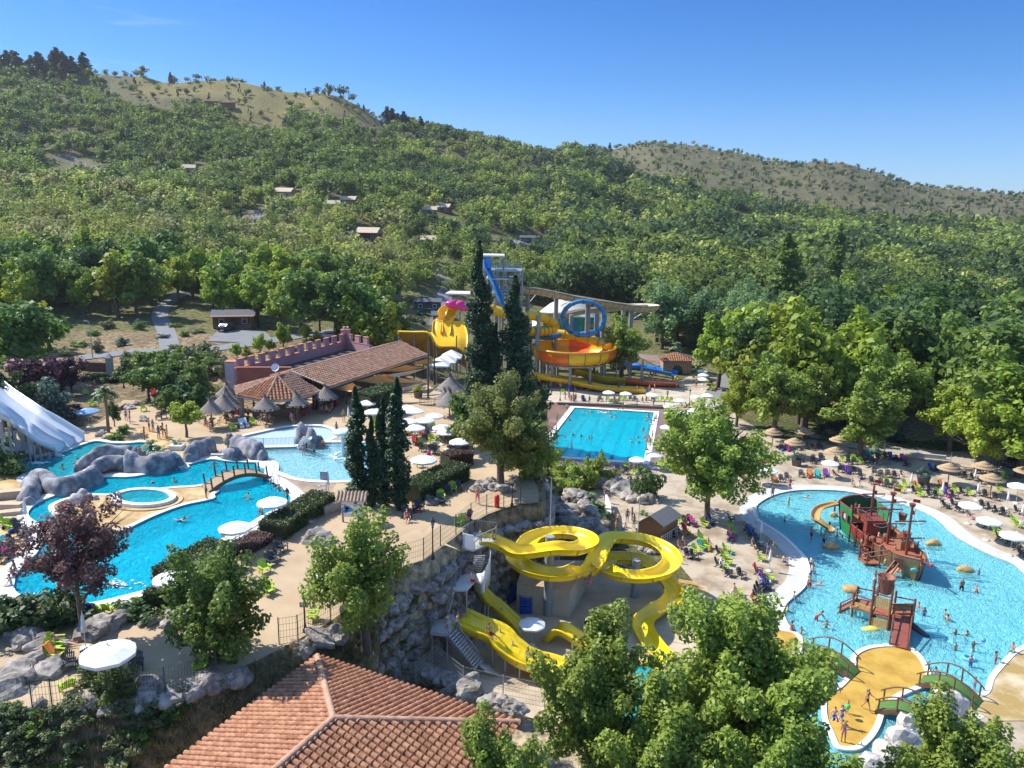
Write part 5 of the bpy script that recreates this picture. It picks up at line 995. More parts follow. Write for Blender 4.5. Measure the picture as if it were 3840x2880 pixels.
def wallrock(code,z,h_,w_,label,m=ROCKB,seed=0):
 path=catmull([P(a[0],a[1],z) for a in px(code)],7);mb=MB();n_=14;vs=[]
 for i,p in enumerate(path):
  t_=(path[min(i+1,len(path)-1)]-path[max(i-1,0)]).normalized();s_=Vector((-t_.y,t_.x,0));e=min(1,.35+min(i,len(path)-1-i)*.25)
  for k in range(n_):
   a=math.pi*1.16*k/(n_-1)-.08*math.pi;q_=s_*math.cos(a)*w_*e+Vector((0,0,1))*(math.sin(a)*h_*e);pp_=p+q_;nn=1+.28*noise.noise(pp_*.55+Vector((seed,0,0)))+.14*noise.noise(pp_*1.7);vs.append(p+q_*nn)
 mb.add(vs,[(i*n_+k,i*n_+k+1,(i+1)*n_+k+1,(i+1)*n_+k) for i in range(len(path)-1) for k in range(n_-1)],0,True)
 mb.blob(path[0]+Vector((0,0,h_*.15)),(w_*.55,w_*.55,h_*.5),seed,.2,1,3,sm=True);mb.blob(path[-1]+Vector((0,0,h_*.15)),(w_*.55,w_*.55,h_*.5),seed+1,.2,1,3,sm=True)
 mb.build('rock_wall',m);return tag(COL.objects[-1],label,'artificial rock')
wallrock('B 300,300 330,180 430,90 A 650,1560 850,1500 1020,1410',ZU-.4,1.9,1.0,'long curved blue grey rock wall around the blue pool',seed=1)
wallrock('A 1290,1320 1420,1320 1600,1330 1850,1270',ZU-.4,2.3,1.1,'massive blue grey rock between the two pools',seed=3)
wallrock('A 800,1300 950,1200 1100,1150 1300,1140 1380,1160',ZU-.2,1.3,.6,'thin rock arch along the teal pool edge',seed=5)
wallrock('A 980,1290 1080,1240 1200,1220 1310,1230',ZU+.6,1.0,.7,'rock bridge over the waterfall gap',seed=6)
wallrock('D 30,1500 90,1450 200,1410 260,1380',ZU-.3,1.9,.9,'blue grey rock left of the waterfall',seed=8)
wallrock('D 370,1450 480,1470 560,1480',ZU-.3,1.7,.8,'blue grey rock right of the waterfall',seed=9)
wallrock('D 480,1330 600,1380 700,1430 780,1470',ZU-.2,1.9,1.0,'long rock behind the wooden footbridge',seed=11)
wallrock('D 420,1290 480,1270',ZU,1.3,.6,'small rounded rock at the end of the bar fence',seed=12)
wallrock('D 1165,1290 1230,1260',ZU-.2,2.4,1.0,'tall rounded rock with kids slide',seed=13);wallrock('D 1230,1320 1370,1310',ZU-.2,2.0,1.1,'rounded grey rock in the kids pool',seed=14)
wallrock('A 1350,1140 1480,1130',ZU,1.0,.8,'rock block beneath the standing bather',seed=15)
rockrow('small_rocks','B 800,230 860,190 930,200 985,200',ZU,[(.75,.6,.6),(.5,.45,.7),(.35,.3,.5),(.3,.3,.4)],'cluster of pale grey rocks on the island',mat('rock_mix',(.40,.38,.38),.9,var=.3,scale=2))
FOAM=mat('foam',(.80,.88,.92),.5,var=.05)
mb=MB();a,b_=P(*px('D 250,1395')[0],ZU+1.4),P(*px('D 385,1400')[0],ZU+1.4);mb.beam(a,b_,.35,.15);mb.build('waterfall_sill',mat('sill_tan',(.6,.5,.38),.8));tag(COL.objects[-1],'pale sill above the small waterfall','sill')
WFALL=bpy.data.materials.new('falling_water');WFALL.use_nodes=True;t=WFALL.node_tree;t.nodes.clear();o_=nd(t,'ShaderNodeOutputMaterial');tr=nd(t,'ShaderNodeBsdfTransparent');df=nd(t,'ShaderNodeBsdfDiffuse');df.inputs[0].default_value=(.75,.85,.9,1);ms=nd(t,'ShaderNodeMixShader');nn_=nd(t,'ShaderNodeTexNoise',inp={'Scale':9.,'Detail':3.});mpn=nd(t,'ShaderNodeMapping');mpn.inputs['Scale'].default_value=(3,3,.25);tcn=nd(t,'ShaderNodeTexCoord');mrn=nd(t,'ShaderNodeMapRange',inp={1:.5,2:.75,3:.05,4:.7})
t.links.new(tcn.outputs['Object'],mpn.inputs[0]);t.links.new(mpn.outputs[0],nn_.inputs[0]);t.links.new(nn_.outputs[0],mrn.inputs[0]);t.links.new(mrn.outputs[0],ms.inputs[0]);t.links.new(tr.outputs[0],ms.inputs[1]);t.links.new(df.outputs[0],ms.inputs[2]);t.links.new(ms.outputs[0],o_.inputs[0])
mb=MB();vs=[]
for k in range(9):p=a.lerp(b_,k/8);vs+=[(p.x,p.y-.2,ZU+1.4),(p.x,p.y-.45,ZU-.1)]
mb.add(vs,[(2*k,2*k+1,2*k+3,2*k+2) for k in range(8)],0,True).build('waterfall',WFALL);tag(COL.objects[-1],'thin curtain of water falling under the pale sill','waterfall')
q_=P(*px('D 1628,1440')[0],ZU-.45);mf=thing('mushroom_fountain','pale blue mushroom fountain in the kids pool','fountain',q_)
MB().tube([(0,0,0),(0,0,2.9)],[.24,.18],12).build('stem',mat('pale_blue_paint',(.50,.66,.74),.5),mf);MB().lathe([(0,2.75),(.9,2.8),(1.12,2.95),(1.05,3.15),(.6,3.35),(.25,3.38),(.2,3.25),(0,3.22)],n=26).build('cap',mat('mushroom_cap',(.62,.80,.86),.4),mf)
mb=MB();n_=40;vs=[]
for k in range(n_):a_=2*math.pi*k/n_;vs+=[(1.1*math.cos(a_),1.1*math.sin(a_),2.9),(1.35*math.cos(a_),1.35*math.sin(a_),.4)]
mb.add(vs,[(2*k,2*k+1,(2*k+3)%(2*n_),(2*k+2)%(2*n_)) for k in range(n_)],0,True).build('water_curtain',WFALL,mf)
mb=MB()
for k in range(50):a_=k*2.4;r_=.9+.6*((k*37)%10)/10;mb.blob((r_*math.cos(a_),r_*math.sin(a_),.38),(.22,.22,.06),k,.3,2,1,sm=True)
mb.build('splash',FOAM,mf)
BM=[MB().blob((0,0,0),(1,1,.85),s_,.62,.9,3) for s_ in range(6)];BMe=[b.mesh('boulder',ROCKG) for b in BM];BMw=[MB().blob((0,0,0),(1,1,.9),s_+20,.45,1.1,3).mesh('boulder',ROCKW) for s_ in range(2)]
def boulder(p,r_,label,group=None,rz=None,fl=1.0,me_=None):
 o=bpy.data.objects.new('boulder',me_ or rnd.choice(BMe));COL.objects.link(o);o.location=p;o.rotation_euler=(rnd.uniform(-.3,.3),rnd.uniform(-.3,.3),rnd.uniform(0,6.28) if rz is None else rz);o.scale=(r_*rnd.uniform(.9,1.25),r_*rnd.uniform(.8,1.0),r_*fl*rnd.uniform(.75,1.0));return tag(o,label,'boulder',group)
lev=['top course','second course','third course','fourth course','fifth course','bottom course']
ct_=offset([(p.x,p.y) for p in catmull([Vector((a,b_,0)) for a,b_ in TERR],8,True)],.62);last=None;k0=0
for a,b_ in ct_:
 p=Vector((a,b_,0))
 if not(-11.5<a<8 and 44<b_<92) or(last and(p-last).length<1.0):continue
 if last is None or(p-last).length>4:last=p;continue
 nx=(p-last).normalized();last=p;out=Vector((nx.y,-nx.x,0));k0+=1
 if polydist([p.x+out.x],[p.y+out.y],TERR)[0]<polydist([p.x-out.x],[p.y-out.y],TERR)[0]:out=-out
 for k in range(6):
  q_=p+out*(k*.10)+nx*((k%2)*.5+rnd.uniform(-.2,.2));z_=6.1-k*1.15+rnd.uniform(-.12,.12)
  boulder((q_.x,q_.y,z_),rnd.uniform(.52,.70),'grey boulder in the %s of the %s'%(lev[k],'retaining wall beside the slide stairs' if q_.x<-3 else 'rock bank above the spiral slide'),'boulders of the retaining wall')
for code,z,r_,lb in[('J 830,1200 930,1240',0,1.6,'long pale boulder beside the path railing'),('J 1040,1320 1160,1330 1240,1320 980,1290',0,1.1,'boulder in the row below the conifer bush'),('J 720,1150 700,1110',.4,.9,'pale boulder in the rock garden'),('L 900,480 870,500',0,1.4,'big grey boulder against the wooden hut'),('L 1000,560',0,.95,'round boulder in front of the wooden hut'),('L 920,590 960,620 840,580 1080,610',0,.6,'small rock at the foot of the hut boulders'),('L 550,470 440,480 380,400',.6,.95,'blue grey boulder beside the queue'),('J 310,1380 430,1420 380,1500 260,1450 480,1560 590,1500 300,1560 420,1590 560,1590 120,1470 60,1530 640,1620',3.2,1.15,'boulder on the rock bank under the yuccas'),('J 480,1300 420,1270 540,1380 600,1420',4.5,1.0,'flat topped boulder high on the rock bank'),('I 1230,1130 1130,1150 1160,1180 1240,1200 1360,1220 1100,1210',ZU,.75,'pale boulder beside the path under the acacia'),('I 580,1350 640,1340 560,1300 600,1250',ZU,.6,'rock beside the lime chairs at the hedge'),('E 1400,900 1340,920',ZU,1.05,'flat grey boulder in the middle of the paving'),('E 1200,720 1280,710 1340,660 1420,600',ZU,.6,'rock along the foot of the clipped hedge'),('B 1030,1560 1130,1540 940,1580',ZU,1.2,'large grey rock beyond the white parasol'),('B 1800,1460 1900,1440',ZU,.9,'grey boulder on the sunny terrace'),('B 1600,1480 1480,1490',ZU,.5,'small rock by the sunny terrace'),('C 290,380 430,380',ZU,.9,'brown boulder behind the sunbather'),('C 440,440',ZU,.7,'dark boulder left of the lime chairs'),('C 330,570 540,640',ZU,.9,'grey boulder beside the lime chairs'),('C 180,740 110,900 230,720',ZU-.2,1.1,'large grey rock at the left end of the terrace'),('C 310,920 210,1060 60,980',ZU-.6,.8,'grey rock below the left end of the terrace'),('C 1560,830',ZU,.9,'dark rock hidden by the young tree'),('C 1950,870 1750,940 1500,950 2100,790',ZU-.2,.75,'pale rock just below the wire fence'),('C 900,1040 700,1050 400,1060 1150,1020',ZU-.3,.6,'rock under the wire fence of the lower terrace'),('C 180,270 240,300',ZU,.9,'rock under the flowering bushes'),('F 290,790 400,750 560,740',ZU-.2,.8,'pale boulder at the foot of the slanting ash'),('F 60,900',ZU-.3,.8,'pale flat boulder left of the slanting ash'),('F 1180,430 1260,390',ZU-.5,.75,'pale boulder below the fence lamp'),('F 1390,340 1550,290',ZU-.4,.85,'grey boulder right of the fence lamp'),('F 950,560 1030,500 830,600',ZU-1.5,.8,'shaded boulder on the bank below the fence'),('M 280,700',1,1.1,'large smooth boulder behind the mesh fence corner'),('M 560,820 700,880 640,850',1,1.0,'dark boulder row under the long mesh fence'),('M 1000,1000 930,960',1,.7,'dark boulder with dry plants by the mesh fence'),('M 1150,1040 1220,1060',1,.7,'pale long boulder by the mesh fence'),('M 440,750',1,.8,'round boulder beside the small ladder'),('A 1020,930 1060,900 1100,950',ZU,.6,'pale rock beside the palm trunk'),('A 1500,770 1340,640 1450,600',ZU,.7,'flat garden stone near the chairs'),('A 100,1170',ZU,.8,'rock beside the small white slide')]:
 for a in px(code):
  p=P(a[0],a[1],z);boulder(p+Vector((0,0,r_*.15)),r_*rnd.uniform(.85,1.15),lb,'scattered boulders',fl=.85)
def wrock(codes,label):
 mb=MB()
 for i,(c_,z_,rx,ry,rz_) in enumerate(codes):a=px(c_)[0];p=P(a[0],a[1],z_);mb.blob(p,(rx,ry,rz_),i+7,.5,1.0,3)
 mb.build('sculpted_rock',ROCKW);tag(COL.objects[-1],label,'artificial rock')
wrock([('S 1540,850',1.2,1.35,.9,1.0),('S 1500,930',.5,.7,.6,1.1),('S 1590,930',.5,.8,.7,.8)],'tall white sculpted rock beside the second footbridge')
wrock([('S 1190,1060',1.3,.8,.7,1.0),('S 1130,1180',.9,1.1,.8,1.0),('S 1210,1250',.5,1.2,.8,.9),('S 1010,1280',.5,.9,.7,.8)],'jagged white rock formation in the channel');wrock([('S 900,1390',.3,1.0,.8,.7),('S 820,1400',.2,.7,.7,.6),('S 1000,1400',.2,.8,.7,.5)],'low white rocks at the lower edge of the channel')
# ====== slides
def gel(name,c,rough=.28,var=.07,c2=None):return mat(name,c,rough,var=var,scale=.5,coat=.35,c2=c2)
YEL=gel('yellow_gelcoat',(.92,.68,.012));YEL2=gel('golden_gelcoat',(.92,.54,.004),.35);ORG=gel('orange_gelcoat',(.90,.16,.006),.35);BLU=gel('blue_gelcoat',(.02,.22,.46),.35);BLU2=gel('bright_blue_gelcoat',(.01,.22,.70),.35)
BEI=gel('beige_gelcoat',(.58,.48,.32),.5);WHS=gel('white_gelcoat',(.62,.66,.70),.2,.05);WHK=gel('white_smooth',(.75,.77,.78),.3);DKY=gel('dark_yellow_underside',(.55,.30,.005),.5);COLM=mat('column_grey',(.33,.34,.35),.6,.2,var=.1,scale=1)  # ramp underside gets a darker version of the golden yellow
def usec(w_,d_,th=.07,n_=8,lip=.10):
 """closed cross-section of an open channel; x = side, y = up"""
 o=[(-w_/2-lip,d_*.02),(-w_/2-lip,-.05)];outer=[(math.sin(a)*(w_/2+th),-math.cos(a)*(d_+th)) for a in np.linspace(-math.pi/2,math.pi/2,n_+1)];inner=[(math.sin(a)*w_/2,-math.cos(a)*d_) for a in np.linspace(math.pi/2,-math.pi/2,n_+1)]
 return[(-w_/2-lip,.03),(-w_/2-lip,-.05)]+outer+[(w_/2+lip,-.05),(w_/2+lip,.03)]+inner
def channel(name,pts,w_,d_,m,label=None,parent=None,n=7,bank=0.,flat=False,joints=1.9,closed=False,cat='water slide'):
 path=catmull(pts,n)
 sec=usec(w_,d_) if not flat else[(-w_/2-.12,.03),(-w_/2-.12,-.06),(-w_/2-.05,-d_-.06),(w_/2+.05,-d_-.06),(w_/2+.12,-.06),(w_/2+.12,.03),(w_/2,.03),(w_/2-.03,-d_*.6),(w_/2-.25,-d_),(-w_/2+.25,-d_),(-w_/2+.03,-d_*.6),(-w_/2,.03)]
 path=[p+Vector((0,0,d_*.5)) for p in path];mb=MB().sweep(path,sec)
 root=parent or thing('water_slide',label,cat,(path[-1].x,path[-1].y,0))
 c=mb.part(name,m,root)
 if joints:
  mj=MB();acc=0;js=joints
  for i in range(1,len(path)-1):
   acc+=(path[i]-path[i-1]).length
   if acc>=js:
    acc=0;t_=(path[i+1]-path[i-1]).normalized();k=1.04;oc=[(math.sin(a)*(w_/2+.13),-math.cos(a)*(d_+.13)) for a in np.linspace(-math.pi/2,math.pi/2,9)] if not flat else[(-w_/2-.12,0),(-w_/2-.12,-d_-.12),(w_/2+.12,-d_-.12),(w_/2+.12,0)]
    ic=[(x*.9,y*.9) for x,y in oc][::-1]
    mj.sweep([path[i]-t_*.035,path[i]+t_*.035],oc+ic,sm=False)
  mj.part('joint_flanges',mat(m.name+'_joint',tuple(x*.55 for x in m.node_tree.nodes['Mix (Legacy)'].inputs[2].default_value[:3]) if 'Mix (Legacy)' in m.node_tree.nodes else(.3,.25,.02),.5),root)
 return root
def column(root,p,h_,r_,m=COLM,name='column',cap=True):
 mb=MB().tube([(p[0],p[1],0 if len(p)<3 else p[2]),(p[0],p[1],h_)],r_,14);mb.part(name,m,root)
def brace(root,prs,r_=.045,m=STEEL,name='bracket'):
 for a,b_ in prs:MB().tube([a,b_],r_,5).part(name,m,root)
 # ---- near double spiral
q1=V(*px('K 1523,1500')[0],61.5);q1.z=0;Y1=q1.y;x1=q1.x;Y2=65.0;x2=V(2378,2320,65).x
def hp(code,Y):return[V(a[0],a[1],y_) for a,y_ in zip(px(code),Y)]
sp=[]
sp+=hp('K 830,500 960,505 1100,565 1250,625',[60.3,60.2,60.0,59.6])
def circ(cx_,cy_,r_,a0,a1,z0,z1,n_):
 return[Vector((cx_+r_*math.cos(R(a0+(a1-a0)*i/(n_-1))),cy_+r_*math.sin(R(a0+(a1-a0)*i/(n_-1))),z0+(z1-z0)*i/(n_-1))) for i in range(n_)]
xa=V(*px('K 1620,600')[0],62).x
sp+=circ(xa,62.0,2.75,-95,175,7.15,5.75,8)
xb=V(*px('K 1530,900')[0],61.8).x
sp+=circ(xb,61.6,2.95,195,330,5.45,4.85,5)
xc=V(*px('L 785,850')[0],65).x
sp+=[V(*px('L 330,790')[0],63.6)]
sp+=circ(xc,65.0,3.15,145,-170,4.55,3.1,9)
xd=V(*px('L 720,930')[0],65).x
sp+=circ(xd,65.3,2.35,165,40,2.75,2.35,4)
sp+=hp('L 1170,1000 1130,1180 1000,1240 880,1340',[64.8,63.0,61.6,60.0])
sp+=hp('L 860,1440 900,1560 T 680,480 740,560 810,600',[58.6,57.2,56.0,55.0,54.2])
for i in range(-8,0):sp[i].z=max(.45,sp[i].z)
root=channel('spiral_channel',sp,1.62,.70,YEL,'bright yellow double spiral water slide in the middle of the park',n=6)
p1=Vector((V(*px('K 1530,1300')[0],Y1).x,Y1,0));column(root,p1,V(*px('K 1563,445')[0],Y1).z,.40)
p2=Vector((V(*px('L 770,1100')[0],Y2).x,Y2,0));column(root,p2,V(*px('L 780,690')[0],Y2).z,.38)
MB().tube([(p1.x,p1.y,8),(p1.x,p1.y,12.6)],.035,5).part('antenna',mat('beige_pole',(.4,.38,.32),.6),root);MB().tube([(p2.x,p2.y,4.8),(p2.x,p2.y,9.9)],.035,5).part('antenna',mat('beige_pole',(.4,.38,.32),.6),root)
for pc,cx_,cy_,r_,zz in((p1,xa,62,2.3,6.1),(p1,xb,61.6,2.5,4.6),(p2,xc,65,2.7,3.4),(p2,xd,65.3,2.0,2.1)):
 for a in(20,95,170,245,320):brace(root,[((pc.x,pc.y,zz-.6),(cx_+r_*math.cos(R(a)),cy_+r_*math.sin(R(a)),zz))])
for c_,Y in(('L 1090,1130',64),('L 870,1400',59.2),('T 615,500',56)):p=V(*px(c_)[0],Y);column(root,(p.x,p.y,0),max(.4,p.z),.09,STEEL,'post')
# ---- tower, platforms, stairs
tw_=thing('slide_tower','grey steel stair tower at the start of the yellow slides','tower',(-3.5,59.5,0))
def deckp(pts,z,th=.14,m=None,nm='platform'):MB().prism([p[:2] for p in pts],z-th,z).part(nm,m or mat('pale_grating',(.52,.52,.50),.7,var=.1),tw_)
def railing(pts,h_=1.1,gap=.14,name='railing',m=STEEL):
 mb=MB()
 for a,b_ in zip(pts[:-1],pts[1:]):
  a=Vector(a);b_=Vector(b_);n_=max(1,int((b_-a).length/gap))
  for k in range(n_+1):p=a.lerp(b_,k/n_);mb.beam(p,p+Vector((0,0,h_)),.022,.022)
  mb.beam(a+Vector((0,0,h_)),b_+Vector((0,0,h_)),.05,.05);mb.beam(a+Vector((0,0,.08)),b_+Vector((0,0,.08)),.03,.03)
 mb.part(name,m,tw_)
z1_=7.35;T=[P(a[0],a[1],z1_) for a in px('K 650,560 760,590 985,490 1010,430 770,400 650,480')]
deckp(T,z1_);zt_=z1_
MB().prism([(T[0].x,T[0].y),(T[1].x,T[1].y),(T[1].x,T[1].y+.06),(T[0].x,T[0].y+.06)],z1_-.1,z1_+1.25).part('white_panel',WHITE,tw_)
railing([T[1],T[2],T[3]]);railing([T[5],T[4],T[3]]);railing([T[0],T[5]])
tp_=V(*px('K 795,600')[0],60.7);column(tw_,(tp_.x,60.7),7.25,.42);tp2=V(*px('K 820,1400')[0],61.5)
z2_=5.2;T2=[P(a[0],a[1],z2_) for a in px('K 520,1000 690,1005 800,880 760,800 640,850')];deckp(T2,z2_,m=mat('white_grating',(.62,.60,.57),.7));railing([T2[0],T2[4]]);railing([P(*px('K 625,830')[0],z2_),P(*px('K 750,830')[0],z2_)]);
sg_=P(*px('K 635,740')[0],z2_+.2);s2=P(*px('K 740,740')[0],z2_+.2);MB().prism([(sg_.x,sg_.y),(s2.x,s2.y),(s2.x,s2.y+.05),(sg_.x,sg_.y+.05)],z2_+1.1,z2_+1.9).part('notice_board',mat('notice',(.66,.64,.62),.6),tw_)
mb=MB();cpt=[P(*px(c_)[0],5.6) for c_ in('K 920,720','K 935,780','K 900,850','K 850,870','K 790,830')];cc2=catmull(cpt,4)
vs=[]
for i,p in enumerate(cc2):vs+=[(p.x,p.y,4.9-.06*i),(p.x,p.y,7.3-.11*i),(p.x+.04,p.y+.05,7.3-.11*i),(p.x+.04,p.y+.05,4.9-.06*i)]
mb.add(vs,[(4*i+k,4*i+(k+1)%4,4*i+4+(k+1)%4,4*i+4+k) for i in range(len(cc2)-1) for k in range(4)],0,True).part('stair_shell',WHITE,tw_)
z3_=3.1;T3=[P(a[0],a[1],z3_) for a in px('K 310,1450 500,1475 590,1330 560,1250 370,1260')];deckp(T3,z3_,m=mat('white_grating',(.62,.60,.57),.7));railing([T3[4],T3[0],T3[1]]);
def stair(a,b_,n_,w_,rail=True):
 a=Vector(a);b_=Vector(b_);d=b_-a;dh=Vector((d.x,d.y,0));l=dh.length;u=dh/l;s_=Vector((-u.y,u.x,0));M=Matrix((u,s_,Vector((0,0,1)))).transposed()
 for k in range(n_):p=a+d*((k+.5)/n_);mb.box(p,(l/n_*.75,w_,.06),M=M)
 for sg in(-1,1):mr_.beam(a+s_*sg*w_/2,b_+s_*sg*w_/2,.08,.22)
 return s_
mb=MB();mr_=MB();a_,b2=P(*px('K 560,1010')[0],z2_),P(*px('K 500,1260')[0],z3_);s_=stair(a_,b2,10,1.5)
a3,b3=P(*px('K 540,1440')[0],z3_),P(*px('M 820,600')[0],.9);stair(a3,b3,13,1.3)
a4,b4=P(*px('M 830,600')[0],.9),P(*px('M 960,640')[0],.2);stair(a4,b4,4,1.3)
mb.part('stair_treads',mat('white_grating',(.62,.60,.57),.7),tw_);mr_.part('stair_stringers',STEEL,tw_)
railing([a_-s_*.8,b2-s_*.8]);railing([a_+s_*.8,b2+s_*.8]);railing([a3,b3],gap=.3);railing([b2-s_*.8,T3[4]])
a5,b5=P(*px('K 830,640')[0],7.2),P(*px('K 800,800')[0],z2_);mb=MB();mr_=MB();stair(a5,b5,9,.9);mb.part('upper_treads',STEEL,tw_)
for i,c_ in enumerate(['K 690,1010','K 690,1170','K 490,1480','K 330,1460','K 880,1160','K 915,1160','M 770,150','M 540,330']):
 p=P(*px(c_)[0],[z2_,3,z3_,z3_,3,3,2,1.5][i]);MB().tube([(p.x,p.y,0),(p.x,p.y,p.z)],.06,6).part('support_post',STEEL,tw_)
for a,b_ in(((-5,58,0),(-3.4,60,5)),((-2.4,58.5,0),(-4.2,60.5,5)),((-5.6,57,0),(-4.4,58.2,3)),((-3.6,57.5,0),(-5.2,58.4,3))):MB().tube([a,b_],.04,5).part('cross_brace',STEEL,tw_)
pts=hp('K 740,935 900,1060 1050,1190 1250,1390',[60.2,60.0,59.6,59.1])+[V(*px('M 1440,440')[0],58.3),V(*px('M 1620,600')[0],57.2)]
pts[0].z=5.3;e_=pts[-1].copy();dd=pts[-1]-pts[-2];pts[-1].z=max(1.2,pts[-1].z);pts.append(Vector((e_.x+2.2,e_.y-1.2,.75)));pts.append(Vector((e_.x+4.2,e_.y-2.2,.6)))
r_=channel('straight_channel',pts,1.25,.42,gel('yellow_gelcoat_b',(.88,.66,.015)),'steep straight yellow slide dropping from the second platform',flat=True)
for k in(2,3,4):MB().tube([(pts[k].x,pts[k].y,0),(pts[k].x,pts[k].y,pts[k].z)],.07,6).part('post',STEEL,r_)
pts=hp('K 620,1290 800,1370 1000,1450',[57.8,57.9,57.7])+[V(*px('M 1130,390')[0],57.2),V(*px('M 1280,500')[0],56.6),V(*px('M 1430,560')[0],56.0),V(*px('M 1570,600')[0],55.4)]
for i,z_ in enumerate([3.2,2.95,2.6,2.0,1.5,1.2,1.0]):y_=pts[i].y;pts[i]=P(*proj(pts[i]),z_)
e_=pts[-1];pts+=[Vector((e_.x+2.5,e_.y-1.1,.75)),Vector((e_.x+5,e_.y-2.2,.6))]
r_=channel('wide_channel',pts,2.2,.5,YEL,'wide wavy yellow slide with low rails beside the stairs',flat=True)
pth=catmull(pts,6);mbr=MB()
for p in pth[::1]:pass
MB().sweep([p+Vector((0,0,.5*.5)) for p in pth],[(-.06,-.42),(-.06,-.5),(.06,-.5),(.06,-.42)]).part('lane_divider',YEL,r_)
for k in(2,3,4,5):
 for sx in(-.7,.7):MB().tube([(pts[k].x+sx*.4,pts[k].y+sx,0),(pts[k].x+sx*.4,pts[k].y+sx,pts[k].z)],.07,6).part('post',STEEL,r_)
 MB().tube([(pts[k].x-.3,pts[k].y-.7,.2),(pts[k].x+.3,pts[k].y+.7,pts[k].z)],.04,5).part('cross_brace',STEEL,r_)
ly=[P(a,b_,0) for a,b_ in((2180,2560),(2420,2500),(2540,2560),(2500,2700),(2300,2740),(2160,2660))];vs,fs=fill([(p.x,p.y) for p in ly],[],.18);structure(MB().add(vs,fs).build('water',W_TOP));ring('landing_coping',[(p.x,p.y) for p in ly],.3,0,.3,mat('yellow_kerb',(.75,.55,.03),.5))
# ---- white slides on the left
def multi(codes,zs,lanes,label,w_,d_,m,name='white_lanes'):
 """codes: two edge lines (far, near) giving the outer edges; lanes between them"""
 A_=[P(a[0],a[1],z_) for a,z_ in zip(px(codes[0]),zs)];B_=[P(a[0],a[1],z_) for a,z_ in zip(px(codes[1]),zs)];A_=catmull(A_,7);B_=catmull(B_,7);root=thing('water_slide',label,'water slide',(B_[-1].x,B_[-1].y,ZU));prof=[]
 K_=9
 for l in range(lanes):
  for k in range(K_):a=k/K_;prof.append(((l+a)/lanes,-d_*math.sin(math.pi*a)**.55))
 prof.append((1,0));n_=len(prof);vs=[];vs2=[]
 for a,b_ in zip(A_,B_):
  for u,h_ in prof:p=a.lerp(b_,u);vs.append((p.x,p.y,p.z+h_+d_));
 N_=len(A_);top=[(i*n_+k,i*n_+k+1,(i+1)*n_+k+1,(i+1)*n_+k) for i in range(N_-1) for k in range(n_-1)];mb=MB().add(vs,top,0,True);mb.add([(x,y,z-.12) for x,y,z in vs],[f[::-1] for f in top],0,True)
 for e,s_ in((0,1),(n_-1,-1)):
  o=[vs[i*n_+e] for i in range(N_)];mb.sweep([Vector(p) for p in o],[(-.07,-.35),(.07,-.35),(.07,.12),(-.07,.12)])
 mb.part(name,m,root);o=[vs[(N_-1)*n_+k] for k in range(n_)];mb=MB();vv=[(x,y,z) for x,y,z in o]+[(x,y,ZU-.3) for x,y,z in o];mb.add(vv,[(k,k+1,n_+k+1,n_+k) for k in range(n_-1)]).part('front_face',mat('slide_end_grey',(.45,.47,.48),.6),root)
 for i in range(2,N_-3,6):p=(A_[i]+B_[i])/2;MB().tube([(p.x,p.y,ZU-.3),(p.x,p.y,p.z)],.12,8).part('post',COLM,root);p=B_[i];MB().tube([(p.x,p.y,ZU-.3),(p.x,p.y,p.z)],.12,8).part('post',COLM,root)
 return root
multi(('A -330,150 -120,280 0,385 130,500 380,670 470,730 600,800 700,860 800,920 880,965','A -330,540 -130,700 0,780 100,830 170,890 260,940 330,1000 400,1050 500,1090 570,1110'),[15.5,14.2,13.2,12.3,11.1,10.6,9.9,9.3,8.7,8.25],3,'white three lane wavy slide entering the teal pool',1.2,.85,WHS)
multi(('A -200,850 -80,900 60,960 200,1020 300,1050 380,1080','A -250,900 -100,990 0,1060 130,1110 230,1120 350,1160'),[10.8,10.3,9.6,8.9,8.4,8.15],1,'small white wavy slide below the three lane slide',1.2,.45,WHS)
def kslide(code,zs,w_,label):
 pts=[P(a[0],a[1],z_) for a,z_ in zip(px(code),zs)];channel('channel',pts,w_,.28,WHK,label,joints=0)
kslide('A 1760,1100 1810,1130 1850,1200 1920,1265',[9.6,9.1,8.3,7.95],.8,'small white slide between the blue grey rocks');kslide('D 1275,1225 1220,1260 1180,1310 1145,1335',[9.7,9.1,8.2,7.95],.55,'narrow white slide on the rounded rocks')
# ---- far slide complex -
def HP(code,Y):
 a=px(code);return[V(q_[0],q_[1],y_) for q_,y_ in zip(a,Y if hasattr(Y,'__len__') else[Y]*len(a))]
rp=thing('ramp_slide','huge golden yellow half pipe slide behind the bar roof','water slide',(V(1620,1300,148).x,148,0))
cols=[]
for lip,ly_,mid,val,back,bm,tp in[('G 262,950',143,'G 275,1010','G 330,1090','G 480,1060','G 520,1000','G 560,960'),('G 420,955',142,'G 440,1050','G 470,1140','G 560,1060','G 600,1010','G 612,960'),('G 575,965',141,'G 590,1070','G 610,1200','G 600,1030','G 625,940','G 645,840'),('G 652,1095',140.5,'G 655,1150','G 665,1225','G 690,1060','G 700,950','G 710,845'),('G 760,1105',140.5,'G 762,1170','G 765,1245','G 790,1060','G 795,960','G 795,845'),('G 872,1112',140.5,'G 875,1180','G 870,1260','G 880,1060','G 880,960','G 860,850'),('G 965,1180',140.5,'G 965,1240','G 960,1310','G 975,1110','G 975,980','G 935,850')]:
 cols.append([V(*px(lip)[0],ly_),V(*px(mid)[0],ly_+2.2),V(*px(val)[0],ly_+6),V(*px(back)[0],ly_+9),V(*px(bm)[0],ly_+11.5),V(*px(tp)[0],ly_+14)])
rows=[catmull(c,5) for c in cols];cg=[catmull([rows[i][j] for i in range(len(rows))],4) for j in range(len(rows[0]))];n_=len(cg[0]);vs=[p for r0_ in cg for p in r0_];J_=len(cg)
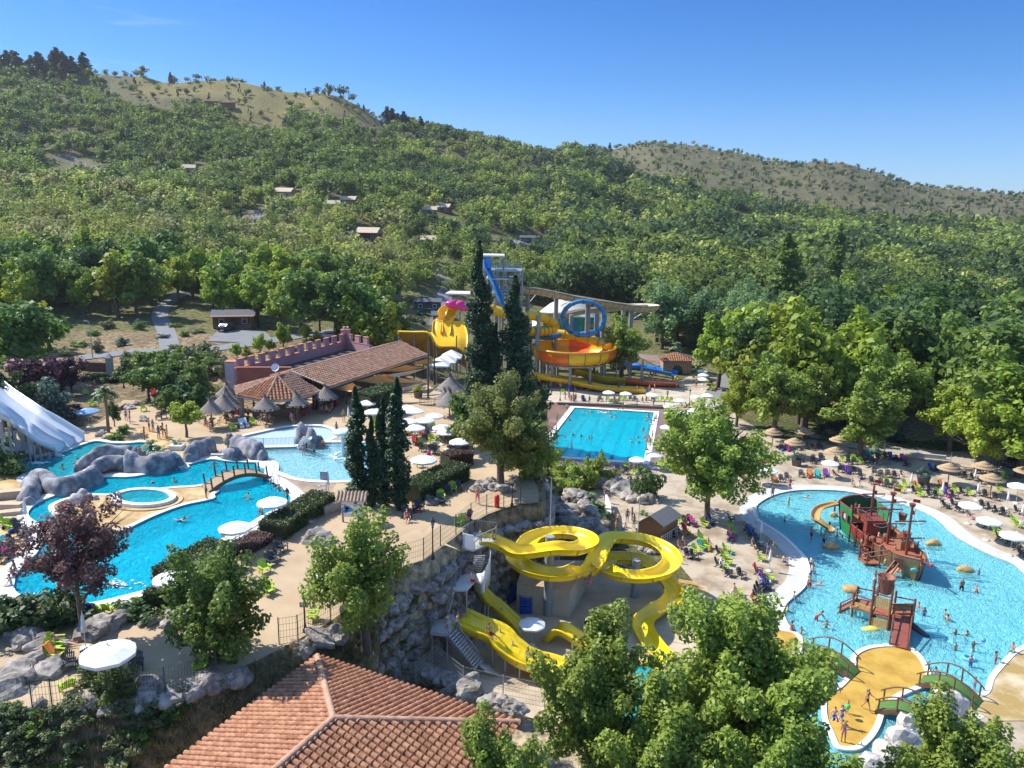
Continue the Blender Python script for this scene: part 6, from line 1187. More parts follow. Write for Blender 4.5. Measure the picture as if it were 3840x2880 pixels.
fs=[(j*n_+i,j*n_+i+1,(j+1)*n_+i+1,(j+1)*n_+i) for j in range(J_-1) for i in range(n_-1)]
MB().add(vs,fs,0,True).part('ramp_sheet',YEL2,rp);MB().add([p-Vector((0,-.1,.28)) for p in vs],[f[::-1] for f in fs],0,True).part('ramp_underside',DKY,rp)
mb=MB();mb.tube(cg[0],.22,6);mb.tube([cg[j][0] for j in range(J_)],.25,6);mb.tube([cg[j][-1] for j in range(J_)],.30,6);mb.tube(cg[-1],.2,6);mb.part('rim',YEL2,rp)
mb=MB()
for i in range(0,n_,4):
 mb.tube([cg[j][i]+Vector((0,-.25,-.35)) for j in range(0,12)],.09,5);p=cg[1][i];mb.tube([p+Vector((0,0,-.3)),(p.x,p.y+1,1)],.10,5)
 if i:q_=cg[8][i-4];mb.tube([p+Vector((0,-.2,-.3)),q_+Vector((0,-.5,-.3))],.06,5)
mb.part('support_frame',STEEL,rp)
for c_,w_ in(('G 795,672 735,705 705,780 670,850 665,950',1.9),('G 868,675 815,730 795,790 760,850 745,960',1.9)):
 pts=HP(c_,[157,156,155,154.3,151]);MB().sweep(catmull(pts,6),usec(w_,1.0)).part('start_lane',YEL2,rp)
mb=MB()
for x_,y_ in((760,158),(830,158),(900,158),(985,158),(985,161),(830,161)):
 p=V(*px('G %d,640'%x_)[0],y_);mb.tube([(p.x,p.y,0),(p.x,p.y,p.z)],.12,6)
a=V(*px('G 820,830')[0],158);b_=V(*px('G 960,700')[0],158);mb.tube([a,b_],.07);mb.part('start_tower_posts',STEEL,rp)
d0=[V(*px('G 780,690')[0],157),V(*px('G 1000,700')[0],157),V(*px('G 1000,680')[0],161),V(*px('G 780,680')[0],161)];MB().prism([p[:2] for p in d0],d0[0].z-.3,d0[0].z).part('start_deck',STEEL,rp)
c0=[V(*px('G 745,568')[0],156.5),V(*px('G 1005,568')[0],156.5)];zc_=c0[0].z;MB().prism([(c0[0].x,156.5),(c0[1].x,156.5),(c0[1].x-.3,162),(c0[0].x+.5,162)],zc_,zc_+.3).part('canopy',mat('canopy_white',(.66,.66,.60),.7),rp)
for x_ in(c0[0].x+.6,c0[1].x-.6):MB().tube([(x_,157,d0[0].z),(x_,157,zc_)],.08).part('canopy_post',STEEL,rp)
bt=thing('slide_tower','tall grey steel tower with white canopies and blue chute','tower',(V(1880,1400,160).x,160,0));TL,TR,TM,TX=[V(*px('G %d,300'%k)[0],159) for k in(1158,1550,1350,1285)]
def gp(k,y_,zpy,Y=159):return V(*px('G %d,%d'%(k,zpy))[0],Y)
for k,Y,top in((1158,158,160),(1285,158,310),(1352,158,165),(1475,158,310),(1545,158,310),(1190,164,200),(1320,164,200),(1400,164,300),(1505,164,310)):
 p=V(*px('G %d,%d'%(k,top))[0],Y);MB().tube([(p.x,Y,0),(p.x,Y,p.z)],.34 if Y==158 and k in(1158,1285) else.2,8).part('leg',COLM,bt)
for zp,x0_,x1_ in((310,1120,1545),(400,1160,1480),(550,1130,1480),(680,1140,1420)):
 a=V(*px('G %d,%d'%(x0_,zp))[0],157.5);b_=V(*px('G %d,%d'%(x1_,zp))[0],157.5);z_=a.z;MB().prism([(a.x,157.5),(b_.x,157.5),(b_.x,164.5),(a.x,164.5)],z_-.25,z_).part('platform',STEEL,bt)
 if zp in(310,550):
  mb=MB()
  for a_,b2 in(((a.x,157.6,z_),(b_.x,157.6,z_)),((b_.x,157.6,z_),(b_.x,164.4,z_)),((a.x,164.4,z_),(b_.x,164.4,z_))):
   a_=Vector(a_);b2=Vector(b2);n_=int((b2-a_).length/.45)
   for k in range(n_+1):p=a_.lerp(b2,k/n_);mb.beam(p,p+Vector((0,0,1.4)),.05,.05)
   for h_ in(.5,1.0,1.4):mb.beam(a_+Vector((0,0,h_)),b2+Vector((0,0,h_)),.06,.06)
  mb.part('railing',STEEL,bt)
a=V(*px('G 1118,172')[0],156.5);b_=V(*px('G 1362,172')[0],156.5);MB().prism([(a.x,156.5),(b_.x,156.5),(b_.x-.2,163),(a.x+.3,163)],a.z,a.z+.3).part('canopy',mat('canopy_white',(.66,.66,.60),.7),bt);a=V(*px('G 1170,408')[0],156.5);b_=V(*px('G 1400,408')[0],156.5);MB().prism([(a.x,156.5),(b_.x,156.5),(b_.x,162),(a.x,162)],a.z,a.z+.2).part('canopy',mat('canopy_white',(.66,.66,.60),.7),bt)
for i,(x0_,z0_,x1_,z1b) in enumerate([(1540,1000,1330,850),(1330,850,1540,690),(1540,690,1330,550),(1330,550,1540,400),(1540,400,1400,310)]):
 a=V(*px('G %d,%d'%(x0_,z0_))[0],161);b_=V(*px('G %d,%d'%(x1_,z1b))[0],161);mb=MB();mb.beam(a,b_,1.2,.2);mb.beam(a+Vector((0,-.6,1)),b_+Vector((0,-.6,1)),.08,.08);mb.part('stair_flight',STEEL,bt)
for(k0,z0_),(k1,z1b) in[((1158,1000),(1285,700)),((1285,1000),(1158,700)),((1158,700),(1285,400)),((1350,1000),(1475,700)),((1475,700),(1350,400)),((1350,700),(1475,1000))]:MB().tube([V(*px('G %d,%d'%(k0,z0_))[0],158),V(*px('G %d,%d'%(k1,z1b))[0],158)],.08,5).part('cross_brace',STEEL,bt)
bl=thing('water_slide','steep blue chute ending in a vertical blue loop tube','water slide',(V(2187,1400,165).x,165,0))
pts=HP('G 1180,185 1195,290 1240,390 1290,510 1335,620 1380,700 1450,850 1560,960 H 350,990 480,1000',[157,156.5,156,155.5,155,155,156,158,160,162]);MB().sweep(catmull(pts,7),usec(1.3,.8)).part('plunge_chute',gel('deep_blue',(.01,.20,.50)),bl)
MB().tube(HP('G 1178,180 1185,230 1195,290',157),.75,12).part('launch_tube',BLU2,bl)
cx_,cy_=px('H 797,812')[0];pts=[]
for k in range(29):
 a=R(-118+k*(360+30)/28);pts.append(V(cx_+79*math.cos(a)*1.0,cy_-64*math.sin(a),159+k*.12))
lp=[V(*px('H 480,1000')[0],163)]+pts+[V(*px('H 1250,1180')[0],168)]
lc=catmull(pts,3);MB().tube(lc,.46,12).part('loop_tube',BLU,bl)
MB().tube(catmull(HP('H 200,990 450,1000 640,960',[162,162,163]),5),.55,10).part('loop_tube',BLU,bl);MB().tube(catmull(HP('H 750,985 900,960 1000,1010',[167,168,169]),5),.6,10).part('loop_tube',BLU,bl)
mb=MB()
for i in range(3,len(lc)-2,6):t_=(lc[i+1]-lc[i-1]).normalized();mb.tube([lc[i]-t_*.08,lc[i]+t_*.08],.56,12)
mb.part('joint_flanges',mat('blue_dark_joint',(.01,.10,.2),.5),bl)
for k in(835,858):p=V(*px('H %d,640'%k)[0],165);MB().tube([(p.x,165,0),(p.x,165,p.z)],.3,8).part('column',COLM,bl)
bf=thing('water_slide','long beige open flume on tall grey columns','water slide',(V(2280,1400,168).x,168,0))
pts=HP('G 1500,470 H 180,490 350,505 550,545 750,585 900,610 1080,640 1250,665 1400,680 1520,675',[160,161,162,163,164,164.5,165,166,167,170]);MB().sweep(catmull(pts,6),usec(3.0,1.3,.1)).part('upper_run',BEI,bf)
pts=HP('H 1525,680 1500,668 1300,665 1100,690 900,705 750,725 560,760 350,755 160,745',[171,175,178,178,177,176,174,172,170]);MB().sweep(catmull(pts,6),usec(2.4,1.1,.1)).part('return_run',BEI,bf)
pth=catmull(HP('H 180,490 350,505 550,545 750,585 900,610 1080,640 1250,665 1400,680 1520,675',[161,162,163,164,164.5,165,166,167,170]),6);mb=MB()
for i in range(0,len(pth)-1,2):t_=(pth[i+1]-pth[i]).normalized();mb.sweep([pth[i]-t_*.06,pth[i]+t_*.06],[(math.sin(a)*1.68,-math.cos(a)*1.48) for a in np.linspace(-1.57,1.57,9)]+[(math.sin(a)*1.55,-math.cos(a)*1.35) for a in np.linspace(1.57,-1.57,9)],sm=False)
mb.part('joint_flanges',mat('beige_joint',(.36,.29,.19),.7),bf)
for c_,Y in(('H 220,535',162),('H 515,590',164),('H 1293,705',167),('H 1212,712',172),('H 1005,680',167),('H 940,760',176),('H 670,775',172)):p=V(*px(c_)[0],Y);MB().tube([(p.x,Y,0),(p.x,Y,p.z)],.48,10).part('column',COLM,bf)
for c_ in('H 1250,700 1360,800','H 1320,815 1450,735','H 1290,770 1420,725','H 245,640 300,570','H 560,680 620,650'):a,b_=HP(c_,168);MB().tube([a,b_],.12,5).part('bracket',STEEL,bf)
YB=157.0;bc=V(2153,1300,YB);rb=157/FPX*YB
bw=thing('bowl_slide','round orange and yellow bowl slide on grey columns','water slide',(bc.x,YB,0));zr=bc.z;zb=zr-3.0
prof=[(rb*.99,zr),(rb*1.01,zr-.6),(rb*.985,zr-1.6),(rb*.90,zr-2.4),(rb*.72,zr-2.9),(rb*.3,zr-3.3),(.8,zr-3.5)];N_=96
def bowlpiece(r_off,kcol,mtl,nm,pr):
 mb=MB();
 for k in range(N_):
  if kcol(k):
   vs=[Vector((bc.x+(r_+r_off)*math.cos(2*math.pi*q_/N_),YB+(r_+r_off)*math.sin(2*math.pi*q_/N_),z_)) for q_ in(k,k+1) for r_,z_ in pr];m_=len(pr);mb.add(vs,[(i,i+1,m_+i+1,m_+i) for i in range(m_-1)],0,True)
 mb.part(nm,mtl,bw)
def seg(k):return(k*360/N_)
isor=lambda k:(202<seg(k)<257) or(seg(k)>318) or(58<seg(k)<92) or(150<seg(k)<165)
bowlpiece(0,isor,ORG,'orange_panel',prof);bowlpiece(0,lambda k: not isor(k),YEL2,'yellow_panel',prof)
pin=[(r_*.965,z_+.15) for r_,z_ in prof];bowlpiece(0,isor,ORG,'orange_inner_panel',pin);bowlpiece(0,lambda k: not isor(k),YEL2,'yellow_inner_panel',pin)
MB().tube([Vector((bc.x+rb*math.cos(2*math.pi*k/48),YB+rb*math.sin(2*math.pi*k/48),zr)) for k in range(48)],.26,6,closed=True).part('rim',gel('orange_rim',(.70,.30,.01)),bw)
mb=MB()
for k in range(16):a=R(k*22.5+11);mb.tube([Vector((bc.x+(r_+.08)*math.cos(a),YB+(r_+.08)*math.sin(a),z_)) for r_,z_ in prof[:5]],.09,5)
mb.part('panel_ribs',gel('rib_ochre',(.45,.22,.01)),bw)
for k in range(10):a=R(k*36+8);MB().tube([(bc.x+rb*.78*math.cos(a),YB+rb*.78*math.sin(a),0),(bc.x+rb*.78*math.cos(a),YB+rb*.78*math.sin(a),zb+.2)],.26,8).part('column',COLM,bw)
MB().tube([Vector((bc.x+rb*.8*math.cos(2*math.pi*k/36),YB+rb*.8*math.sin(2*math.pi*k/36),zb)) for k in range(36)],.2,6,closed=True).part('ring_beam',COLM,bw)
pts=HP('H 160,760 300,775 430,815 510,870 470,930 330,950 160,935',[156,157,158,160,160,157,156]);
yt=thing('water_slide','winding golden yellow tube slide feeding the bowl','water slide',(V(1950,1400,157).x,157,0))
pa=catmull(HP('G 1125,660 1180,690 1260,725 1350,755 1440,770 1560,790',[156,155.6,155.5,155.5,155.5,156])+HP('H 250,785 350,800 440,835 500,880 470,925 380,945 280,945 160,935 60,920 0,960 60,1000 200,980',[156.5,157.5,159,160.5,160,158.5,157,156.5,158,161,163,163])+HP('H 400,965 560,975 700,995 850,1030 980,1070 1070,1110',[163,163,162.5,162,161,158]),7)
MB().tube(pa,.95,14).part('tube',YEL2,yt);mb=MB()
acc=0
for i in range(1,len(pa)-1):
 acc+=(pa[i]-pa[i-1]).length
 if acc>(2.3 if i>110 or i<75 else.9):acc=0;t_=(pa[i+1]-pa[i-1]).normalized();mb.tube([pa[i]-t_*.06,pa[i]+t_*.06],1.08,14)
mb.part('joint_flanges',gel('ochre_joint',(.50,.27,.005)),yt)
for c_,Y in(('H 330,780',156),('H 315,980',155),('H 205,850',162),('H 250,860',164),('H 440,800',165),('G 1590,860',158)):p=V(*px(c_)[0],Y);MB().tube([(p.x,Y,0),(p.x,Y,p.z)],.36,10).part('column',COLM,yt)
def low(name,code,zs,w_,d_,m,label,und=None):
 pts=[P(a[0],a[1],z_) for a,z_ in zip(px(code),zs)];r_=channel('channel',pts,w_,d_,m,label,flat=True,joints=3)
 for p in catmull(pts,1)[1:-1]:
  if p.z>.9:MB().tube([(p.x,p.y,0),p],.12,6).part('post',COLM,r_)
low('y','H 240,1395 450,1430 650,1460 850,1500 1000,1530 1200,1545 1430,1555',[2.4,2.0,1.6,1.2,.9,.7,.6],2.2,.7,YEL2,'long straight golden slide ending near the white parasols')
low('o','H 700,1350 850,1390 1000,1430 1200,1445',[3.2,2.4,1.7,1.2],3.0,1.2,gel('golden_dark',(.62,.42,.01),.4),'golden run-out channel under the bowl');low('o2','H 1190,1445 1400,1470 1600,1480 1780,1490',[1.1,.8,.7,.6],2.6,.6,ORG,'orange run-out channel with foaming water')
low('b','H 1080,1255 1250,1290 1400,1320 1600,1355 1745,1385',[1.9,1.5,1.1,.8,.6],3.0,.8,BLU2,'bright blue run-out channel behind the bowl');low('b2','H 190,1090 280,1100',[5.6,5.3],2.5,.9,BLU2,'short blue trough left of the bowl')
mb=MB()
for k in range(40):t_=rnd.random();p=P(*px('H %d,%d'%(1420+330*t_,1462+22*t_))[0],.75);mb.blob(p,(.4,.18,.06),k,.3,2,1,sm=True)
mb.build('foam',FOAM);tag(COL.objects[-1],'white water foam in the orange channel','foam')
mb=MB();dk=[P(a[0],a[1],7.5) for a in px('H 190,1010 600,1010 560,990 200,990')];mb.prism([p[:2] for p in dk],7.3,7.6);mb.build('wooden_deck',mat('deck_boards',(.35,.24,.15),.85));tag(COL.objects[-1],'raised wooden deck behind the yellow tube','deck')
q_=V(*px('H 640,860')[0],182);sh=thing('shell_canopy','white pointed canopy with colourful painted panel behind the blue loop','canopy',(q_.x,182,0));zz=q_.z
mb=MB();vs=[]
for i in range(9):
 for j in range(5):u=i/8*2-1;v_=j/4;vs.append((q_.x+u*8.5,182+v_*4,zz+5.5*(1-u*u)*(.6+.4*v_)-(1-v_)*1.2))
mb.add(vs,[(i*5+j,(i+1)*5+j,(i+1)*5+j+1,i*5+j+1) for i in range(8) for j in range(4)],0,True).part('canopy',mat('cream_membrane',(.68,.64,.52),.6),sh)
PAN=bpy.data.materials.new('painted_panel');PAN.use_nodes=True;t=PAN.node_tree;b=t.nodes['Principled BSDF'];vo=nd(t,'ShaderNodeTexNoise',inp={'Scale':.45,'Detail':1.});tcn=nd(t,'ShaderNodeTexCoord');t.links.new(tcn.outputs['Object'],vo.inputs[0]);crp=nd(t,'ShaderNodeValToRGB');crp.color_ramp.interpolation='CONSTANT';t.links.new(vo.outputs[0],crp.inputs[0])
for p_,c_ in((.42,(.05,.35,.12)),(.5,(.02,.30,.50)),(.56,(.45,.35,.03)),(.62,(.4,.06,.06))):e=crp.color_ramp.elements.new(p_);e.color=(*c_,1)
crp.color_ramp.elements[0].color=(.03,.25,.4,1);t.links.new(crp.outputs[0],b.inputs['Base Color'])
MB().box((q_.x,181.6,zz-.6),(12,.3,4.2)).part('painted_panel',PAN,sh)
for k in(-5.5,5.5):MB().tube([(q_.x+k,181.8,0),(q_.x+k,181.8,zz)],.2,6).part('post',COLM,sh)
for c_,h_ in(('H 1130,1500',4.5),('H 1165,1480',5.5),('H 1263,1500',4),('H 1285,1450',4.5),('H 1385,1520',4.2),('H 1400,1500',5.2),('H 1062,1410',0.1)):
 if h_>1:p=P(*px(c_)[0],0);MB().tube([(0,0,0),(0,0,h_)],.14,8).build('grey_post',COLM,None,p);tag(COL.objects[-1],'plain grey post among the far run-out channels','post','grey posts by the channels')
 # ====== pirate ship, play tower, bridges
def plankmat(name,c,c2,axis=2,n_=18):
 m=mat(name,c,.6,var=.15,scale=3,c2=c2,coat=.1);t=m.node_tree;b=t.nodes['Principled BSDF']
 tcn=nd(t,'ShaderNodeTexCoord');wv=nd(t,'ShaderNodeTexWave',wave_type='BANDS',bands_direction='XYZ'[axis],wave_profile='SAW',inp={'Scale':n_/10});t.links.new(tcn.outputs['Object'],wv.inputs[0])
 bp=nd(t,'ShaderNodeBump',inp={'Strength':.9,'Distance':.06});t.links.new(wv.outputs[0],bp.inputs['Height']);t.links.new(bp.outputs[0],b.inputs['Normal'])
 mr=nd(t,'ShaderNodeMapRange',inp={1:.0,2:.14,3:.45,4:1.});t.links.new(wv.outputs[0],mr.inputs[0]);src=b.inputs['Base Color'].links[0].from_socket
 vm=nd(t,'ShaderNodeVectorMath',operation='SCALE');t.links.new(src,vm.inputs[0]);t.links.new(mr.outputs[0],vm.inputs['Scale']);t.links.new(vm.outputs[0],b.inputs['Base Color']);return m
HULL=plankmat('hull_planks',(.42,.20,.085),(.52,.29,.14),2,16);DECKW=mat('deck_redbrown',(.34,.11,.05),.6,var=.2,scale=2);TRIM=mat('trim_mahogany',(.22,.055,.03),.45,var=.2,coat=.2);SGREEN=mat('ship_green',(.02,.22,.07),.6,var=.2,scale=2);SGD=mat('ship_dark_green',(.01,.10,.04),.7);SRED=mat('panel_red',(.25,.02,.02),.6);ROPEW=mat('rope_white',(.7,.68,.62),.8);FLAGR=mat('flag_red',(.60,.01,.02),.7)
S0=Vector((38.9,81.6,0));S1=Vector((39.75,69.4,0));shp=thing('pirate_ship','wooden pirate ship playground with three masts and green stern in the lagoon','ship',S0.lerp(S1,.5))
ax_=(S1-S0);SL=ax_.length;ax_.normalize();sx_=Vector((ax_.y,-ax_.x,0));sx_=sx_ if sx_.x>0 else-sx_
def sp_(t,s_,z):p=S0+ax_*SL*t+sx_*s_;return Vector((p.x,p.y,z))
def hw(t):return 2.15 if t<.5 else 2.15*(1-((t-.5)/.52)**2.3)
def top(t):return(3.3 if t<.20 else 2.0 if t<.62 else 2.0+(t-.62)*1.4)
def hullseg(t0,t1,n_,ztop,m,nm,side,flare=1.0):
 vs=[]
 for i in range(n_+1):
  t=t0+(t1-t0)*i/n_;w_=max(.05,hw(t));zt=ztop(t) if callable(ztop) else ztop
  for k in range(5):v_=k/4;z_=-.3+(zt+.3)*v_;vs.append(sp_(t+(v_*.045 if t>.8 else 0),side*w_*(.72+.28*v_**.7*flare),z_))
 mb=MB().add(vs,[(i*5+k,i*5+k+1,(i+1)*5+k+1,(i+1)*5+k) for i in range(n_) for k in range(4)],0,True);vi=[v-sx_*side*.10 for v in vs];mb.add(vi,[(i*5+k,(i+1)*5+k,(i+1)*5+k+1,i*5+k+1) for i in range(n_) for k in range(4)],0,True);mb.part(nm,m,shp)
 MB().tube([(vs[i*5+4]+vi[i*5+4])/2 for i in range(n_+1)],.09,6).part('gunwale',TRIM,shp)
for sd in(-1,1):
 hullseg(0,.22,4,3.4,SGREEN,'stern_side',sd);hullseg(.22,.52 if sd<0 else.60,5,1.9,HULL,'hull_side',sd);hullseg(.60 if sd<0 else.60,.985,9,lambda t:1.75+max(0,t-.7)*2.0,HULL,'bow_side',sd)
mb=MB();mb.tube([sp_(.975,0,-.35),sp_(1.0,0,.7),sp_(1.03,0,1.7),sp_(1.02,0,2.4)],[.14,.16,.16,.12],8);mb.part('stem_post',TRIM,shp)
MB().tube([sp_(.96,0,2.0),sp_(1.13,0,2.35)],.09,8).part('bowsprit',TRIM,shp);MB().blob(sp_(1.135,0,2.36),.16,0,0,1,2,sm=True).part('bowsprit_tip',FLAGR,shp)
mb=MB();n_=12;vs=[]
for k in range(n_+1):a=math.pi*k/n_;vs.append(sp_(-.02,-2.2*math.cos(a),3.2+.85*math.sin(a)))
lo=[sp_(-.01,-1.75,0),sp_(-.01,1.75,0)];mb.add(vs+[lo[1],lo[0]],[tuple(range(len(vs)+2))]);mb.part('stern_board',SGD,shp);MB().tube(vs,.12,6).part('stern_arch',TRIM,shp)
mb=MB()
for s_ in(-1.2,-.3,.6,1.4):mb.add([sp_(.0,s_-.28,1.9),sp_(.0,s_+.28,1.9),sp_(.0,s_+.28,2.5),sp_(.0,s_-.28,2.5)],[(0,1,2,3)])
MB().add([sp_(.002,-1.9,3.25),sp_(.16,-1.9,3.25),sp_(.16,1.9,3.25),sp_(.002,1.9,3.25)][:0],[]).v
dk=MB()
for t0,t1,z_,w_ in((0,.24,2.1,.93),(.24,.62,1.05,.95),(.62,.97,1.45,.9)):
 vs=[];
 for i in range(9):t=t0+(t1-t0)*i/8;w2=hw(t)*w_;vs+=[sp_(t,-w2,z_),sp_(t,w2,z_)]
 dk.add(vs,[(2*i,2*i+1,2*i+3,2*i+2) for i in range(8)])
dk.part('deck',DECKW,shp)
for s_ in(-1,1):
 for t in(.06,.15):p=sp_(t,s_*2.22,2.3);f=MB().box(p,(.12,.75,.75)).part('window',TRIM,shp);
 q_=MB().box(sp_(.13,s_*2.26,2.35),(.08,.5,.5)).part('pane',mat('ship_glass',(.45,.55,.55),.2),shp)
 for t in(.28,.39):MB().box(sp_(t,s_*2.12,1.55),(.12,1.1,.75)).part('red_panel',SRED,shp)
 for t in(.225,.335,.445,.52,.60,.70):MB().tube([sp_(t,s_*hw(t)*1.0,-.2),sp_(t,s_*hw(t)*1.0,top(t)+.3)],.08,6).part('post',TRIM,shp)
cbx=MB().box(sp_(.24,0,1.9),(1.9,2.2,1.6));cbx.part('cabin',mat('cabin_brown',(.24,.06,.035),.6,var=.2),shp);MB().box(sp_(.24,0,2.75),(2.1,2.4,.1)).part('cabin_top',TRIM,shp);MB().box(sp_(.335,.9,1.7),(.9,.1,1.2)).part('cabin_door',SGD,shp)
for t in(.19,.29):
 for s_ in(-.95,.95):MB().tube([sp_(t,s_,2.7),sp_(t,s_,3.5)],.05,5).part('rail_post',TRIM,shp)
for s_ in(-.95,.95):MB().tube([sp_(.19,s_,3.45),sp_(.29,s_,3.45)],.06,5).part('rail',TRIM,shp)
for t,h_,yards,nest,fl in((.20,6.4,((3.6,1.6),(5.2,1.3)),None,.0),(.50,6.8,((3.3,1.7),(4.9,1.2),(5.7,1.5)),3.9,1),(.78,6.9,((3.2,1.7),(5.0,1.6)),None,1)):
 m_=MB().tube([sp_(t,.15,.9),sp_(t,.15,h_)],[.16,.11],8).part('mast',TRIM,shp)
 for yz,yl in yards:
  y_=MB().tube([sp_(t,.15-yl,yz),sp_(t,.15+yl,yz)],.075,6).part('yard',TRIM,shp)
  for k in range(2):a,b_=.15-yl+k*yl,.15+k*yl;mb=MB();pts=[sp_(t+.006,a+(b_-a)*q_/6,yz-.08-.28*math.sin(math.pi*q_/6)) for q_ in range(7)];mb.tube(pts,.035,5).part('furled_rope',ROPEW,shp)
 if fl:MB().tube([sp_(t,.15,h_-.35),sp_(t,.15,h_-.05)],[.26,.32],10).part('top_basket',TRIM,shp)
 fx=sp_(t,.15,h_+.0);MB().add([fx+Vector((0,0,.1)),fx+Vector((.75,0,.0)),fx+Vector((.7,0,.35)),fx+Vector((0,0,.45))],[(0,1,2,3)]).add([fx+Vector((0.02,0,-1.2)),fx+Vector((.4,0,-1.2)),fx+Vector((.4,0,-.8)),fx+Vector((.02,0,-.75))],[(0,1,2,3)]).part('flag',FLAGR,shp)
for t,s_,z_ in((.52,.75,3.7),(.72,-.1,2.7)):
 p=sp_(t,s_+.55,z_);MB().lathe([(.30,0),(.42,.75),(.46,.8),(.38,.78),(.28,.08),(0,.06)],p,12).part('barrel',mat('barrel_brown',(.20,.08,.045),.7,var=.3),shp);MB().tube([p+Vector((0,0,.7)),p+Vector((-.3,0,1.6))],.025,4).part('rope',ROPEW,shp)
for a,b_ in(((.78,.15,6.8),(1.12,0,2.4)),((.2,.15,6.2),(.5,.15,6.6)),((.5,.15,6.6),(.78,.15,6.7))):MB().tube([sp_(*a),sp_(*b_)],.02,4).part('rigging',ROPEW,shp)
MB().box(sp_(.66,.7,2.0),(1.0,.9,1.3)).part('fore_cabin',HULL,shp);MB().box(sp_(.66,.7,2.7),(1.15,1.05,.1)).part('fore_cabin_top',TRIM,shp)
for t,s_ in((.47,-1.2),(.42,.5)):MB().lathe([(.26,0),(.32,.35),(.26,.7),(0,.7)],sp_(t,s_,1.05),10).part('small_barrel',mat('barrel_brown',(.2,.08,.045)),shp)
mb=MB()
for k in range(5):mb.box(sp_(.50+.045*k,-2.2-.28*k,1.0-.22*k),(.5,.8,.07))
mb.part('stair_treads',DECKW,shp)
MB().box(sp_(.655,-2.75,.12),(1.5,1.6,.08)).part('landing',DECKW,shp)
for k,(t,s_) in enumerate(((.50,-2.1),(.55,-2.9),(.60,-3.4),(.71,-3.3),(.74,-2.2))):MB().tube([sp_(t,s_,-.3),sp_(t,s_,1.9-.18*k)],.08,6).part('stair_post',TRIM,shp)
for a,b_ in(((.50,-2.1,1.85),(.60,-3.4,1.15)),((.50,-2.1,1.3),(.60,-3.4,.6)),((.71,-3.3,1.3),(.80,-1.75,2.1)),((.71,-3.3,.8),(.80,-1.75,1.6))):MB().tube([sp_(*a),sp_(*b_)],.06,6).part('stair_rail',TRIM,shp)
a=V(*px('R 940,690')[0],75.3);mb=MB();mb.add([sp_(.86,-1.62,.5),sp_(.86,-1.62,1.6),sp_(.93,-1.2,1.7),sp_(.93,-1.2,.6)],[(0,1,2,3)]);mb.part('hatch',mat('hatch_dark',(.06,.025,.015),.8),shp)
for s_ in(0,.8):MB().beam(sp_(.87+s_*.07,-1.6,1.3),sp_(.93+s_*.08,-3.2,-.1),.10,.22).part('ramp_rail',TRIM,shp)
MB().beam(sp_(.90,-1.6,.85),sp_(.955,-3.1,-.15),.7,.05).part('ramp',mat('ramp_orange',(.55,.20,.06),.5),shp)
for t,s_,z_ in((.79,-1.95,.75),(.44,-2.15,1.0)):MB().lathe([(.05,-.3),(.16,-.2),(.16,.15),(.08,.3),(0,.32)],sp_(t,s_,z_),8).part('carved_figure',mat('carving',(.45,.28,.12),.7),shp)
MB().blob(sp_(1.0,.05,1.35),(.22,.22,.26),1,.1,1,2,sm=True).part('figurehead_hair',mat('figure_yellow',(.75,.55,.03),.5),shp);MB().blob(sp_(.995,-.35,1.1),(.5,.16,.2),2,.2,1,2,sm=True).part('figurehead',mat('figure_teal',(.10,.50,.45),.5),shp)
sl=hp('R 318,95 230,100 120,125 70,160 40,210 45,255 100,300 160,330 200,365 230,400',[86.5,86.6,86.3,85.3,84.0,82.6,81.4,80.6,79.8,79.0]);zz=[2.1,1.9,1.65,1.4,1.2,1.0,.75,.5,.3,.12]
sl=[P(*px('R '+c_)[0],z_) for c_,z_ in zip('318,110 230,115 120,145 70,180 50,225 60,270 110,310 165,345 200,370 215,395'.split(),zz)]
channel('slide_channel',sl,.85,.32,gel('brown_gelcoat',(.50,.27,.07),.35,c2=(.60,.36,.11)),None,shp,joints=0)
for c_ in('R 245,195','R 195,335'):p=P(*px(c_)[0],0);MB().tube([(p.x,p.y,-.3),(p.x,p.y,1.5 if '245' in c_ else.5)],.12,8).part('slide_post',TRIM,shp)
# ---- tipping bucket play tower
pt=thing('play_tower','wooden water play tower with big tipping bucket and red ramp','play tower',P(*px('Q 1650,1380')[0],0))
PB=plankmat('tower_planks',(.40,.27,.10),(.50,.36,.16),0,22);c0_=pt.location.copy();c0_.z=0
Lf=P(*px('Q 1548,1385')[0],-.3);Rf=P(*px('Q 1735,1440')[0],-.3);uu=(Rf-Lf);uw=uu.length;uu.normalize();vvn=Vector((-uu.y,uu.x,0));dep=2.3
def tp3(a,b_,z):p=Lf+uu*a+vvn*b_;return Vector((p.x,p.y,z))
hz=V(*px('Q 1625,880')[0],Lf.y+.2).z
for a,b_,h_ in((0,0,hz),(uw,0,hz-.1),(0,dep,2.6),(uw,dep,2.6),(-1.6,.6,2.2),(-1.6,2.0,2.2),(uw+1.5,1.2,2.2),(uw+1.5,2.6,2.2)):MB().tube([tp3(a,b_,-.6),tp3(a,b_,h_)],.10,8).part('post',TRIM,pt)
def panel(a0,b0,a1,b1,z0,z1,m,nm,th=.07):
 A_,B_=tp3(a0,b0,(z0+z1)/2),tp3(a1,b1,(z0+z1)/2);MB().beam(A_,B_,th,z1-z0).part(nm,m,pt)
panel(.1,0,uw-.1,0,1.75,2.7,PB,'upper_panel');panel(.1,0,uw-.1,0,-.3,.7,PB,'lower_panel');panel(0,.1,0,dep,-.2,1.1,PB,'side_panel');panel(uw,.1,uw,dep,-.2,1.1,PB,'side_panel');panel(.1,dep,uw-.1,dep,-.2,1.1,PB,'back_panel');panel(uw,dep*.5,uw+1.5,dep*.5+1.2,1.2,1.9,PB,'right_panel')
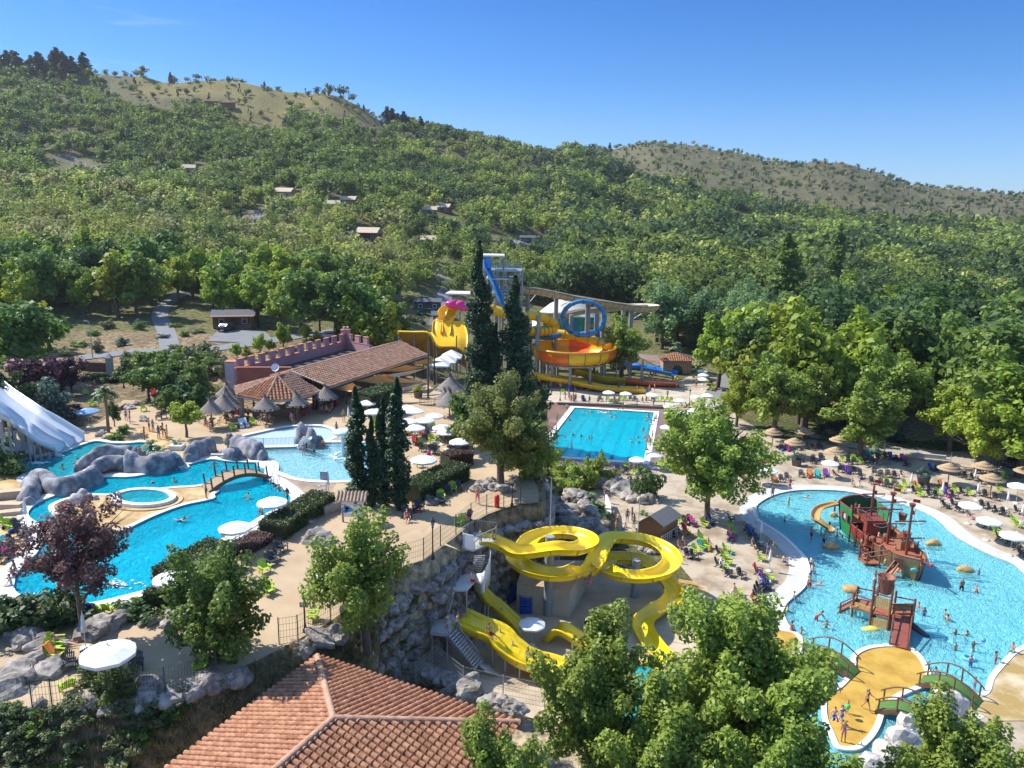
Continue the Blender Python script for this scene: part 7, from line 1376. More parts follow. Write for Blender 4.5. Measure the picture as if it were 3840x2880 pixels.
panel(-1.6,.6,0,0.3,.75,1.35,PB,'left_panel');panel(-1.6,.6,-1.6,2,.75,1.35,PB,'left_panel')
MB().prism([tp3(a,b_,0)[:2] for a,b_ in((-1.7,.5),(0,0),(uw,0),(uw+1.6,1.1),(uw+1.6,2.7),(0,dep+.2),(-1.7,2.1))],.9,1.0).part('floor',DECKW,pt)
for(a,b_),(c_,d_) in(((-1.6,.6),(-.0,.3)),((-1.6,2),(-1.6,.6)),((uw+1.5,1.2),(uw,.6)),((uw+1.5,2.6),(uw+1.5,1.2)),((uw,dep),(uw+1.5,2.6)),((-1.6,2),(0,dep))):MB().tube([tp3(a,b_,2.05),tp3(c_,d_,2.05)],.06,6).part('rail',TRIM,pt)
for z_,b_ in((2.9,0),(2.9,.8)):MB().tube([tp3(0,b_,z_),tp3(uw,b_,z_)],.06,6).part('bucket_beam',TRIM,pt)
bk=tp3(uw*.55,.45,3.0);MB().lathe([(.48,0),(.72,1.45),(.76,1.5),(.66,1.48),(.44,.1),(0,.08)],bk,20).part('tipping_bucket',mat('bucket_brown',(.24,.085,.05),.6,var=.25),pt)
mb=MB();st0=tp3(-1.6,1.3,.95);st1=P(*px('Q 1215,1225')[0],-.25);mr_=MB();s_=stair(st0,st1,8,1.0);mb.v and mb.part('stair_treads',DECKW,pt);mr_.part('stair_stringers',TRIM,pt)
MB().tube([st0+Vector((0,-.5,1.0)),st1+Vector((0,-.5,1.1))],.06,6).part('stair_rail',TRIM,pt);MB().tube([st1+Vector((0,-.5,0)),st1+Vector((0,-.5,1.15))],.07,6).part('stair_post',TRIM,pt)
rt,rb_=tp3(uw+.9,.9,1.0),P(*px('S 1105,345')[0],.12);REDW2=plankmat('ramp_red_planks',(.30,.075,.045),(.36,.11,.07),1,14)
MB().beam(rt,rb_,1.15,.08).part('entry_ramp',REDW2,pt)
rs_=(rb_-rt).normalized().cross(Vector((0,0,1))).normalized()
for sg in(-1,1):
 a,b_=rt+rs_*sg*.68,rb_+rs_*sg*.68;MB().beam(a,b_,.12,.2).part('ramp_side',TRIM,pt);MB().tube([a+Vector((0,0,.75)),b_+Vector((0,0,.55))],.06,6).part('ramp_rail',TRIM,pt)
 for t in(.02,.5,.97):p=a.lerp(b_,t);MB().tube([p,p+Vector((0,0,.75))],.07,6).part('ramp_post',TRIM,pt)
cr=[P(*px('Q 1960,1330')[0],.5),P(*px('Q 2030,1400')[0],.35),P(*px('Q 2100,1450')[0],.15),P(*px('Q 2170,1490')[0],-.1)];MB().tube(cr,[.22,.28,.22,.12],8).part('purple_tail',mat('purple_scale',(.12,.05,.09),.6,var=.4,scale=8,bump=1),pt)
mb=MB();w0=P(*px('Q 1440,1180')[0],.9);mb.box(w0,(.6,.4,.4)).tube([w0+Vector((-.3,-.1,0)),w0+Vector((-.9,-.3,.15))],.08,6).part('water_cannon',mat('cannon_ochre',(.55,.36,.10),.6),pt)
MB().blob(P(*px('Q 1560,1410')[0],-.15),(.9,.5,.2),3,.3,1,2,sm=True).part('yellow_creature',mat('creature_yellow',(.65,.55,.12),.6),pt)
for c_,lb in(('Q 1145,560','left'),('Q 1360,1000','middle'),('O 1270,1490','far'),('R 1605,795','right'),('Q 1180,235','tiny')):
 p=P(*px(c_)[0],-.05);s_=.85 if lb!='tiny' else.45;MB().blob((0,0,0),(s_,.7*s_,.45),len(lb),.3,1.1,3,sm=True).build('play_stone',mat('ochre_stone',(.50,.31,.11),.6,var=.25,scale=2),None,p)
 tag(COL.objects[-1],{'left':'ochre play stone beside the group of bathers by the ship slide','middle':'ochre play stone left of the tipping bucket tower','far':'ochre play stone on the far side of the ship','right':'ochre play stone in front of the ship bow','tiny':'small ochre stone at the foot of the ship slide post'}[lb],'stone')
 # ---- arched footbridges
TURF=mat('green_turf',(.075,.17,.035),.95,var=.12,scale=6);BRW=mat('bridge_wood',(.17,.085,.045),.6,var=.25)
def bridge(a,b_,w_,rise,label,turf=TURF,rails=True,posts=4,rh=.95,name='footbridge'):
 a=Vector(a);b_=Vector(b_);d=(b_-a);u=d.normalized();s_=Vector((-u.y,u.x,0));root=thing(name,label,'footbridge',(a+b_)/2);n_=16
 pts=[a.lerp(b_,i/n_)+Vector((0,0,rise*math.sin(math.pi*i/n_)**.9 if 0<i<n_ else 0)) for i in range(n_+1)]
 MB().sweep(pts,[(-w_/2,0),(-w_/2,-.08),(w_/2,-.08),(w_/2,0)],sm=False).part('deck',turf,root)
 for sg in(-1,1):
  MB().sweep([p+s_*sg*(w_/2+.06) for p in pts],[(-.06,.04),(-.06,-.32),(.06,-.32),(.06,.04)],sm=False).part('side_beam',BRW,root)
  if rails:
   MB().tube([p+s_*sg*(w_/2+.10)+Vector((0,0,rh*(.98+.12*math.sin(math.pi*i/n_)))) for i,p in enumerate(pts)],.055,6).part('handrail',BRW,root)
   for k in range(posts):i=round(n_*(.04+.92*k/(posts-1)));MB().tube([pts[i]+s_*sg*(w_/2+.10),pts[i]+s_*sg*(w_/2+.10)+Vector((0,0,rh))],.06,6).part('post',BRW,root)
 return root
bridge(P(*px('S 275,400')[0],.1),P(*px('S 720,590')[0],.12),1.5,.75,'green footbridge nearest the ship side of the lagoon bank')
bridge(P(*px('S 1290,640')[0],.12),P(*px('S 1815,860')[0],.1),1.5,.85,'green footbridge between the ochre island and the right bank');bridge(P(*px('S 915,870')[0],.12),P(*px('S 1420,1060')[0],.1),1.3,.75,'green footbridge over the channel by the white rocks')
bw_=bridge(P(*px('E 190,370')[0],ZU+.1),P(*px('E 840,225')[0],ZU+.1),1.7,1.0,'old wooden arched bridge over the blue pool',mat('bridge_planks',(.34,.24,.14),.85,var=.2),rails=False)
for k in range(6):
 for sg in(-1,1):
  a=P(*px('E 190,370')[0],ZU+.1);b_=P(*px('E 840,225')[0],ZU+.1);t=.06+k*.175;u=(b_-a).normalized();s_=Vector((-u.y,u.x,0));p=a.lerp(b_,t)+s_*sg*.9+Vector((0,0,math.sin(math.pi*t)*1.0));MB().tube([p+Vector((0,0,-.2)),p+Vector((-.12,0,1.05))],.08,6).part('post',mat('post_dark',(.12,.06,.035),.7),bw_)
mb=MB();o_=offset(spa,.55);n_=len(spa);vs=[(p[0],p[1],ZU-.35) for p in spa]+[(p[0],p[1],ZU+.42) for p in spa]+[(p[0],p[1],ZU+.42) for p in o_]+[(p[0],p[1],ZU-.1) for p in o_]
gapk=[i for i,p in enumerate(spa) if 10<0]
mb.add(vs,[(k*n_+i,k*n_+(i+1)%n_,(k+1)*n_+(i+1)%n_,(k+1)*n_+i) for k in range(3) for i in range(n_)]).build('spa_rim',COPE);tag(COL.objects[-1],'round white raised rim of the whirlpool on the island','spa')
ring('spa_step',offset(spa,.56),.55,ZU,.13,OCHRE)
vs,fs=fill(spa,[],ZU+.28);structure(MB().add(vs,fs).build('water',W_TOP));vs,fs=fill(spa,[],ZU-.25);structure(MB().add(vs,fs).build('spa_floor',F_TOP))
def hoop(code,z,label):
 p=P(*px(code)[0],z);t_=thing('pool_ladder',label,'pool ladder',p)
 for k in(-.3,.3):MB().tube([(k,.2,-.5),(k,.2,.5),(k,.1,.85),(k,-.25,.95),(k,-.5,.6),(k,-.55,0)],.035,6).build('handrail',mat('chrome',(.6,.62,.65),.2,.9),t_)
hoop('B 350,1285',ZU,'shiny steel ladder at the near end of the blue pool');hoop('E 930,330',ZU,'steel ladder beside the footbridge end')
lc_=thing('lifeguard_chair','tall white lifeguard chair by the kids pool','lifeguard chair',P(*px('E 1420,470')[0],ZU))
for sx in(-.35,.35):
 for sy in(-.4,.4):MB().tube([(sx*1.2,sy*1.3,0),(sx,sy*.6,1.7)],.04,6).build('leg',WHITE,lc_)
MB().box((0,0,1.7),(.8,.7,.06)).build('seat',WHITE,lc_);MB().box((0,.35,2.1),(.7,.05,.8)).build('backrest',mat('grey_fabric',(.3,.33,.38)),lc_)
for k in range(4):MB().box((0,-.55+.05*k,.35+.35*k),(.75,.12,.04)).build('rung',WHITE,lc_)
rf=P(*px('K 1005,145')[0],ZU);MB().lathe([(.0,0),(.22,.02),(.24,.5),(.25,.9),(.20,1.1),(.10,1.22),(0,1.24)],n=12).build('rescue_float',mat('float_red',(.65,.02,.02),.4),None,rf);tag(COL.objects[-1],'upright red rescue float standing by the path fence','rescue float')
THG=mat('grey_thatch',(.22,.19,.165),.95,var=.35,scale=4,c2=(.34,.30,.26),bump=1.0,bscale=40,stretch=(6,6,1));THT=mat('tan_thatch',(.48,.32,.17),.95,var=.3,scale=4,c2=(.58,.42,.25),bump=1.0,bscale=40,stretch=(4,4,1));POLEW=mat('pole_wood',(.32,.21,.12),.8,var=.2)
def thatch_grey():
 c=MB();rr=random.Random(3);c.lathe([(1.5,0),(1.0,.42),(.45,.95),(.18,1.35),(0,1.4)],(0,0,2.2),18)
 for k in range(90):
  a=rr.uniform(0,6.28);r_=1.45;d=Vector((math.cos(a),math.sin(a),0));c.add([d*r_*.9+Vector((0,0,2.28)),d*(r_+.3)+Vector((-d.y*.06,d.x*.06,2.02+rr.uniform(-.1,.1))),d*(r_+.3)+Vector((d.y*.06,-d.x*.06,2.02))],[(0,1,2)])
 for k in range(60):
  a=rr.uniform(0,6.28);e=rr.uniform(.2,1.2);d=Vector((math.cos(a)*math.cos(e),math.sin(a)*math.cos(e),math.sin(e)))*rr.uniform(.5,.85);s2=Vector((-math.sin(a),math.cos(a),0))*.04;c.add([Vector((0,0,3.5))+s2,Vector((0,0,3.5))-s2,Vector((0,0,3.5))+d],[(0,1,2)])
 return dict(name='thatched_parasol',parts=[('canopy',c.mesh('thatch_canopy',THG),[]),('pole',MB().tube([(0,0,0),(0,0,2.8)],.08,8).mesh('thatch_pole',POLEW),[])])
TG=thatch_grey()
for c_,z_,lb in[('D 830,1080',ZU,'grey thatched parasol over a high table at the pavilion corner'),('D 1145,1040',ZU,'grey thatched parasol beside the red bin'),('D 1447,960',ZU,'grey thatched parasol at the right pillar of the pavilion'),('D 425,1010',ZU,'thatched parasol behind others left of the pavilion'),('D 430,930',ZU,'thatched parasol closest to the pavilion left pillar'),('D 265,1120',ZU,'front thatched parasol at the left end of the bar'),('D 410,1080',ZU,'thatched parasol right of the front left one')]:place(TG,P(*px(c_)[0],z_),rnd.uniform(0,6),1.0,lb,'thatched parasol','grey thatched parasols by the bar')
for c_,sc_,lb in[('I 800,350',1.3,'big thatched hut roof behind the white parasols'),('I 790,520',1.25,'second thatched hut roof next to the acacia'),('I 740,400',.9,'small thatched roof between the two huts')]:place(TG,P(*px(c_)[0],ZU-1.0),rnd.uniform(0,6),sc_,lb,'thatched parasol','thatched huts behind the parasols')
c=MB();
for r0_,r1_,z_ in((1.55,.9,2.15),(1.15,.5,2.42),(.7,.06,2.66)):c.lathe([(r0_,z_-.04),(r0_,z_),(r1_,z_+.27),(0.02,z_+.3 if r1_<.1 else z_+.27)],n=22)
TT=dict(name='straw_parasol',parts=[('canopy',c.mesh('straw_canopy',THT),[]),('pole',MB().tube([(0,0,0),(0,0,2.6)],.07,8).mesh('straw_pole',POLEW),[])])
for c_,lb in[('N 765,590','second'),('N 1230,560','a'),('N 1185,690','b'),('N 540,480','c'),('N 850,470','c2'),('O 1420,870','d'),('O 1775,850','e'),('O 1860,985','f'),('O 2212,900','g')]:
 place(TT,P(*px(c_)[0],0),rnd.uniform(0,6),1.0,'tiered straw parasol on a wooden pole behind the lagoon','straw parasol','straw parasols behind the lagoon')
TBW=mat('table_wood',(.36,.22,.11),.7,var=.2)
tm=dict(name='high_table',parts=[('tabletop',MB().lathe([(0,1.05),(.42,1.05),(.42,1.1),(0,1.1)],n=16).mesh('tabletop',TBW),[]),('leg',MB().tube([(0,0,0),(0,0,1.05)],.12,8).mesh('table_leg',TBW),[])])
st=MB().lathe([(0,.7),(.18,.7),(.18,.75),(0,.75)],n=10)
for k in range(4):a=k*math.pi/2+.78;st.tube([(.12*math.cos(a),.12*math.sin(a),.7),(.2*math.cos(a),.2*math.sin(a),0)],.02,4)
stp=dict(name='bar_stool',single=st.mesh('bar_stool',TBW))
for i,c_ in enumerate(['D 835,1060','D 1150,1020','D 1440,960','D 270,1110','D 420,1050','D 200,1080']):
 p=P(*px(c_)[0],ZU);place(tm,p,0,1,'round wooden high table under a thatched parasol','table','high tables by the bar')
 for k in range(3):a=k*2.1+i;place(stp,p+Vector((.85*math.cos(a),.85*math.sin(a),0)),a,1,'wooden bar stool at a high table by the bar','stool','bar stools')
BINR=mat('bin_red',(.45,.02,.02),.5)
for c_,lb in(('D 540,985','red bin by the left pillar of the pavilion'),('D 1215,990','red bin beside the pavilion parasol'),('D 1545,900','red bin beside the rock table')):MB().lathe([(.22,0),(.26,.8),(.28,.85),(.2,.95),(0,1.0)],n=12).build('litter_bin',BINR,None,P(*px(c_)[0],ZU));tag(COL.objects[-1],lb,'litter bin')
def planter(code,z,r_,h_,label,kind='blue'):
 p=P(*px(code)[0],z);t_=thing('planter',label,'planter',p);MB().lathe([(0,0),(r_*.75,0),(r_,h_),(r_*1.05,h_),(r_*.9,h_-.05),(0,h_-.05)],n=16).build('pot',mat('grey_pot',(.13,.12,.12),.7,var=.2),t_)
 cm=bpy.data.objects.new('foliage',rnd.choice(SHR[kind])['single']);COL.objects.link(cm);cm.parent=t_;cm.location=(0,0,h_-.1);cm.scale=(r_*1.1,)*3
planter('N 790,680',0,.75,1.0,'round grey planter under the straw parasols');planter('O 1165,870',0,.85,1.05,'big round planter with leafy bush behind the lagoon chairs');planter('I 465,255',ZU,.7,1.0,'dark planter with yellow green bush by the stone arch','lime')
p=P(*px('A 1840,1060')[0],ZU);MB().prism([(-.7,-.6),(.7,-.6),(.7,.6),(-.7,.6)],0,.5).build('square_planter',COPE,None,p);tag(COL.objects[-1],'white square planter with agave at the rock edge','planter')
def car(p,rz,m,label):
 t_=thing('parked_car',label,'car',p,None,rz);b=MB();prof=[(-2.1,.35),(-2.1,.85),(-1.2,1.0),(-.7,1.42),(.9,1.45),(1.7,1.05),(2.1,.9),(2.1,.35)]
 vs=[(x,-.85,z) for x,z in prof]+[(x,.85,z) for x,z in prof];n_=len(prof);b.add(vs,[tuple(range(n_)),tuple(range(n_,2*n_))[::-1]]+[(i,n_+i,n_+(i+1)%n_,(i+1)%n_) for i in range(n_)]).build('body',m,t_)
 g_=MB()
 for s_ in(-1,1):g_.add([(-1.05,s_*.86,1.02),(-.65,s_*.86,1.36),(.85,s_*.86,1.38),(1.45,s_*.86,1.05)],[(0,1,2,3)])
 g_.add([(-1.22,-.7,1.03),(-.72,-.7,1.41),(-.72,.7,1.41),(-1.22,.7,1.03)],[(0,1,2,3)]).build('windows',mat('dark_glass',(.03,.04,.05),.1),t_)
 for x in(-1.3,1.3):
  for s_ in(-1,1):MB().tube([(x,s_*.7,.33),(x,s_*.9,.33)],.33,14).build('wheel',BLACKM,t_)
CARD=mat('car_dark',(.03,.035,.05),.25,coat=.6)
q_=on(850,1243);car(q_+Vector((0,0,.15)),1.2,CARD,'dark car parked beside the timber cabin');q_=P(*px('O 2130,690')[0],0);car(q_,.5,CARD,'black car parked behind the parasols at the right edge');q_=on(1600,1180);car(q_+Vector((0,0,.2)),.1,mat('car_green',(.03,.10,.09),.3),'dark green car in front of the dark mobile home');q_=on(1235,1275);car(q_+Vector((0,0,.2)),.3,mat('car_white',(.6,.6,.6),.3),'white car glimpsed behind the castle battlements')
# ====== furniture
LIME=mat('lime_plastic',(.42,.60,.035),.45,var=.08);DARKC=mat('charcoal_plastic',(.035,.042,.05),.5,var=.15);WFAB=mat('white_canvas',(.80,.80,.80),.85,var=.04)
CS={}
def chairmesh():
 """slatted armchair facing -Y: parts in one scheme"""
 seat=MB();back=MB();aL=MB();aR=MB();legs=[]
 for k in range(6):y=.26-k*.10;seat.box((0,y-.05,.36+(.26-y)*.12),(.56,.085,.025),M=Matrix.Rotation(-.12,3,'X'))
 for k in range(7):
  x=(k-3)*.085;h_=.78-.16*(abs(k-3)/3)**1.6;a=Vector((x,.22,.30));b_=Vector((x*1.25,.22+h_*.42,.30+h_*.88));back.beam(a,b_,.072,.022)
 back.box((0,.33,.52),(.56,.03,.06),M=Matrix.Rotation(-.42,3,'X')).box((0,.46,.80),(.58,.03,.05),M=Matrix.Rotation(-.42,3,'X'))
 for m_,s_ in((aL,-1),(aR,1)):m_.box((s_*.35,-.03,.57),(.12,.62,.03));m_.box((s_*.35,.2,.47),(.05,.05,.2))
 for s_ in(-1,1):legs.append(MB().beam((s_*.33,-.27,0),(s_*.33,-.26,.56),.07,.045));legs.append(MB().beam((s_*.31,.42,0),(s_*.31,-.10,.42),.05,.10))
 return seat,back,aL,aR,legs
PLACE=mat('chair_slot',(.5,.5,.5));s_,b__,aL,aR,lg=chairmesh()
CHP=dict(name='garden_chair',parts=[('seat',s_.mesh('chair_seat',PLACE),[]),('backrest',b__.mesh('chair_back',PLACE),[]),('armrest',aL.mesh('chair_arm_a',PLACE),[]),('armrest',aR.mesh('chair_arm_b',PLACE),[])]+[('leg',l_.mesh('chair_leg',PLACE),[]) for l_ in lg])
one=MB()
for q_ in[s_,b__,aL,aR]+lg:one.add(q_.v,q_.f)
CH1=dict(name='garden_chair',single=one.mesh('chair_whole',PLACE))
TOW=[mat('towel_%s'%n_,c_,.95) for n_,c_ in(('blue',(.03,.12,.50)),('pink',(.75,.05,.35)),('teal',(.02,.42,.40)),('red',(.55,.04,.04)),('white',(.7,.72,.74)),('navy',(.02,.04,.16)),('orange',(.70,.22,.05)),('violet',(.22,.05,.42)))]
tmb=MB();tw_pts=[(.0,-.33,.02),(0,-.30,.38),(0,.2,.42),(0,.52,1.04),(0,.60,1.06),(0,.66,.62)];vs=[]
for x_ in(-.27,-.1,.1,.27):
 for p in tw_pts:vs.append((x_*(1+.05*math.sin(p[2]*9)),p[1]-.02+.03*math.sin(x_*20+p[2]*6),p[2]+.03))
tmb.add(vs,[(i*6+k,(i+1)*6+k,(i+1)*6+k+1,i*6+k+1) for i in range(3) for k in range(5)],0,True);TWM=dict(name='towel',single=tmb.mesh('towel',PLACE))
bag=MB().blob((0,0,.18),(.26,.17,.2),2,.3,2,2,sm=True).tube([(-.15,0,.3),(-.1,0,.5),(.1,0,.5),(.15,0,.3)],.015,4);BAG=dict(name='bag',single=bag.mesh('bag',PLACE))
TN=['blue','pink','teal','red','white','navy','orange','violet']
nchair=0
def chairs(code,z,rz,col,where,towel=.2,parts=None):
 global nchair
 for a in px(code):
  p=P(a[0],a[1],z);r_=rz+rnd.uniform(-.22,.22);big=(p.y<92) if parts is None else parts;cn_='lime green' if col=='l' else 'charcoal'
  place(CHP if big else CH1,p,r_,1.0,'%s slatted garden chair %s'%(cn_,where),'garden chair','garden chairs '+where,{'chair_slot':LIME if col=='l' else DARKC});nchair+=1
  if rnd.random()<towel*.55:
   k=rnd.randrange(8);place(TWM,p,r_,1.0,'%s towel draped over a chair %s'%(TN[k],where),'towel','towels '+where,{'chair_slot':TOW[k]})
  if rnd.random()<towel*.35:
   k=rnd.randrange(8);place(BAG,p+Vector((rnd.uniform(-.6,.6),-.6,0)),r_,1.0,'%s beach bag on the ground %s'%(TN[k],where),'bag','bags '+where,{'chair_slot':TOW[k]})
w_='behind the far curve of the lagoon'
chairs('O 310,750 380,765 455,765 525,810 665,780 735,800 805,800 880,810',0,0,'d','in the row behind the far curve of the lagoon',.3);chairs('O 730,890 800,905 870,890 640,870',0,0,'d','in the front row behind the ship stern',.3)
chairs('O 35,640 110,620 270,660 400,665 455,665 540,655 590,650 650,660 700,620 620,610 560,600',0,.1,'d','under the plane tree by the straw parasols',.15);chairs('O 780,610 840,620 900,640 960,640 1000,690',0,.2,'d','in the shade by the long low wall',.5)
chairs('O 1085,970 1170,930 1245,960 1365,915 1430,935 1410,1000 1490,1020 1580,985 1240,1010 1310,1020',0,.35,'d','in the crowded block right of the big planter',.2);chairs('O 1750,990 1820,1010 1920,1040',0,.2,'d','in the short row right of the big planter',.1)
chairs('O 1490,1110 1540,1160 1790,1120 1870,1150 1940,1180 2010,1200 2150,1180 1400,1120',0,.45,'d','near the open parasols at the right shore',.3);chairs('O 1260,740 1320,750 1540,800 1610,820 1690,835 1770,870 1750,760 1850,760',0,.3,'d','under the straw parasols at the right',.1)
chairs('O 335,640 440,635 510,665 2005,815',0,0,'l','near the straw parasols',.1);chairs('O 800,870 985,900 935,960 1095,930 1140,1000',0,.25,'l','between the ship stern and the big planter',.1);chairs('O 1320,990 1505,960 1655,990',0,.2,'l','among the charcoal chairs right of the planter',.1);chairs('O 1960,950 2110,1270 2150,1320 1930,1400 2170,1480',0,.7,'l','at the right shore of the lagoon',.3)
chairs('O 1830,1330 1960,1450 2060,1500 2140,1560 2190,1620',0,.8,'d','beside the right hand parasols on the lagoon shore',.5)
chairs('N 635,520 700,525 840,640 970,660 1055,640 575,650 500,640 820,520 900,510 960,520 1030,500',0,0,'d','left of the round planter under trees',.3);chairs('N 845,800 930,800 1010,810 1100,800',0,0,'d','in the row behind the head of the lagoon',.8);chairs('N 440,590 480,620 420,640',0,0,'l','beside the plane trunk left of the planter',.5);chairs('N 560,850 640,850 700,830',0,.2,'d','below the white parasol at the lagoon head',.5)
chairs('L 1240,310 1310,430 1470,510 1500,350',0,.6,'l','in the shade right of the wooden hut',.2);chairs('L 1300,320 1350,310 1380,340 1560,330',0,.5,'d','in the shade right of the wooden hut',.3);chairs('L 1410,620 1480,590 1520,580 1150,640',0,.9,'l','in the open just right of the boulders',.5);chairs('L 1330,670 1390,680',0,.6,'d','in the open just right of the boulders',.4)
chairs('L 1765,360 1790,430',0,1.0,'l','in the shade by the lagoon bend',.2);chairs('L 1730,610 1710,680 1745,740 1715,800',0,1.1,'l','in the line facing the lagoon bend',.5);chairs('L 1790,490 1660,640 1650,760 1750,860',0,1.1,'d','in the line facing the lagoon bend',.5);chairs('L 1880,880',0,.7,'d','standing alone on the pale paving',0)
chairs('L 2090,700 2180,910 1850,1060',0,1.2,'l','near the lagoon coping',.3);chairs('L 2060,840 2100,980 2080,1020 2060,1060 2050,1110 2040,1170 2120,930 2150,1000',0,1.2,'d','in the row along the lagoon coping',.5);chairs('L 1780,300 1950,380 1980,420 2030,500 2070,580 2090,610 2000,450',0,1.1,'d','in the shade along the lagoon edge',.4)
chairs('J 770,290 815,318 860,322 910,280 955,285 1180,280 1280,288 1340,293 1390,296 1435,300',0,0,'l','in the row above the far pool edge',.1,False);chairs('J 305,215 100,135 150,140 190,138 580,185',0,.2,'l','between the yellow slide and the sport pool',.1,False);chairs('J 640,185 540,180 400,185 370,190 520,290 1010,285 1240,290 1060,290 700,290',0,.1,'d','between the yellow slide and the sport pool',.5,False)
chairs('J 655,970 690,950 760,960',0,3.0,'l','with its back to the camera at the near pool edge',.2,False);chairs('J 970,990 1120,1030 1060,1045',0,.5,'l','behind the near pool railing',.6,False);chairs('J 880,1025 955,1045',0,.3,'d','behind the near pool railing',.1,False)
chairs('J 1670,60 1860,135 1850,185 1870,160 1800,110',0,.5,'l','in the corner below the brown hut',.5,False);chairs('J 1450,650 1400,660 1600,470 1640,400 1500,520 1550,350 1740,330',0,1.2,'l','beside the parasols right of the sport pool',.4,False);chairs('J 1400,460 1480,480 1340,670 1520,430 1600,350 1690,400 1560,540',0,1.2,'d','beside the parasols right of the sport pool',.4,False)
chairs('I 505,660 610,720 510,770 625,570 480,975',ZU,.6,'l','among the white parasols on the bar terrace',.2);chairs('I 440,745 510,810 610,830 650,845 570,680 540,610 420,640 380,600 700,640',ZU,.6,'d','among the white parasols on the bar terrace',.4);chairs('I 880,740 950,780 1000,790 740,720 800,760',ZU,.3,'d','beneath the parasol by the reddish hedge',.7)
chairs('I 20,560 40,620 10,500 350,640 200,450',ZU,.3,'l','behind the cypresses',.5);chairs('I 820,1230 690,1260 700,1320',ZU,.2,'l','in front of the clipped hedge',.1);chairs('I 770,1260 880,1220 700,1360',ZU,.3,'d','in front of the clipped hedge',.1);chairs('I 350,1500 450,1440 480,1420',ZU,.5,'d','in the cypress shade with towels',1.0)
chairs('K 615,335',ZU,-.6,'l','by the fence above the slide tower',0);chairs('K 690,285',ZU,-.6,'d','by the fence above the slide tower',0);chairs('E 950,1040 910,1110 880,1160 990,1010',ZU,.9,'d','beside the end of the clipped hedge',0);chairs('E 810,1240 840,1420 850,1470',ZU,.9,'l','half hidden by the slanting ash',0)
chairs('F 1305,130',ZU,-1.2,'l','beside the fence lamp',0);chairs('C 2080,660',ZU,.2,'l','inside the fence left of the slanting ash',0);chairs('C 700,860',ZU,-2.4,'l','alone near the fence with its back turned',0);chairs('C 600,400 570,470 590,540',ZU,1.6,'l','in the group beside the big white parasol',.3);chairs('C 720,640 890,620 1420,640',ZU,.4,'d','in the group beside the big white parasol',.3)
chairs('B 260,620 235,580 215,545 200,510 150,680 90,720 40,760 20,850 90,800',ZU,1.4,'d','in the dark row at the left edge of the blue pool',.1);chairs('B 120,520 60,480',ZU,1.4,'l','at the end of the dark row by the grass',.8);chairs('B 1450,1310 1140,1380',ZU,2.8,'l','at the near rim of the blue pool',.2);chairs('B 840,1370 930,1390 1010,1390',ZU,2.8,'l','behind the plum tree at the near rim',1.0);chairs('B 1610,1260',ZU,2.8,'d','at the near rim of the blue pool',0)
chairs('A 960,620 1050,570 890,510',ZU,.6,'l','beside the blue parasol in the garden',0);chairs('A 1490,670',ZU,.6,'l','on the garden terrace by the lime tree',0);chairs('A 1550,610 1600,520 1560,500 1650,760 1700,740',ZU,.4,'d','on the garden terrace by the lime tree',.1);chairs('D 690,1090 480,1150',ZU,.7,'l','in front of the pavilion',0);chairs('D 620,1110 570,1120 650,1080',ZU,.7,'d','in front of the pavilion',.3);chairs('D 110,1370',ZU,.7,'l','above the rocks by the waterfall',0)
chairs('K 1960,1380',0,3.0,'d','alone on the slide pad',0)
for c_ in 'G 690,1440,G 760,1420,G 640,1470,G 700,1500'.replace('G ','').split(',')[:0]:pass
# ---- parasols
def umb(R_,n_,droop,m,valance=True):
 c=MB();top_=2.45;vs=[(0,0,top_)];
 for k in range(n_*2):
  a=math.pi*k/n_;rr=R_ if k%2==0 else R_*.965;vs.append((rr*math.cos(a),rr*math.sin(a),top_-droop-(.0 if k%2==0 else-.02)))
 mid=[(x*.55,y*.55,top_-droop*.42) for x,y,z in vs[1:]];N_=n_*2;vs+=mid
 fs=[(0,1+N_+k,1+N_+(k+1)%N_) for k in range(N_)]+[(1+N_+k,1+k,1+(k+1)%N_,1+N_+(k+1)%N_) for k in range(N_)];c.add(vs,fs)
 if valance:lo=[(x,y,z-.14) for x,y,z in vs[1:1+N_]];c.add(vs[1:1+N_]+lo,[(k,N_+k,N_+(k+1)%N_,(k+1)%N_) for k in range(N_)])
 p=MB().tube([(0,0,0),(0,0,2.5)],.025,6);b_=MB().lathe([(0,.0),(.32,.0),(.32,.09),(.08,.12),(0,.12)],n=12)
 rb_=MB()
 for k in range(n_):a=2*math.pi*k/n_;rb_.tube([(0,0,2.1),(R_*.5*math.cos(a),R_*.5*math.sin(a),top_-droop*.4-.03)],.008,3)
 rb_.tube([(0,0,2.42),(0,0,2.55)],.03,5)
 return dict(name='parasol',parts=[('canopy',c.mesh('canopy',m),[]),('pole',p.mesh('pole',mat('pole_white',(.6,.6,.58),.5)),[]),('base',b_.mesh('base',WHITE),[]),('ribs',rb_.mesh('ribs',STEEL),[])])
UW=umb(1.15,8,.42,WFAB);UB=umb(1.35,8,.5,mat('blue_canvas',(.02,.14,.55),.8));UL=umb(1.3,8,.45,mat('pale_blue_canvas',(.20,.38,.62),.8))
cl=MB().lathe([(.02,2.35),(.09,2.1),(.14,1.4),(.17,1.1),(.10,1.15),(.03,1.2)],n=10)
UC=dict(name='closed_parasol',parts=[('canopy',cl.mesh('closed_canopy',WFAB),[]),('pole',UW['parts'][1][1],[]),('base',UW['parts'][2][1],[])])
def paras(code,z,where,p_=UW,sc=1.0,group='white parasols',kind='white'):
 for a in px(code):
  q_=P(a[0],a[1],z+2.25*sc);place(p_,(q_.x,q_.y,z),rnd.uniform(0,.8),sc,'%s parasol %s'%(kind,where),'parasol',group)
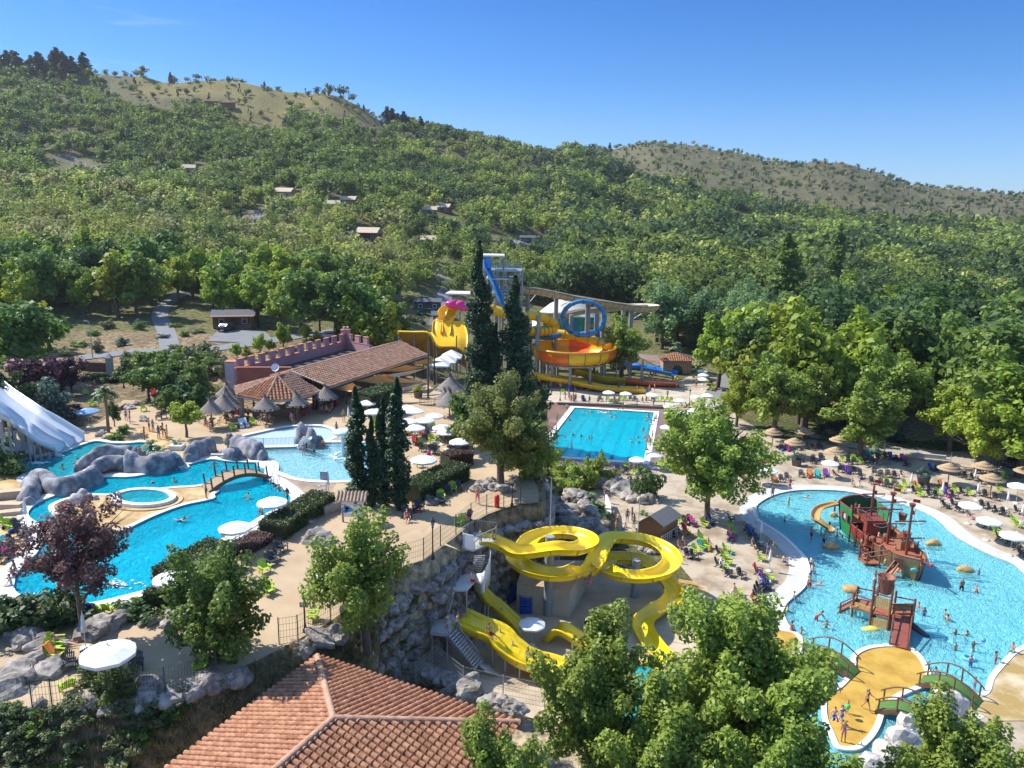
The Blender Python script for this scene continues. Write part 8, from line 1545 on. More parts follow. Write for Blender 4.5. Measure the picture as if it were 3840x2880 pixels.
paras('C 1115,420',ZU,'beside the sunbather on the lower left terrace',sc=1.25);paras('B 1785,985',ZU,'overlapping the near curve of the blue pool',sc=1.1);paras('E 500,740',ZU,'by the dark red hedge at the blue pool',sc=1.1);paras('E 885,480',ZU,'by the lantern at the head of the blue pool',sc=1.1);paras('E 1500,1200',ZU,'half hidden behind the feathery tree',sc=1.1);paras('K 1370,1330',0,'leaning on the cream slide pad',sc=.95)
paras('D 1870,845 1930,935 I 35,380 355,480',ZU,'standing behind the cypresses');paras('I 360,345 430,375 535,470 630,425 435,547 715,545',ZU,'in the cluster on the bar terrace');paras('I 760,590 895,690',ZU,'partly under the acacia crown');paras('I 520,872',ZU,'nearest the clipped hedge on the bar terrace',sc=1.15)
paras('H 2030,1350 2040,1390 2040,1435',0,'in the stack below the brown hut');paras('J 783,188 960,200 1237,215',0,'in the row before the end of the golden slide');paras('J 1690,235 1805,218 1860,318 1520,270 1415,330',0,'in the group at the far corner of the sport pool');paras('J 1425,405 1565,400 1665,372 1620,465 1390,545 1250,830',0,'beside the right edge of the sport pool');paras('J 1080,880',0,'at the near right corner of the sport pool')
paras('N 510,715 390,700',0,'against the tree at the head of the lagoon');paras('N 1145,640',0,'between the two planters behind the lagoon');paras('O 1660,1075',0,'first of three along the right shore',sc=1.1);paras('O 1855,1235',0,'second of three along the right shore',sc=1.1);paras('O 2100,1385',0,'third of three along the right shore',sc=1.1);paras('O 2160,875',0,'at the right edge by the straw parasols',sc=1.1)
paras('A 905,650',ZU,'standing beside the palm',UL,1.0,'blue parasols','pale blue');paras('L 1095,200',0,'behind the wooden hut',UB,1.0,'blue parasols','bright blue');paras('H 1350,1280',0,'beside the far blue channel',UB,.9,'blue parasols','small blue')
def closedp(code,z,where):
 for a in px(code):place(UC,P(a[0],a[1],z),0,1.0,'folded parasol '+where,'parasol','folded parasols')
closedp('J 395,855',0,'at the near edge of the sport pool');closedp('H 350,1500',0,'beside the golden slide');closedp('L 2075,510 2165,810 2030,400',0,'between the chairs on the lagoon bank');closedp('O 1030,940 1355,1030 1690,885 1720,1040 2030,1130 2180,1270',0,'among the lagoon chairs');closedp('D 1680,1090',ZU,'near the splash pool');closedp('E 1470,440',ZU,'behind the lifeguard chair');closedp('B 280,480',ZU,'on the coping at the left of the blue pool');closedp('B 630,1290',ZU,'behind the plum tree');closedp('C 890,420',ZU,'beside the plum trunk')
# ---- swim rings
RG=MB().tube([(.40*math.cos(a),.40*math.sin(a),0) for a in np.linspace(0,2*math.pi,25)[:-1]],.14,8,closed=True);RGM=dict(name='swim_ring',single=RG.mesh('swim_ring',PLACE))
for c_,k,lb,up_ in[('H 1125,1295',(.8,.05,.4),'pink ring carried beside the blue channel',1),('H 1440,1345',(.85,.55,.02),'yellow ring standing on the splash paving',1),('H 1490,1430',(.04,.06,.08),'black ring lying by the orange channel',1),('H 1530,1420',(.8,.05,.4),'second pink ring near the black one',1),('H 1760,1455',(.85,.5,.02),'yellow ring at the end of the orange channel',1),('J 898,150',(.03,.3,.55),'blue ring carried past the golden slide',1),('J 1090,190',(.03,.3,.55),'blue ring at the end of the golden slide',1),('H 1175,1345',(.8,.4,.03),'orange double ring by the bowl posts',1),('H 1205,1345',(.8,.4,.03),'orange double ring by the bowl posts',1),('S 1725,440',(.15,.5,.8),'blue ring floating around a child in the lagoon',0),('G 1605,1215',(.85,.55,.02),'yellow ring beneath the tall cypresses',1)]:
 p=P(*px(c_)[0],.0);o=place(RGM,p+Vector((0,0,.5 if up_ else.0)),.4,1.0,lb,'swim ring','swim rings',{'chair_slot':mat('ring_%.2f_%.2f'%(k[0],k[1]),k,.35)});o.rotation_euler=(R(80) if up_ else 0,0,.5)
for c_,y_,s_ in(('G 818,665',155.5,.9),('G 900,670',155.5,.9),('G 940,700',155.3,.8)):p=V(*px(c_)[0],y_);MB().blob((0,0,0),(1.3*s_,.9*s_,.9*s_),1,.35,1.3,3,sm=True).build('inflatable',mat('inflatable_pink',(.80,.03,.30),.35),None,p);tag(COL.objects[-1],'pink inflatable at the start of the half pipe slide','inflatable','pink inflatables')
for c_,k,r_,z_,lb in(('A 1582,1410',(.7,.03,.03),.16,ZU-.05,'red ball floating in the river pool'),('S 1853,283',(.1,.4,.8),.2,1.2,'blue and white ball in the air over the lagoon'),('S 655,870',(.05,.6,.15),.2,.9,'green ball held by a child on the island'),('Q 697,1215',(.05,.6,.15),.18,0,'green ball at the lagoon rim')):MB().blob((0,0,0),(r_,)*3,0,0,1,2,sm=True).build('ball',mat('ball_%.1f%.1f'%(k[0],k[1]),k,.4),None,P(*px(c_)[0],z_));tag(COL.objects[-1],lb,'ball')
for c_,n_,lb in(('K 1300,1230',6,'stack of blue plastic crates beside the slide column'),):
 for k in range(n_):
  p=P(*px(c_)[0],0)+Vector((.04*(k%2),0,k*.26));mb=MB();
  for sx,sy,a,b_ in((0,-.45,.9*1.1,.04),(0,.45,.99,.04),(-.5,0,.04,.9),(.5,0,.04,.9)):mb.box((sx,sy,.12),(a,b_,.2))
  mb.box((0,0,.02),(1.0,.9,.03)).build('crate',mat('crate_blue',(.01,.08,.40),.5),None,p);tag(COL.objects[-1],lb.replace('stack of blue plastic crates','blue plastic crate in the stack'),'crate','blue crates')
for k in range(7):p=P(*px('K 1130,1130')[0],0)+Vector((.16*k,.25*k,0));o=MB().box((0,0,.5),(.06,1.5,1.5),M=Matrix.Rotation(.35,3,'Y')).build('sun_lounger',mat('crate_blue',(.01,.08,.40),.5),None,p);tag(o,'blue stacked lounger leaning against the boulders','lounger','blue stacked loungers')
bk_=thing('bicycle','dark bicycle leaning against the cream block','bicycle',P(*px('K 1420,1170')[0],0),None,.3)
for x_ in(-.55,.55):MB().tube([(x_+.33*math.cos(a),0,.34+.33*math.sin(a)) for a in np.linspace(0,6.28,19)[:-1]],.025,5,closed=True).build('wheel',BLACKM,bk_)
MB().tube([(-.55,0,.34),(-.1,0,.35),(.35,0,.85),(-.2,0,.85),(-.1,0,.35)],.022,5).tube([(-.55,0,.34),(-.2,0,.85),(-.22,0,1.0)],.02,5).tube([(.55,0,.34),(.35,0,.85),(.33,0,1.05)],.02,5).build('frame',BLACKM,bk_);MB().tube([(.3,-.25,1.05),(.33,0,1.05),(.3,.25,1.05)],.02,5).build('handlebar',BLACKM,bk_);MB().blob((-.24,0,1.02),(.13,.07,.04),0,0,1,2).build('saddle',BLACKM,bk_)
mb=MB();p=P(*px('K 1610,1230')[0],0);mb.box((0,0,.45),(.95,.6,.55));mb.tube([(-.4,-.35,.3),(-.4,.35,.3)],.25,10);mb.build('yellow_trailer',mat('trailer_yellow',(.75,.55,.03),.5),None,p);tag(COL.objects[-1],'yellow bicycle trailer beside the slide column','trailer')
# ====== people
def fk(lean=0.,head=0.,aL=(0,.12,.15),aR=(0,.12,.15),lL=(0,.06,0),lR=(0,.06,0),z0=.93,twist=0.,back=0.):
 """joints facing -Y; arms/legs = (pitch forward, abduction, bend)"""
 D=lambda a,b_=0,s_=1:Vector((math.sin(b_)*s_,-math.sin(a)*math.cos(b_),-math.cos(a)*math.cos(b_)))
 pel=Vector((0,0,z0));up=Vector((0,-math.sin(lean),math.cos(lean)));J=dict(pel=pel,spi=pel+up*.22,che=pel+up*.38,nec=pel+up*.52)
 hu=Vector((0,-math.sin(lean+head),math.cos(lean+head)));J['hea']=J['nec']+hu*.15;J['top']=J['nec']+hu*.255;J['up']=up;J['hu']=hu;J['hf']=Vector((0,-hu.z,hu.y))
 for s_,k,A_,L_ in((-1,'L',aL,lL),(1,'R',aR,lR)):
  sh=J['che']+up*.085+Vector((s_*.165,0,0));base=lean;el=sh+D(A_[0]+lean*0,A_[1],s_)*.29;wr=el+D(A_[0]+A_[2],A_[1]*.6,s_)*.25;hd=wr+(wr-el).normalized()*.085
  hp_=pel+Vector((s_*.085,0,-.04));kn=hp_+D(L_[0],L_[1],s_)*.42;an=kn+D(L_[0]-L_[2],L_[1]*.5,s_)*.42;fd=D(L_[0]-L_[2]+math.pi/2,0,1);to=an+Vector((s_*.02,-.15 if abs(L_[0]-L_[2])<.9 else fd.y*.15,-.04 if abs(L_[0]-L_[2])<.9 else fd.z*.15))
  J.update({'sh'+k:sh,'el'+k:el,'wr'+k:wr,'ha'+k:hd,'hp'+k:hp_,'kn'+k:kn,'an'+k:an,'to'+k:to})
 return J
SKINM=mat('skin_tan',(.52,.27,.16),.5,var=.06);SK2=mat('skin_fair',(.66,.40,.28),.5,var=.06);SK3=mat('skin_deep',(.26,.13,.08),.5,var=.06);HAIR=mat('hair_dark',(.035,.022,.015),.6);HAIR2=mat('hair_light',(.32,.20,.09),.6);SWIM=mat('swim_slot',(.05,.1,.4));EYE=mat('eye_dark',(.02,.015,.01),.3)
SWC=[mat('swim_%s'%n_,c_,.8) for n_,c_ in(('navy',(.02,.03,.10)),('red',(.55,.03,.03)),('blue',(.03,.15,.50)),('black',(.02,.02,.02)),('teal',(.03,.35,.35)),('pink',(.65,.15,.25)),('green',(.05,.25,.08)),('white',(.6,.6,.6)))]
SWN=['navy','red','blue','black','teal','pink','green','white']
def body(J,nm,longhair=False,dress=False):
 E=[];names=[];rad={}
 def v(n_,r1,r2=None):names.append(n_);rad[n_]=(r1,r2 or r1)
 v('pel',.135,.10);v('spi',.115,.085);v('che',.145,.10);v('nec',.055);v('hea',.088,.10);v('top',.062,.072)
 E+=[('pel','spi'),('spi','che'),('che','nec'),('nec','hea'),('hea','top')]
 for k in 'LR':
  v('sh'+k,.058);v('el'+k,.040);v('wr'+k,.027);v('ha'+k,.034,.018);v('hp'+k,.085);v('kn'+k,.055);v('an'+k,.036);v('to'+k,.030,.024)
  E+=[('che','sh'+k),('sh'+k,'el'+k),('el'+k,'wr'+k),('wr'+k,'ha'+k),('pel','hp'+k),('hp'+k,'kn'+k),('kn'+k,'an'+k),('an'+k,'to'+k)]
 co=[J[n_] for n_ in names];idx={n_:i for i,n_ in enumerate(names)};ed=[(idx[a],idx[b_]) for a,b_ in E];rr=[rad[n_] for n_ in names];roots=[0]
 for k,s_ in(('L',-1),('R',1)):
  h_=J['ha'+k];d=(h_-J['wr'+k]).normalized();sd=d.cross(Vector((1,0,0))) if abs(d.x)<.8 else d.cross(Vector((0,1,0)));sd.normalize();pn=d.cross(sd)
  for f,(off,ln) in enumerate(((-.027,.060),(-.009,.075),(.009,.078),(.027,.070),(.040,.050))):
   b0=len(co);th=f==4;st_=h_+sd*off-(d*.05 if th else d*.01);dr=(d+sd*.9).normalized() if th else d
   co+=[st_,st_+dr*ln*.6,st_+dr*ln*.95+pn*ln*.35];rr+=[(.010,)*2,(.009,)*2,(.007,)*2];ed+=[(b0,b0+1),(b0+1,b0+2)];roots.append(b0)
 me=bpy.data.meshes.new(nm);me.from_pydata([tuple(c) for c in co],ed,[]);o=bpy.data.objects.new(nm,me);COL.objects.link(o)
 mdf=o.modifiers.new('s','SKIN');mdf.use_smooth_shade=True;sv=me.skin_vertices[0].data if len(me.skin_vertices) else None
 if sv is None:
  import bmesh
  b=bmesh.new();b.from_mesh(me);b.verts.layers.skin.verify();b.to_mesh(me);b.free();sv=me.skin_vertices[0].data
 for i,r_ in enumerate(rr):sv[i].radius=r_;sv[i].use_root=i in roots
 o.modifiers.new('u','SUBSURF').levels=1;dg=bpy.context.evaluated_depsgraph_get();ev=o.evaluated_get(dg);m2=bpy.data.meshes.new_from_object(ev);bpy.data.objects.remove(o)
 V_=[v_.co.copy() for v_ in m2.vertices];N_=[v_.normal.copy() for v_ in m2.vertices];F_=[list(p.vertices) for p in m2.polygons]
 bd=MB().add(V_,F_,0,True);hu,hf=J['hu'],J['hf'];hc=J['hea']+hu*.02;sx=Vector((1,0,0))
 bd.blob(hc+hf*.105-hu*.01,(.014,.014,.022),0,0,1,1,sm=True)
 for s_ in(-1,1):bd.blob(hc+sx*s_*.092,(.012,.02,.03),0,0,1,1,sm=True);bd.blob(hc+sx*s_*.034+hf*.088+hu*.02,(.012,.009,.008),0,0,1,1,mi=1)
 bd.blob(hc+hf*.092-hu*.045,(.024,.008,.007),0,0,1,1,mi=1);bm_=bd.mesh(nm,[SKINM,EYE])
 hr=MB();sw=MB()
 def pick(test,off,tgt):
  mp_={};vs=[];fs=[]
  for f in F_:
   c=sum((V_[i] for i in f),Vector())/len(f)
   if test(c):
    for i in f:
     if i not in mp_:mp_[i]=len(vs);vs.append(V_[i]+N_[i]*off)
    fs.append([mp_[i] for i in f])
  tgt.add(vs,fs,0,True)
 pick(lambda c:(c-hc).length<.16 and((c-hc).dot(hu)>.045 or((c-hc).dot(hf)<-.01 and(c-hc).dot(hu)>-.075)),.014,hr)
 if longhair:b_=J['nec']-hf*.06;hr.tube([hc-hf*.07+hu*.02,b_+hu*.02,b_-hu*.14],[.075,.07,.03],8)
 def seg_(c,a,b_):t=max(0,min(1,(c-a).dot(b_-a)/((b_-a).length_squared)));return(c-a.lerp(b_,t)).length
 def sh_(c):
  if(c-J['pel']).dot(J['up'])>.07:return False
  if(c-J['pel']).length<.16:return True
  return any(seg_(c,J['hp'+k],J['hp'+k].lerp(J['kn'+k],.5 if not dress else.05))<.125 and not(c-J['ha'+k]).length<.13 for k in 'LR')
 pick(sh_,.010,sw)
 if dress:pick(lambda c:abs((c-J['che']).dot(J['up'])-.02)<.07 and(c-J['che']).length<.2,.009,sw)
 return dict(name='person',parts=[('body',bm_,[]),('hair',hr.mesh(nm+'_hair',HAIR),[]),('swimwear',sw.mesh(nm+'_swim',SWIM),[])])
PO={}
def pose(nm,lh=False,dr=False,**k):PO[nm]=body(fk(**k),nm,lh,dr)
pose('stand',aL=(.1,.1,.2),aR=(-.05,.15,.3));pose('standf',True,True,aL=(.15,.2,1.3),aR=(.0,.1,.3),lL=(.05,.05,.1),lR=(-.05,.06,.05));pose('walk',aL=(.45,.12,.4),aR=(-.4,.12,.3),lL=(-.35,.04,.25),lR=(.4,.04,.15));pose('walkf',True,True,aL=(-.4,.14,.2),aR=(.6,.1,.5),lL=(.4,.04,.2),lR=(-.35,.04,.3))
pose('run',aL=(.2,1.1,.3),aR=(.3,1.2,.3),lL=(.5,.2,.5),lR=(-.35,.25,.2),lean=.1);pose('bend',lean=.95,head=-.3,aL=(.5,.1,.2),aR=(.7,.15,.1),lL=(.15,.1,.25),lR=(-.1,.12,.1))
pose('sit',z0=.40,lean=.05,aL=(.6,.2,.7),aR=(.5,.2,.6),lL=(1.45,.12,1.25),lR=(1.4,.15,1.2));pose('sitf',True,True,z0=.40,lean=-.2,aL=(.4,.2,.5),aR=(.5,.2,.7),lL=(1.4,.08,1.1),lR=(1.5,.1,1.3));pose('slide',z0=.14,lean=-.25,head=.3,aL=(-.3,.5,.3),aR=(-.3,.5,.3),lL=(1.45,.15,.1),lR=(1.4,.15,.2));pose('edge',z0=.12,lean=.15,aL=(.1,.3,.2),aR=(.4,.25,.5),lL=(1.4,.12,1.35),lR=(1.45,.15,1.3))
pose('arms',aL=(2.4,.7,.2),aR=(1.9,.9,.3),lL=(.1,.12,.1),lR=(-.1,.15,.1));pose('swim',z0=.0,lean=1.25,head=-.8,aL=(1.6,.5,.2),aR=(2.0,.4,.2),lL=(-1.2,.12,.2),lR=(-1.4,.1,.3));pose('wade',aL=(.6,.6,.6),aR=(.5,.7,.7),lL=(.15,.1,.2),lR=(-.1,.1,.1));pose('loung',True,z0=.34,lean=-.75,head=.5,aL=(.2,.3,.6),aR=(.5,.2,.9),lL=(1.5,.1,.3),lR=(1.55,.12,.5))
def people(code,z,pose_,where,rz=None,sc=(.92,1.04),sw=None,doing=None,lift=0.):
 D_=dict(stand='standing',standf='standing',walk='walking',walkf='walking',run='running with arms out',bend='bending forward',sit='sitting',sitf='sitting',slide='sliding',edge='sitting',arms='raising both arms',swim='swimming',wade='wading',loung='lying back')
 for a in px(code):
  po=rnd.choice(pose_.split('/'));p=P(a[0],a[1],z);k=sw if sw is not None else rnd.randrange(8);sk=rnd.choice([SKINM,SKINM,SK2,SK3] if True else[]);hr=HAIR2 if rnd.random()<.22 else HAIR
  place(PO[po],p+Vector((0,0,lift)),rnd.uniform(-3.1,3.1) if rz is None else rz+rnd.uniform(-.3,.3),rnd.uniform(*sc),'person in %s swimwear %s %s'%(SWN[k],doing or D_[po],where),'person','people '+where,{'skin_tan':sk,'swim_slot':SWC[k],'hair_dark':hr})
K1=(.62,.75)
people('A 860,430 985,450',ZU,'walk','on the lawn below the garden hedge',1.2);people('A 1310,770 1350,800',ZU,'stand/standf','beside the garden steps');people('A 1500,970 1550,880 1590,890',ZU,'stand/standf','in the group by the teal pool deck');people('A 1650,960 1690,930 1735,960',ZU,'standf/stand','near the yucca planter');people('A 1455,1180',ZU+.6,'stand','on the rock by the teal pool',.6);people('A 1720,950',ZU,'bend','beside the agave planter')
people('A 240,800',10.35,'slide','down the white three lane slide',-2.0,sw=0);people('A 650,1255 810,1195 1415,1095',ZU,'wade','in the teal pool',lift=-1.15);people('A 1800,1395',ZU,'wade','in the river pool by the rock',lift=-1.15);people('D 285,1505',ZU,'wade','under the small waterfall',lift=-1.15)
people('E 205,468',ZU+.1,'stand','at the end of the wooden bridge',1.9,sw=3);people('E 100,1165',ZU+.1,'run','along the coping of the blue pool',2.6,sw=0);people('E 870,320',ZU+.1,'edge','on the rim at the head of the blue pool',2.0);people('E 640,455 960,375 1040,420',ZU,'wade','at the head of the blue pool',lift=-1.15);people('E 765,600 785,645',ZU,'wade','in the blue pool below the parasol',lift=-.85)
people('B 1860,415',ZU,'swim','across the middle of the blue pool',1.5);people('B 1190,1095',ZU,'swim','with a splash in the blue pool',-1.4);people('B 160,940 140,1010 120,1090',ZU+.1,'edge','on the left rim of the blue pool',-1.4);people('B 270,905',ZU,'wade','close to the left rim of the blue pool',lift=-1.15)
people('D 430,1345',ZU+1.0,'stand','on top of the rock by the waterfall',1.6);people('D 1250,1170',ZU,'standf','in the splash pool',sc=K1);people('D 1215,1425',ZU-.4,'standf','in the kids pool by the rocks',.2);people('D 1325,1405',ZU-.4,'stand','in the kids pool with armbands',.5,K1);people('D 1410,1305',ZU+.1,'edge','at the kids pool edge by the rock',.5);people('D 1555,1195',ZU,'stand','beside the splash pool',2.6);people('D 1630,1060',ZU,'standf','near the folded parasol by the bar',.3)
people('D 785,1050 820,1030 860,1060',ZU+.35,'sit','at the high table left of the pavilion');people('D 1090,1050 1110,1020',ZU+.35,'sit/sitf','at the high table before the bar');people('D 1400,965 1450,975 1500,955',ZU+.2,'sit/sitf','at the right hand high table');people('D 480,1050 430,1065 400,1050 250,1090 200,1100',ZU+.3,'sit/sitf','under the left thatched parasols');people('D 640,1030 1250,960 1330,930 700,960',ZU,'stand/standf','in the shade of the bar pavilion')
people('I 1080,1360',ZU,'walk','alone on the sunny path',.1,sw=5);people('I 1465,1300',ZU,'walk','behind the lantern on the path',1.2,sw=0);people('I 1715,1160 1765,1165',ZU-.4,'stand/bend','at the far end of the fenced path');people('I 680,670 750,720 860,770 900,770',ZU+.05,'sitf/sit','under the parasols by the acacia',.4);people('I 310,210',ZU,'walkf','near the stone arch');people('I 330,430 350,1540',ZU,'sit/sitf','in the shade by the cypresses',.5)
people('K 835,530',7.35,'standf','on the upper slide platform',-.8,(.8,.85));people('K 690,390',ZU-.3,'stand','behind the white tower panel',-.3,(.85,.9));people('K 965,480',7.5,'slide','at the top of the spiral slide',1.2,(.8,.85));people('K 745,910',5.25,'slide','at the top of the straight slide',1.1,sw=1);people('K 545,1140',4.1,'walk','up the slide stairs',2.8,(.75,.8),4);people('K 490,1440 600,1450',3.1,'walkf/walk','on the lowest slide platform',1.0);people('K 935,1460',2.7,'slide','down the wide yellow slide',1.1,sw=1);people('M 1335,490',1.6,'slide','low on the wide yellow slide',1.1,(.7,.8),5);people('K 1965,920',4.75,'slide','through the middle of the double spiral',-1.0)
people('M 870,480 740,400',.9,'walk','up the steps behind the mesh fence',-1.2)
people('L 560,300 695,300 745,280',0,'stand/standf','at the back of the queue by the hut');people('L 765,360 580,430 600,340',0,'standf/stand','in the middle of the queue by the hut');people('L 650,440',0,'bend','in the queue by the hut',sw=2);people('L 655,515 710,505',0,'stand','among the children at the hut queue',sc=K1);people('L 785,515',0,'stand','beside the hut corner',2.8,sw=2)
people('L 1165,715',0,'stand','at the edge of the boulders',3.0);people('L 890,830',0,'walk','behind the second spiral');people('L 1785,1095',0,'bend','over a lime chair',2.9,sw=7);people('L 1230,570 1270,530 1440,480 1530,560',0,'sitf/sit','in the chairs near the hut',.8);people('L 2150,650',0,'standf','beside the folded parasol on the bank',2.7,sw=2);people('L 2205,660',0,'standf','next to the shore chairs',2.9);people('Q 650,740',0,'sit','on the chair at the lagoon coping',1.6,sw=2);people('L 1180,480 1230,440 1900,400 2000,560',0,'sit/sitf','in the shade of the big plane tree')
people('J 745,1325',.2,'standf','on the path above the hut',.2);people('N 540,1025',.05,'stand','at the head of the lagoon rim',3.0,sw=2);people('N 720,945',0,'standf','with a bag behind the lagoon rim',2.4);people('N 540,870',0,'standf','beneath the white parasol at the lagoon head')
people('N 705,1135',-.3,'run','through the shallow lagoon',1.0,sw=6);people('N 860,1010',-.1,'swim','in the shallow head of the lagoon',1.2);people('N 665,1300',-.35,'stand','in the shade of the shallow lagoon',1.4,K1);people('N 955,1255',-.3,'stand','at the foot of the ship slide',2.0,(.8,.85));people('N 940,1465',-.35,'walk','past the ship slide in dark shorts',-1.2,sw=0);people('N 1040,1425 1070,1515',-.35,'stand/standf','near the end of the ship slide',sc=(.7,.85));people('N 1205,1475',-.35,'stand','facing a child by the ship slide',1.4,sw=5);people('N 1265,1460',-.4,'bend','beside the adult at the ship slide',-1.4,K1)
people('Q 935,730 945,810',.1,'edge','on the lagoon bend rim',1.4);people('Q 915,885',.1,'edge','on the lagoon bend behind the others',1.4,K1);people('Q 920,1020',-.5,'stand','by the lagoon bend in a red suit',2.6,sw=1);people('Q 755,1100',.1,'edge','on the lower lagoon rim',1.2);people('Q 735,1420',.1,'edge','on the rim near the first footbridge',2.2);people('Q 990,1370',-.6,'bend','towards a swimming child',1.4,sw=1);people('Q 1100,1395 840,1455 700,1230',-.1,'wade','in the deeper corner of the lagoon',lift=-1.0);people('Q 1600,960',-.5,'arms','below the tipping bucket',2.4,sw=7);people('Q 1575,1010',-.5,'edge','under the tipping bucket');people('Q 985,950',-.1,'swim','beside the lagoon bend',1.5)
people('R 1735,885',-.5,'stand','near the right play stone',-1.4,K1);people('R 1555,1060',-.6,'walk','with a wide stride in the lagoon',2.9,sw=3);people('R 1710,1080',-.6,'run','throwing something in the lagoon',-1.2,(.75,.8));people('R 1165,1335',-.7,'stand','right of the play tower',3.0,(.85,.9));people('R 1120,1180 1395,1250 1420,1320',-.1,'wade','submerged right of the play tower',lift=-1.15);people('R 1500,1460 1620,1480',-.1,'wade','swimming together in the lagoon',lift=-1.15)
people('S 1595,430',-.7,'stand','in the water before the island',sc=(.75,.8));people('S 1755,400',-.3,'arms','catching a ball in the lagoon',.3,lift=-.5);people('S 2115,385',.1,'edge','on the right rim of the lagoon',-1.2);people('S 1730,560',-.5,'stand','beside the floating ring',2.8,(.8,.85),2);people('S 1950,530',-.5,'standf','climbing out at the right rim',1.2,(.85,.9));people('S 1770,735',-.2,'stand','behind the second footbridge',sc=K1);people('S 1430,575',-.1,'wade','beside the island coping',lift=-1.1)
people('S 820,905',.03,'walkf','across the ochre island dressed in black',.8,sw=3);people('S 540,960',.1,'edge','on the white kerb of the island',-.6,sw=2);people('S 595,1045',.03,'walkf','at the edge of the island',.4,sw=2);people('S 650,930',.03,'stand','holding a green ball on the island',.3,K1);people('S 615,1180',.03,'standf','at the lower tip of the island',2.8);people('S 540,650 500,720',-.2,'wade','in the channel left of the island',lift=-.5);people('S 985,1225',-.1,'wade','in the channel by the white rocks',lift=-1.0);people('S 1290,1090',.35,'bend','on the lower green footbridge',-.6,sw=0);people('S 1480,1010',.3,'stand','behind the tall white rock',sc=K1);people('S 1090,1330',.3,'edge','on the jagged white rocks')
people('R 740,640',1.0,'bend','on the side stairs of the ship',-.6,sw=4);people('R 460,215 410,255 490,250',2.2,'stand/standf','on the stern deck of the ship',sc=(.75,.95));people('R 700,470 880,600 590,300',1.3,'sit/edge','on the main deck of the ship',sc=(.7,.9));people('R 965,1270',1.0,'stand','on the play tower floor',sc=K1);people('R 930,840',.8,'slide','down the ramp of the ship bow',-.6,K1)
people('O 425,890 500,890',.03,'sit','in the front chairs behind the ship',.1);people('O 935,790',.03,'sitf','under the trees by the planter',.2);people('O 260,800',.1,'loung','on pink chairs by the lagoon head',.6,sw=5);people('O 1610,1170 1650,1230',.05,'sitf/loung','below the first right shore parasol',.6);people('O 1370,1100',.05,'loung','in the chairs left of the right shore parasols',.6,sw=1);people('O 2160,1590 2190,1560',.05,'loung','at the lower right shore',.8);people('C 640,400',ZU+.06,'loung','in a lime chair beside the boulder',1.6,sw=7)
people('J 510,395 570,420 600,402 795,405 845,465 805,455 880,392',-.1,'wade','in the far part of the sport pool',lift=-1.15);people('J 375,487 1190,432 1160,492 1192,462 670,548 805,557 410,642',-.1,'wade/swim','in the middle of the sport pool',lift=-1.1);people('J 495,657 580,680 602,672 330,692 242,717 1010,712 1095,722 1085,667 1140,590 1190,585',-.1,'wade','in the near half of the sport pool',lift=-1.15);people('J 225,805 560,862 585,852 815,888',-.1,'wade','along the near edge of the sport pool',lift=-1.15);people('J 690,400 730,410',-.1,'swim','making a splash in the sport pool',1.5)
people('J 135,460 245,510 345,405',0,'stand/standf','on the left deck of the sport pool');people('J 235,625 140,710',.08,'stand/walk','on the left coping of the sport pool');people('J 190,670',.08,'edge','on the left coping of the sport pool',-1.5);people('J 1255,495 1275,470 1225,530',.08,'edge/sit','on the right coping of the sport pool',-1.5);people('J 1165,660 1185,700 1200,745 1165,795 1230,690 1210,770 1180,735',.05,'stand/standf/edge','in the crowd at the right pool edge');people('J 705,905',.08,'stand','on the near edge of the sport pool',2.9,sw=0)
people('J 330,275 375,285 392,310 412,285 437,295 365,258 420,320',0,'stand/standf','in the crowd at the far left pool corner');people('J 580,315 668,322 1060,355 925,385 1245,345',0,'stand/standf/edge','along the far edge of the sport pool');people('J 130,170 105,160 720,175 760,185 430,185 840,290 885,300 1130,300 1170,300',.05,'sit/sitf','in the chairs behind the sport pool',.1)
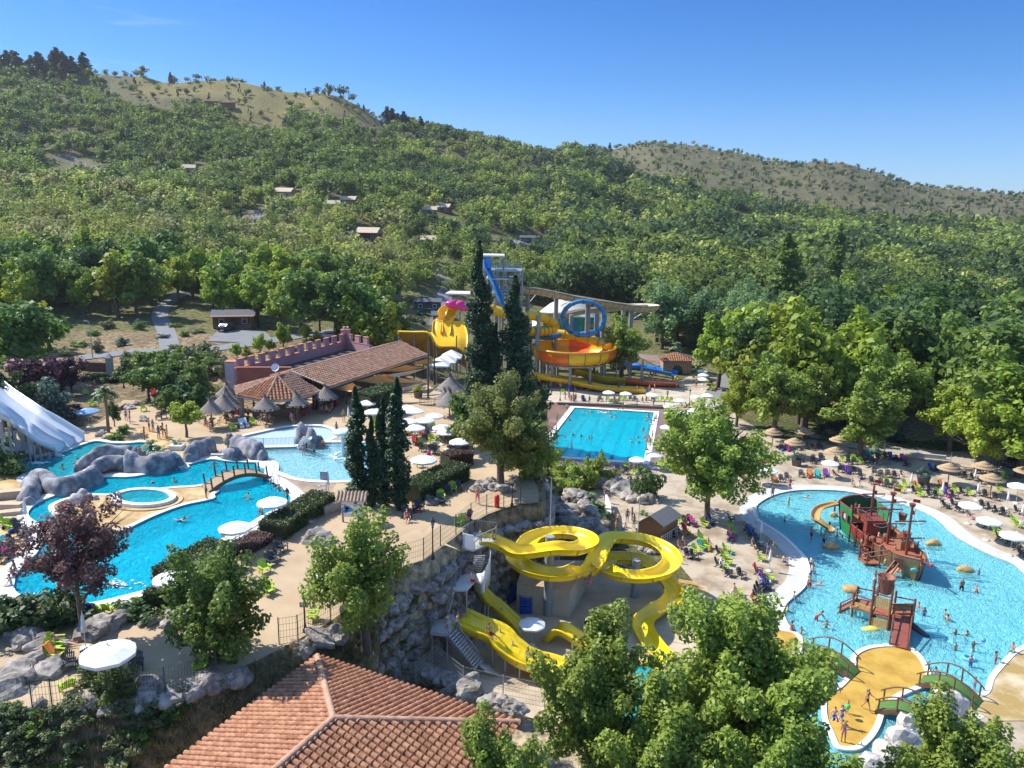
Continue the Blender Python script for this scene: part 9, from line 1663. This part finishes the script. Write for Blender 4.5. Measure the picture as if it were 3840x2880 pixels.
people('H 1160,1575 1215,1565 1350,1595',0,'walk/stand','at the end of the golden slide');people('H 1480,1575 1530,1575 1665,1645',0,'stand/walkf','on the wet splash paving');people('H 1835,1550 1760,1555 1720,1475 1965,1530',0,'stand/standf','near the end of the orange channel');people('H 1110,1345 1150,1335 1440,1375 1490,1415',0,'walk/standf','by the blue channel with rings');people('G 1605,1160',5.8,'stand','at the blue trough left of the bowl')
people('J 1410,480 1500,450 1450,480 1640,340 1500,600 1400,600 1430,570',.05,'sit/sitf','under the parasols beside the sport pool',1.0);people('J 1000,1010 1050,1000',.05,'sit/standf','under the near corner parasol',.3)
for zz_,c_ in((V(*px('G 820,690')[0],157).z,'G 870,640'),):people(c_,zz_,'stand','at the top of the half pipe slide') if False else None
for x_,lb in((860,'at the top of the half pipe slide'),(925,'at the top of the half pipe slide'),(1180,'on the tower middle platform'),(1215,'on the tower middle platform')):
 y_=158 if x_<1000 else 159;p=V(*px('G %d,%d'%(x_,690 if x_<1000 else 545))[0],y_);place(PO['stand'],p,0,1,'person standing '+lb,'person','people on the far towers',{'swim_slot':rnd.choice(SWC)})
for c_,z_,s_,lb in(('J 720,405',-.05,1.0,'white splash in the far part of the sport pool'),('B 1250,1080',ZU-.06,.9,'white splash in the near part of the blue pool'),('A 560,1130',ZU-.06,.9,'foam where the white slides meet the water'),('A 400,1210',ZU-.06,.7,'foam near the small white slide')):
 mb=MB();p=P(*px(c_)[0],z_)
 for k in range(46):mb.blob(Vector((rnd.gauss(0,.75)*s_,rnd.gauss(0,.3)*s_,abs(rnd.gauss(0,.06)))),(rnd.uniform(.05,.22),rnd.uniform(.04,.12),rnd.uniform(.02,.07)),k,.3,2,1,sm=True)
 mb.build('splash',FOAM,None,p);tag(COL.objects[-1],lb,'splash')
print('chairs',nchair)
finish_labels()
hz_=MB().box((0,1195,148),(5600,2510,304)).build('haze',[bpy.data.materials.new('haze_air')],None,Vector((0,0,0)));hz_['kind']='stuff';hz_['label']='thin blue summer haze over the valley'
t=hz_.data.materials[0];t.use_nodes=True;t=t.node_tree;t.nodes.clear();pv=nd(t,'ShaderNodeVolumePrincipled',inp={'Density':.00008,'Anisotropy':.3});pv.inputs['Color'].default_value=(.85,.93,1,1);t.links.new(pv.outputs[0],nd(t,'ShaderNodeOutputMaterial').inputs['Volume'])
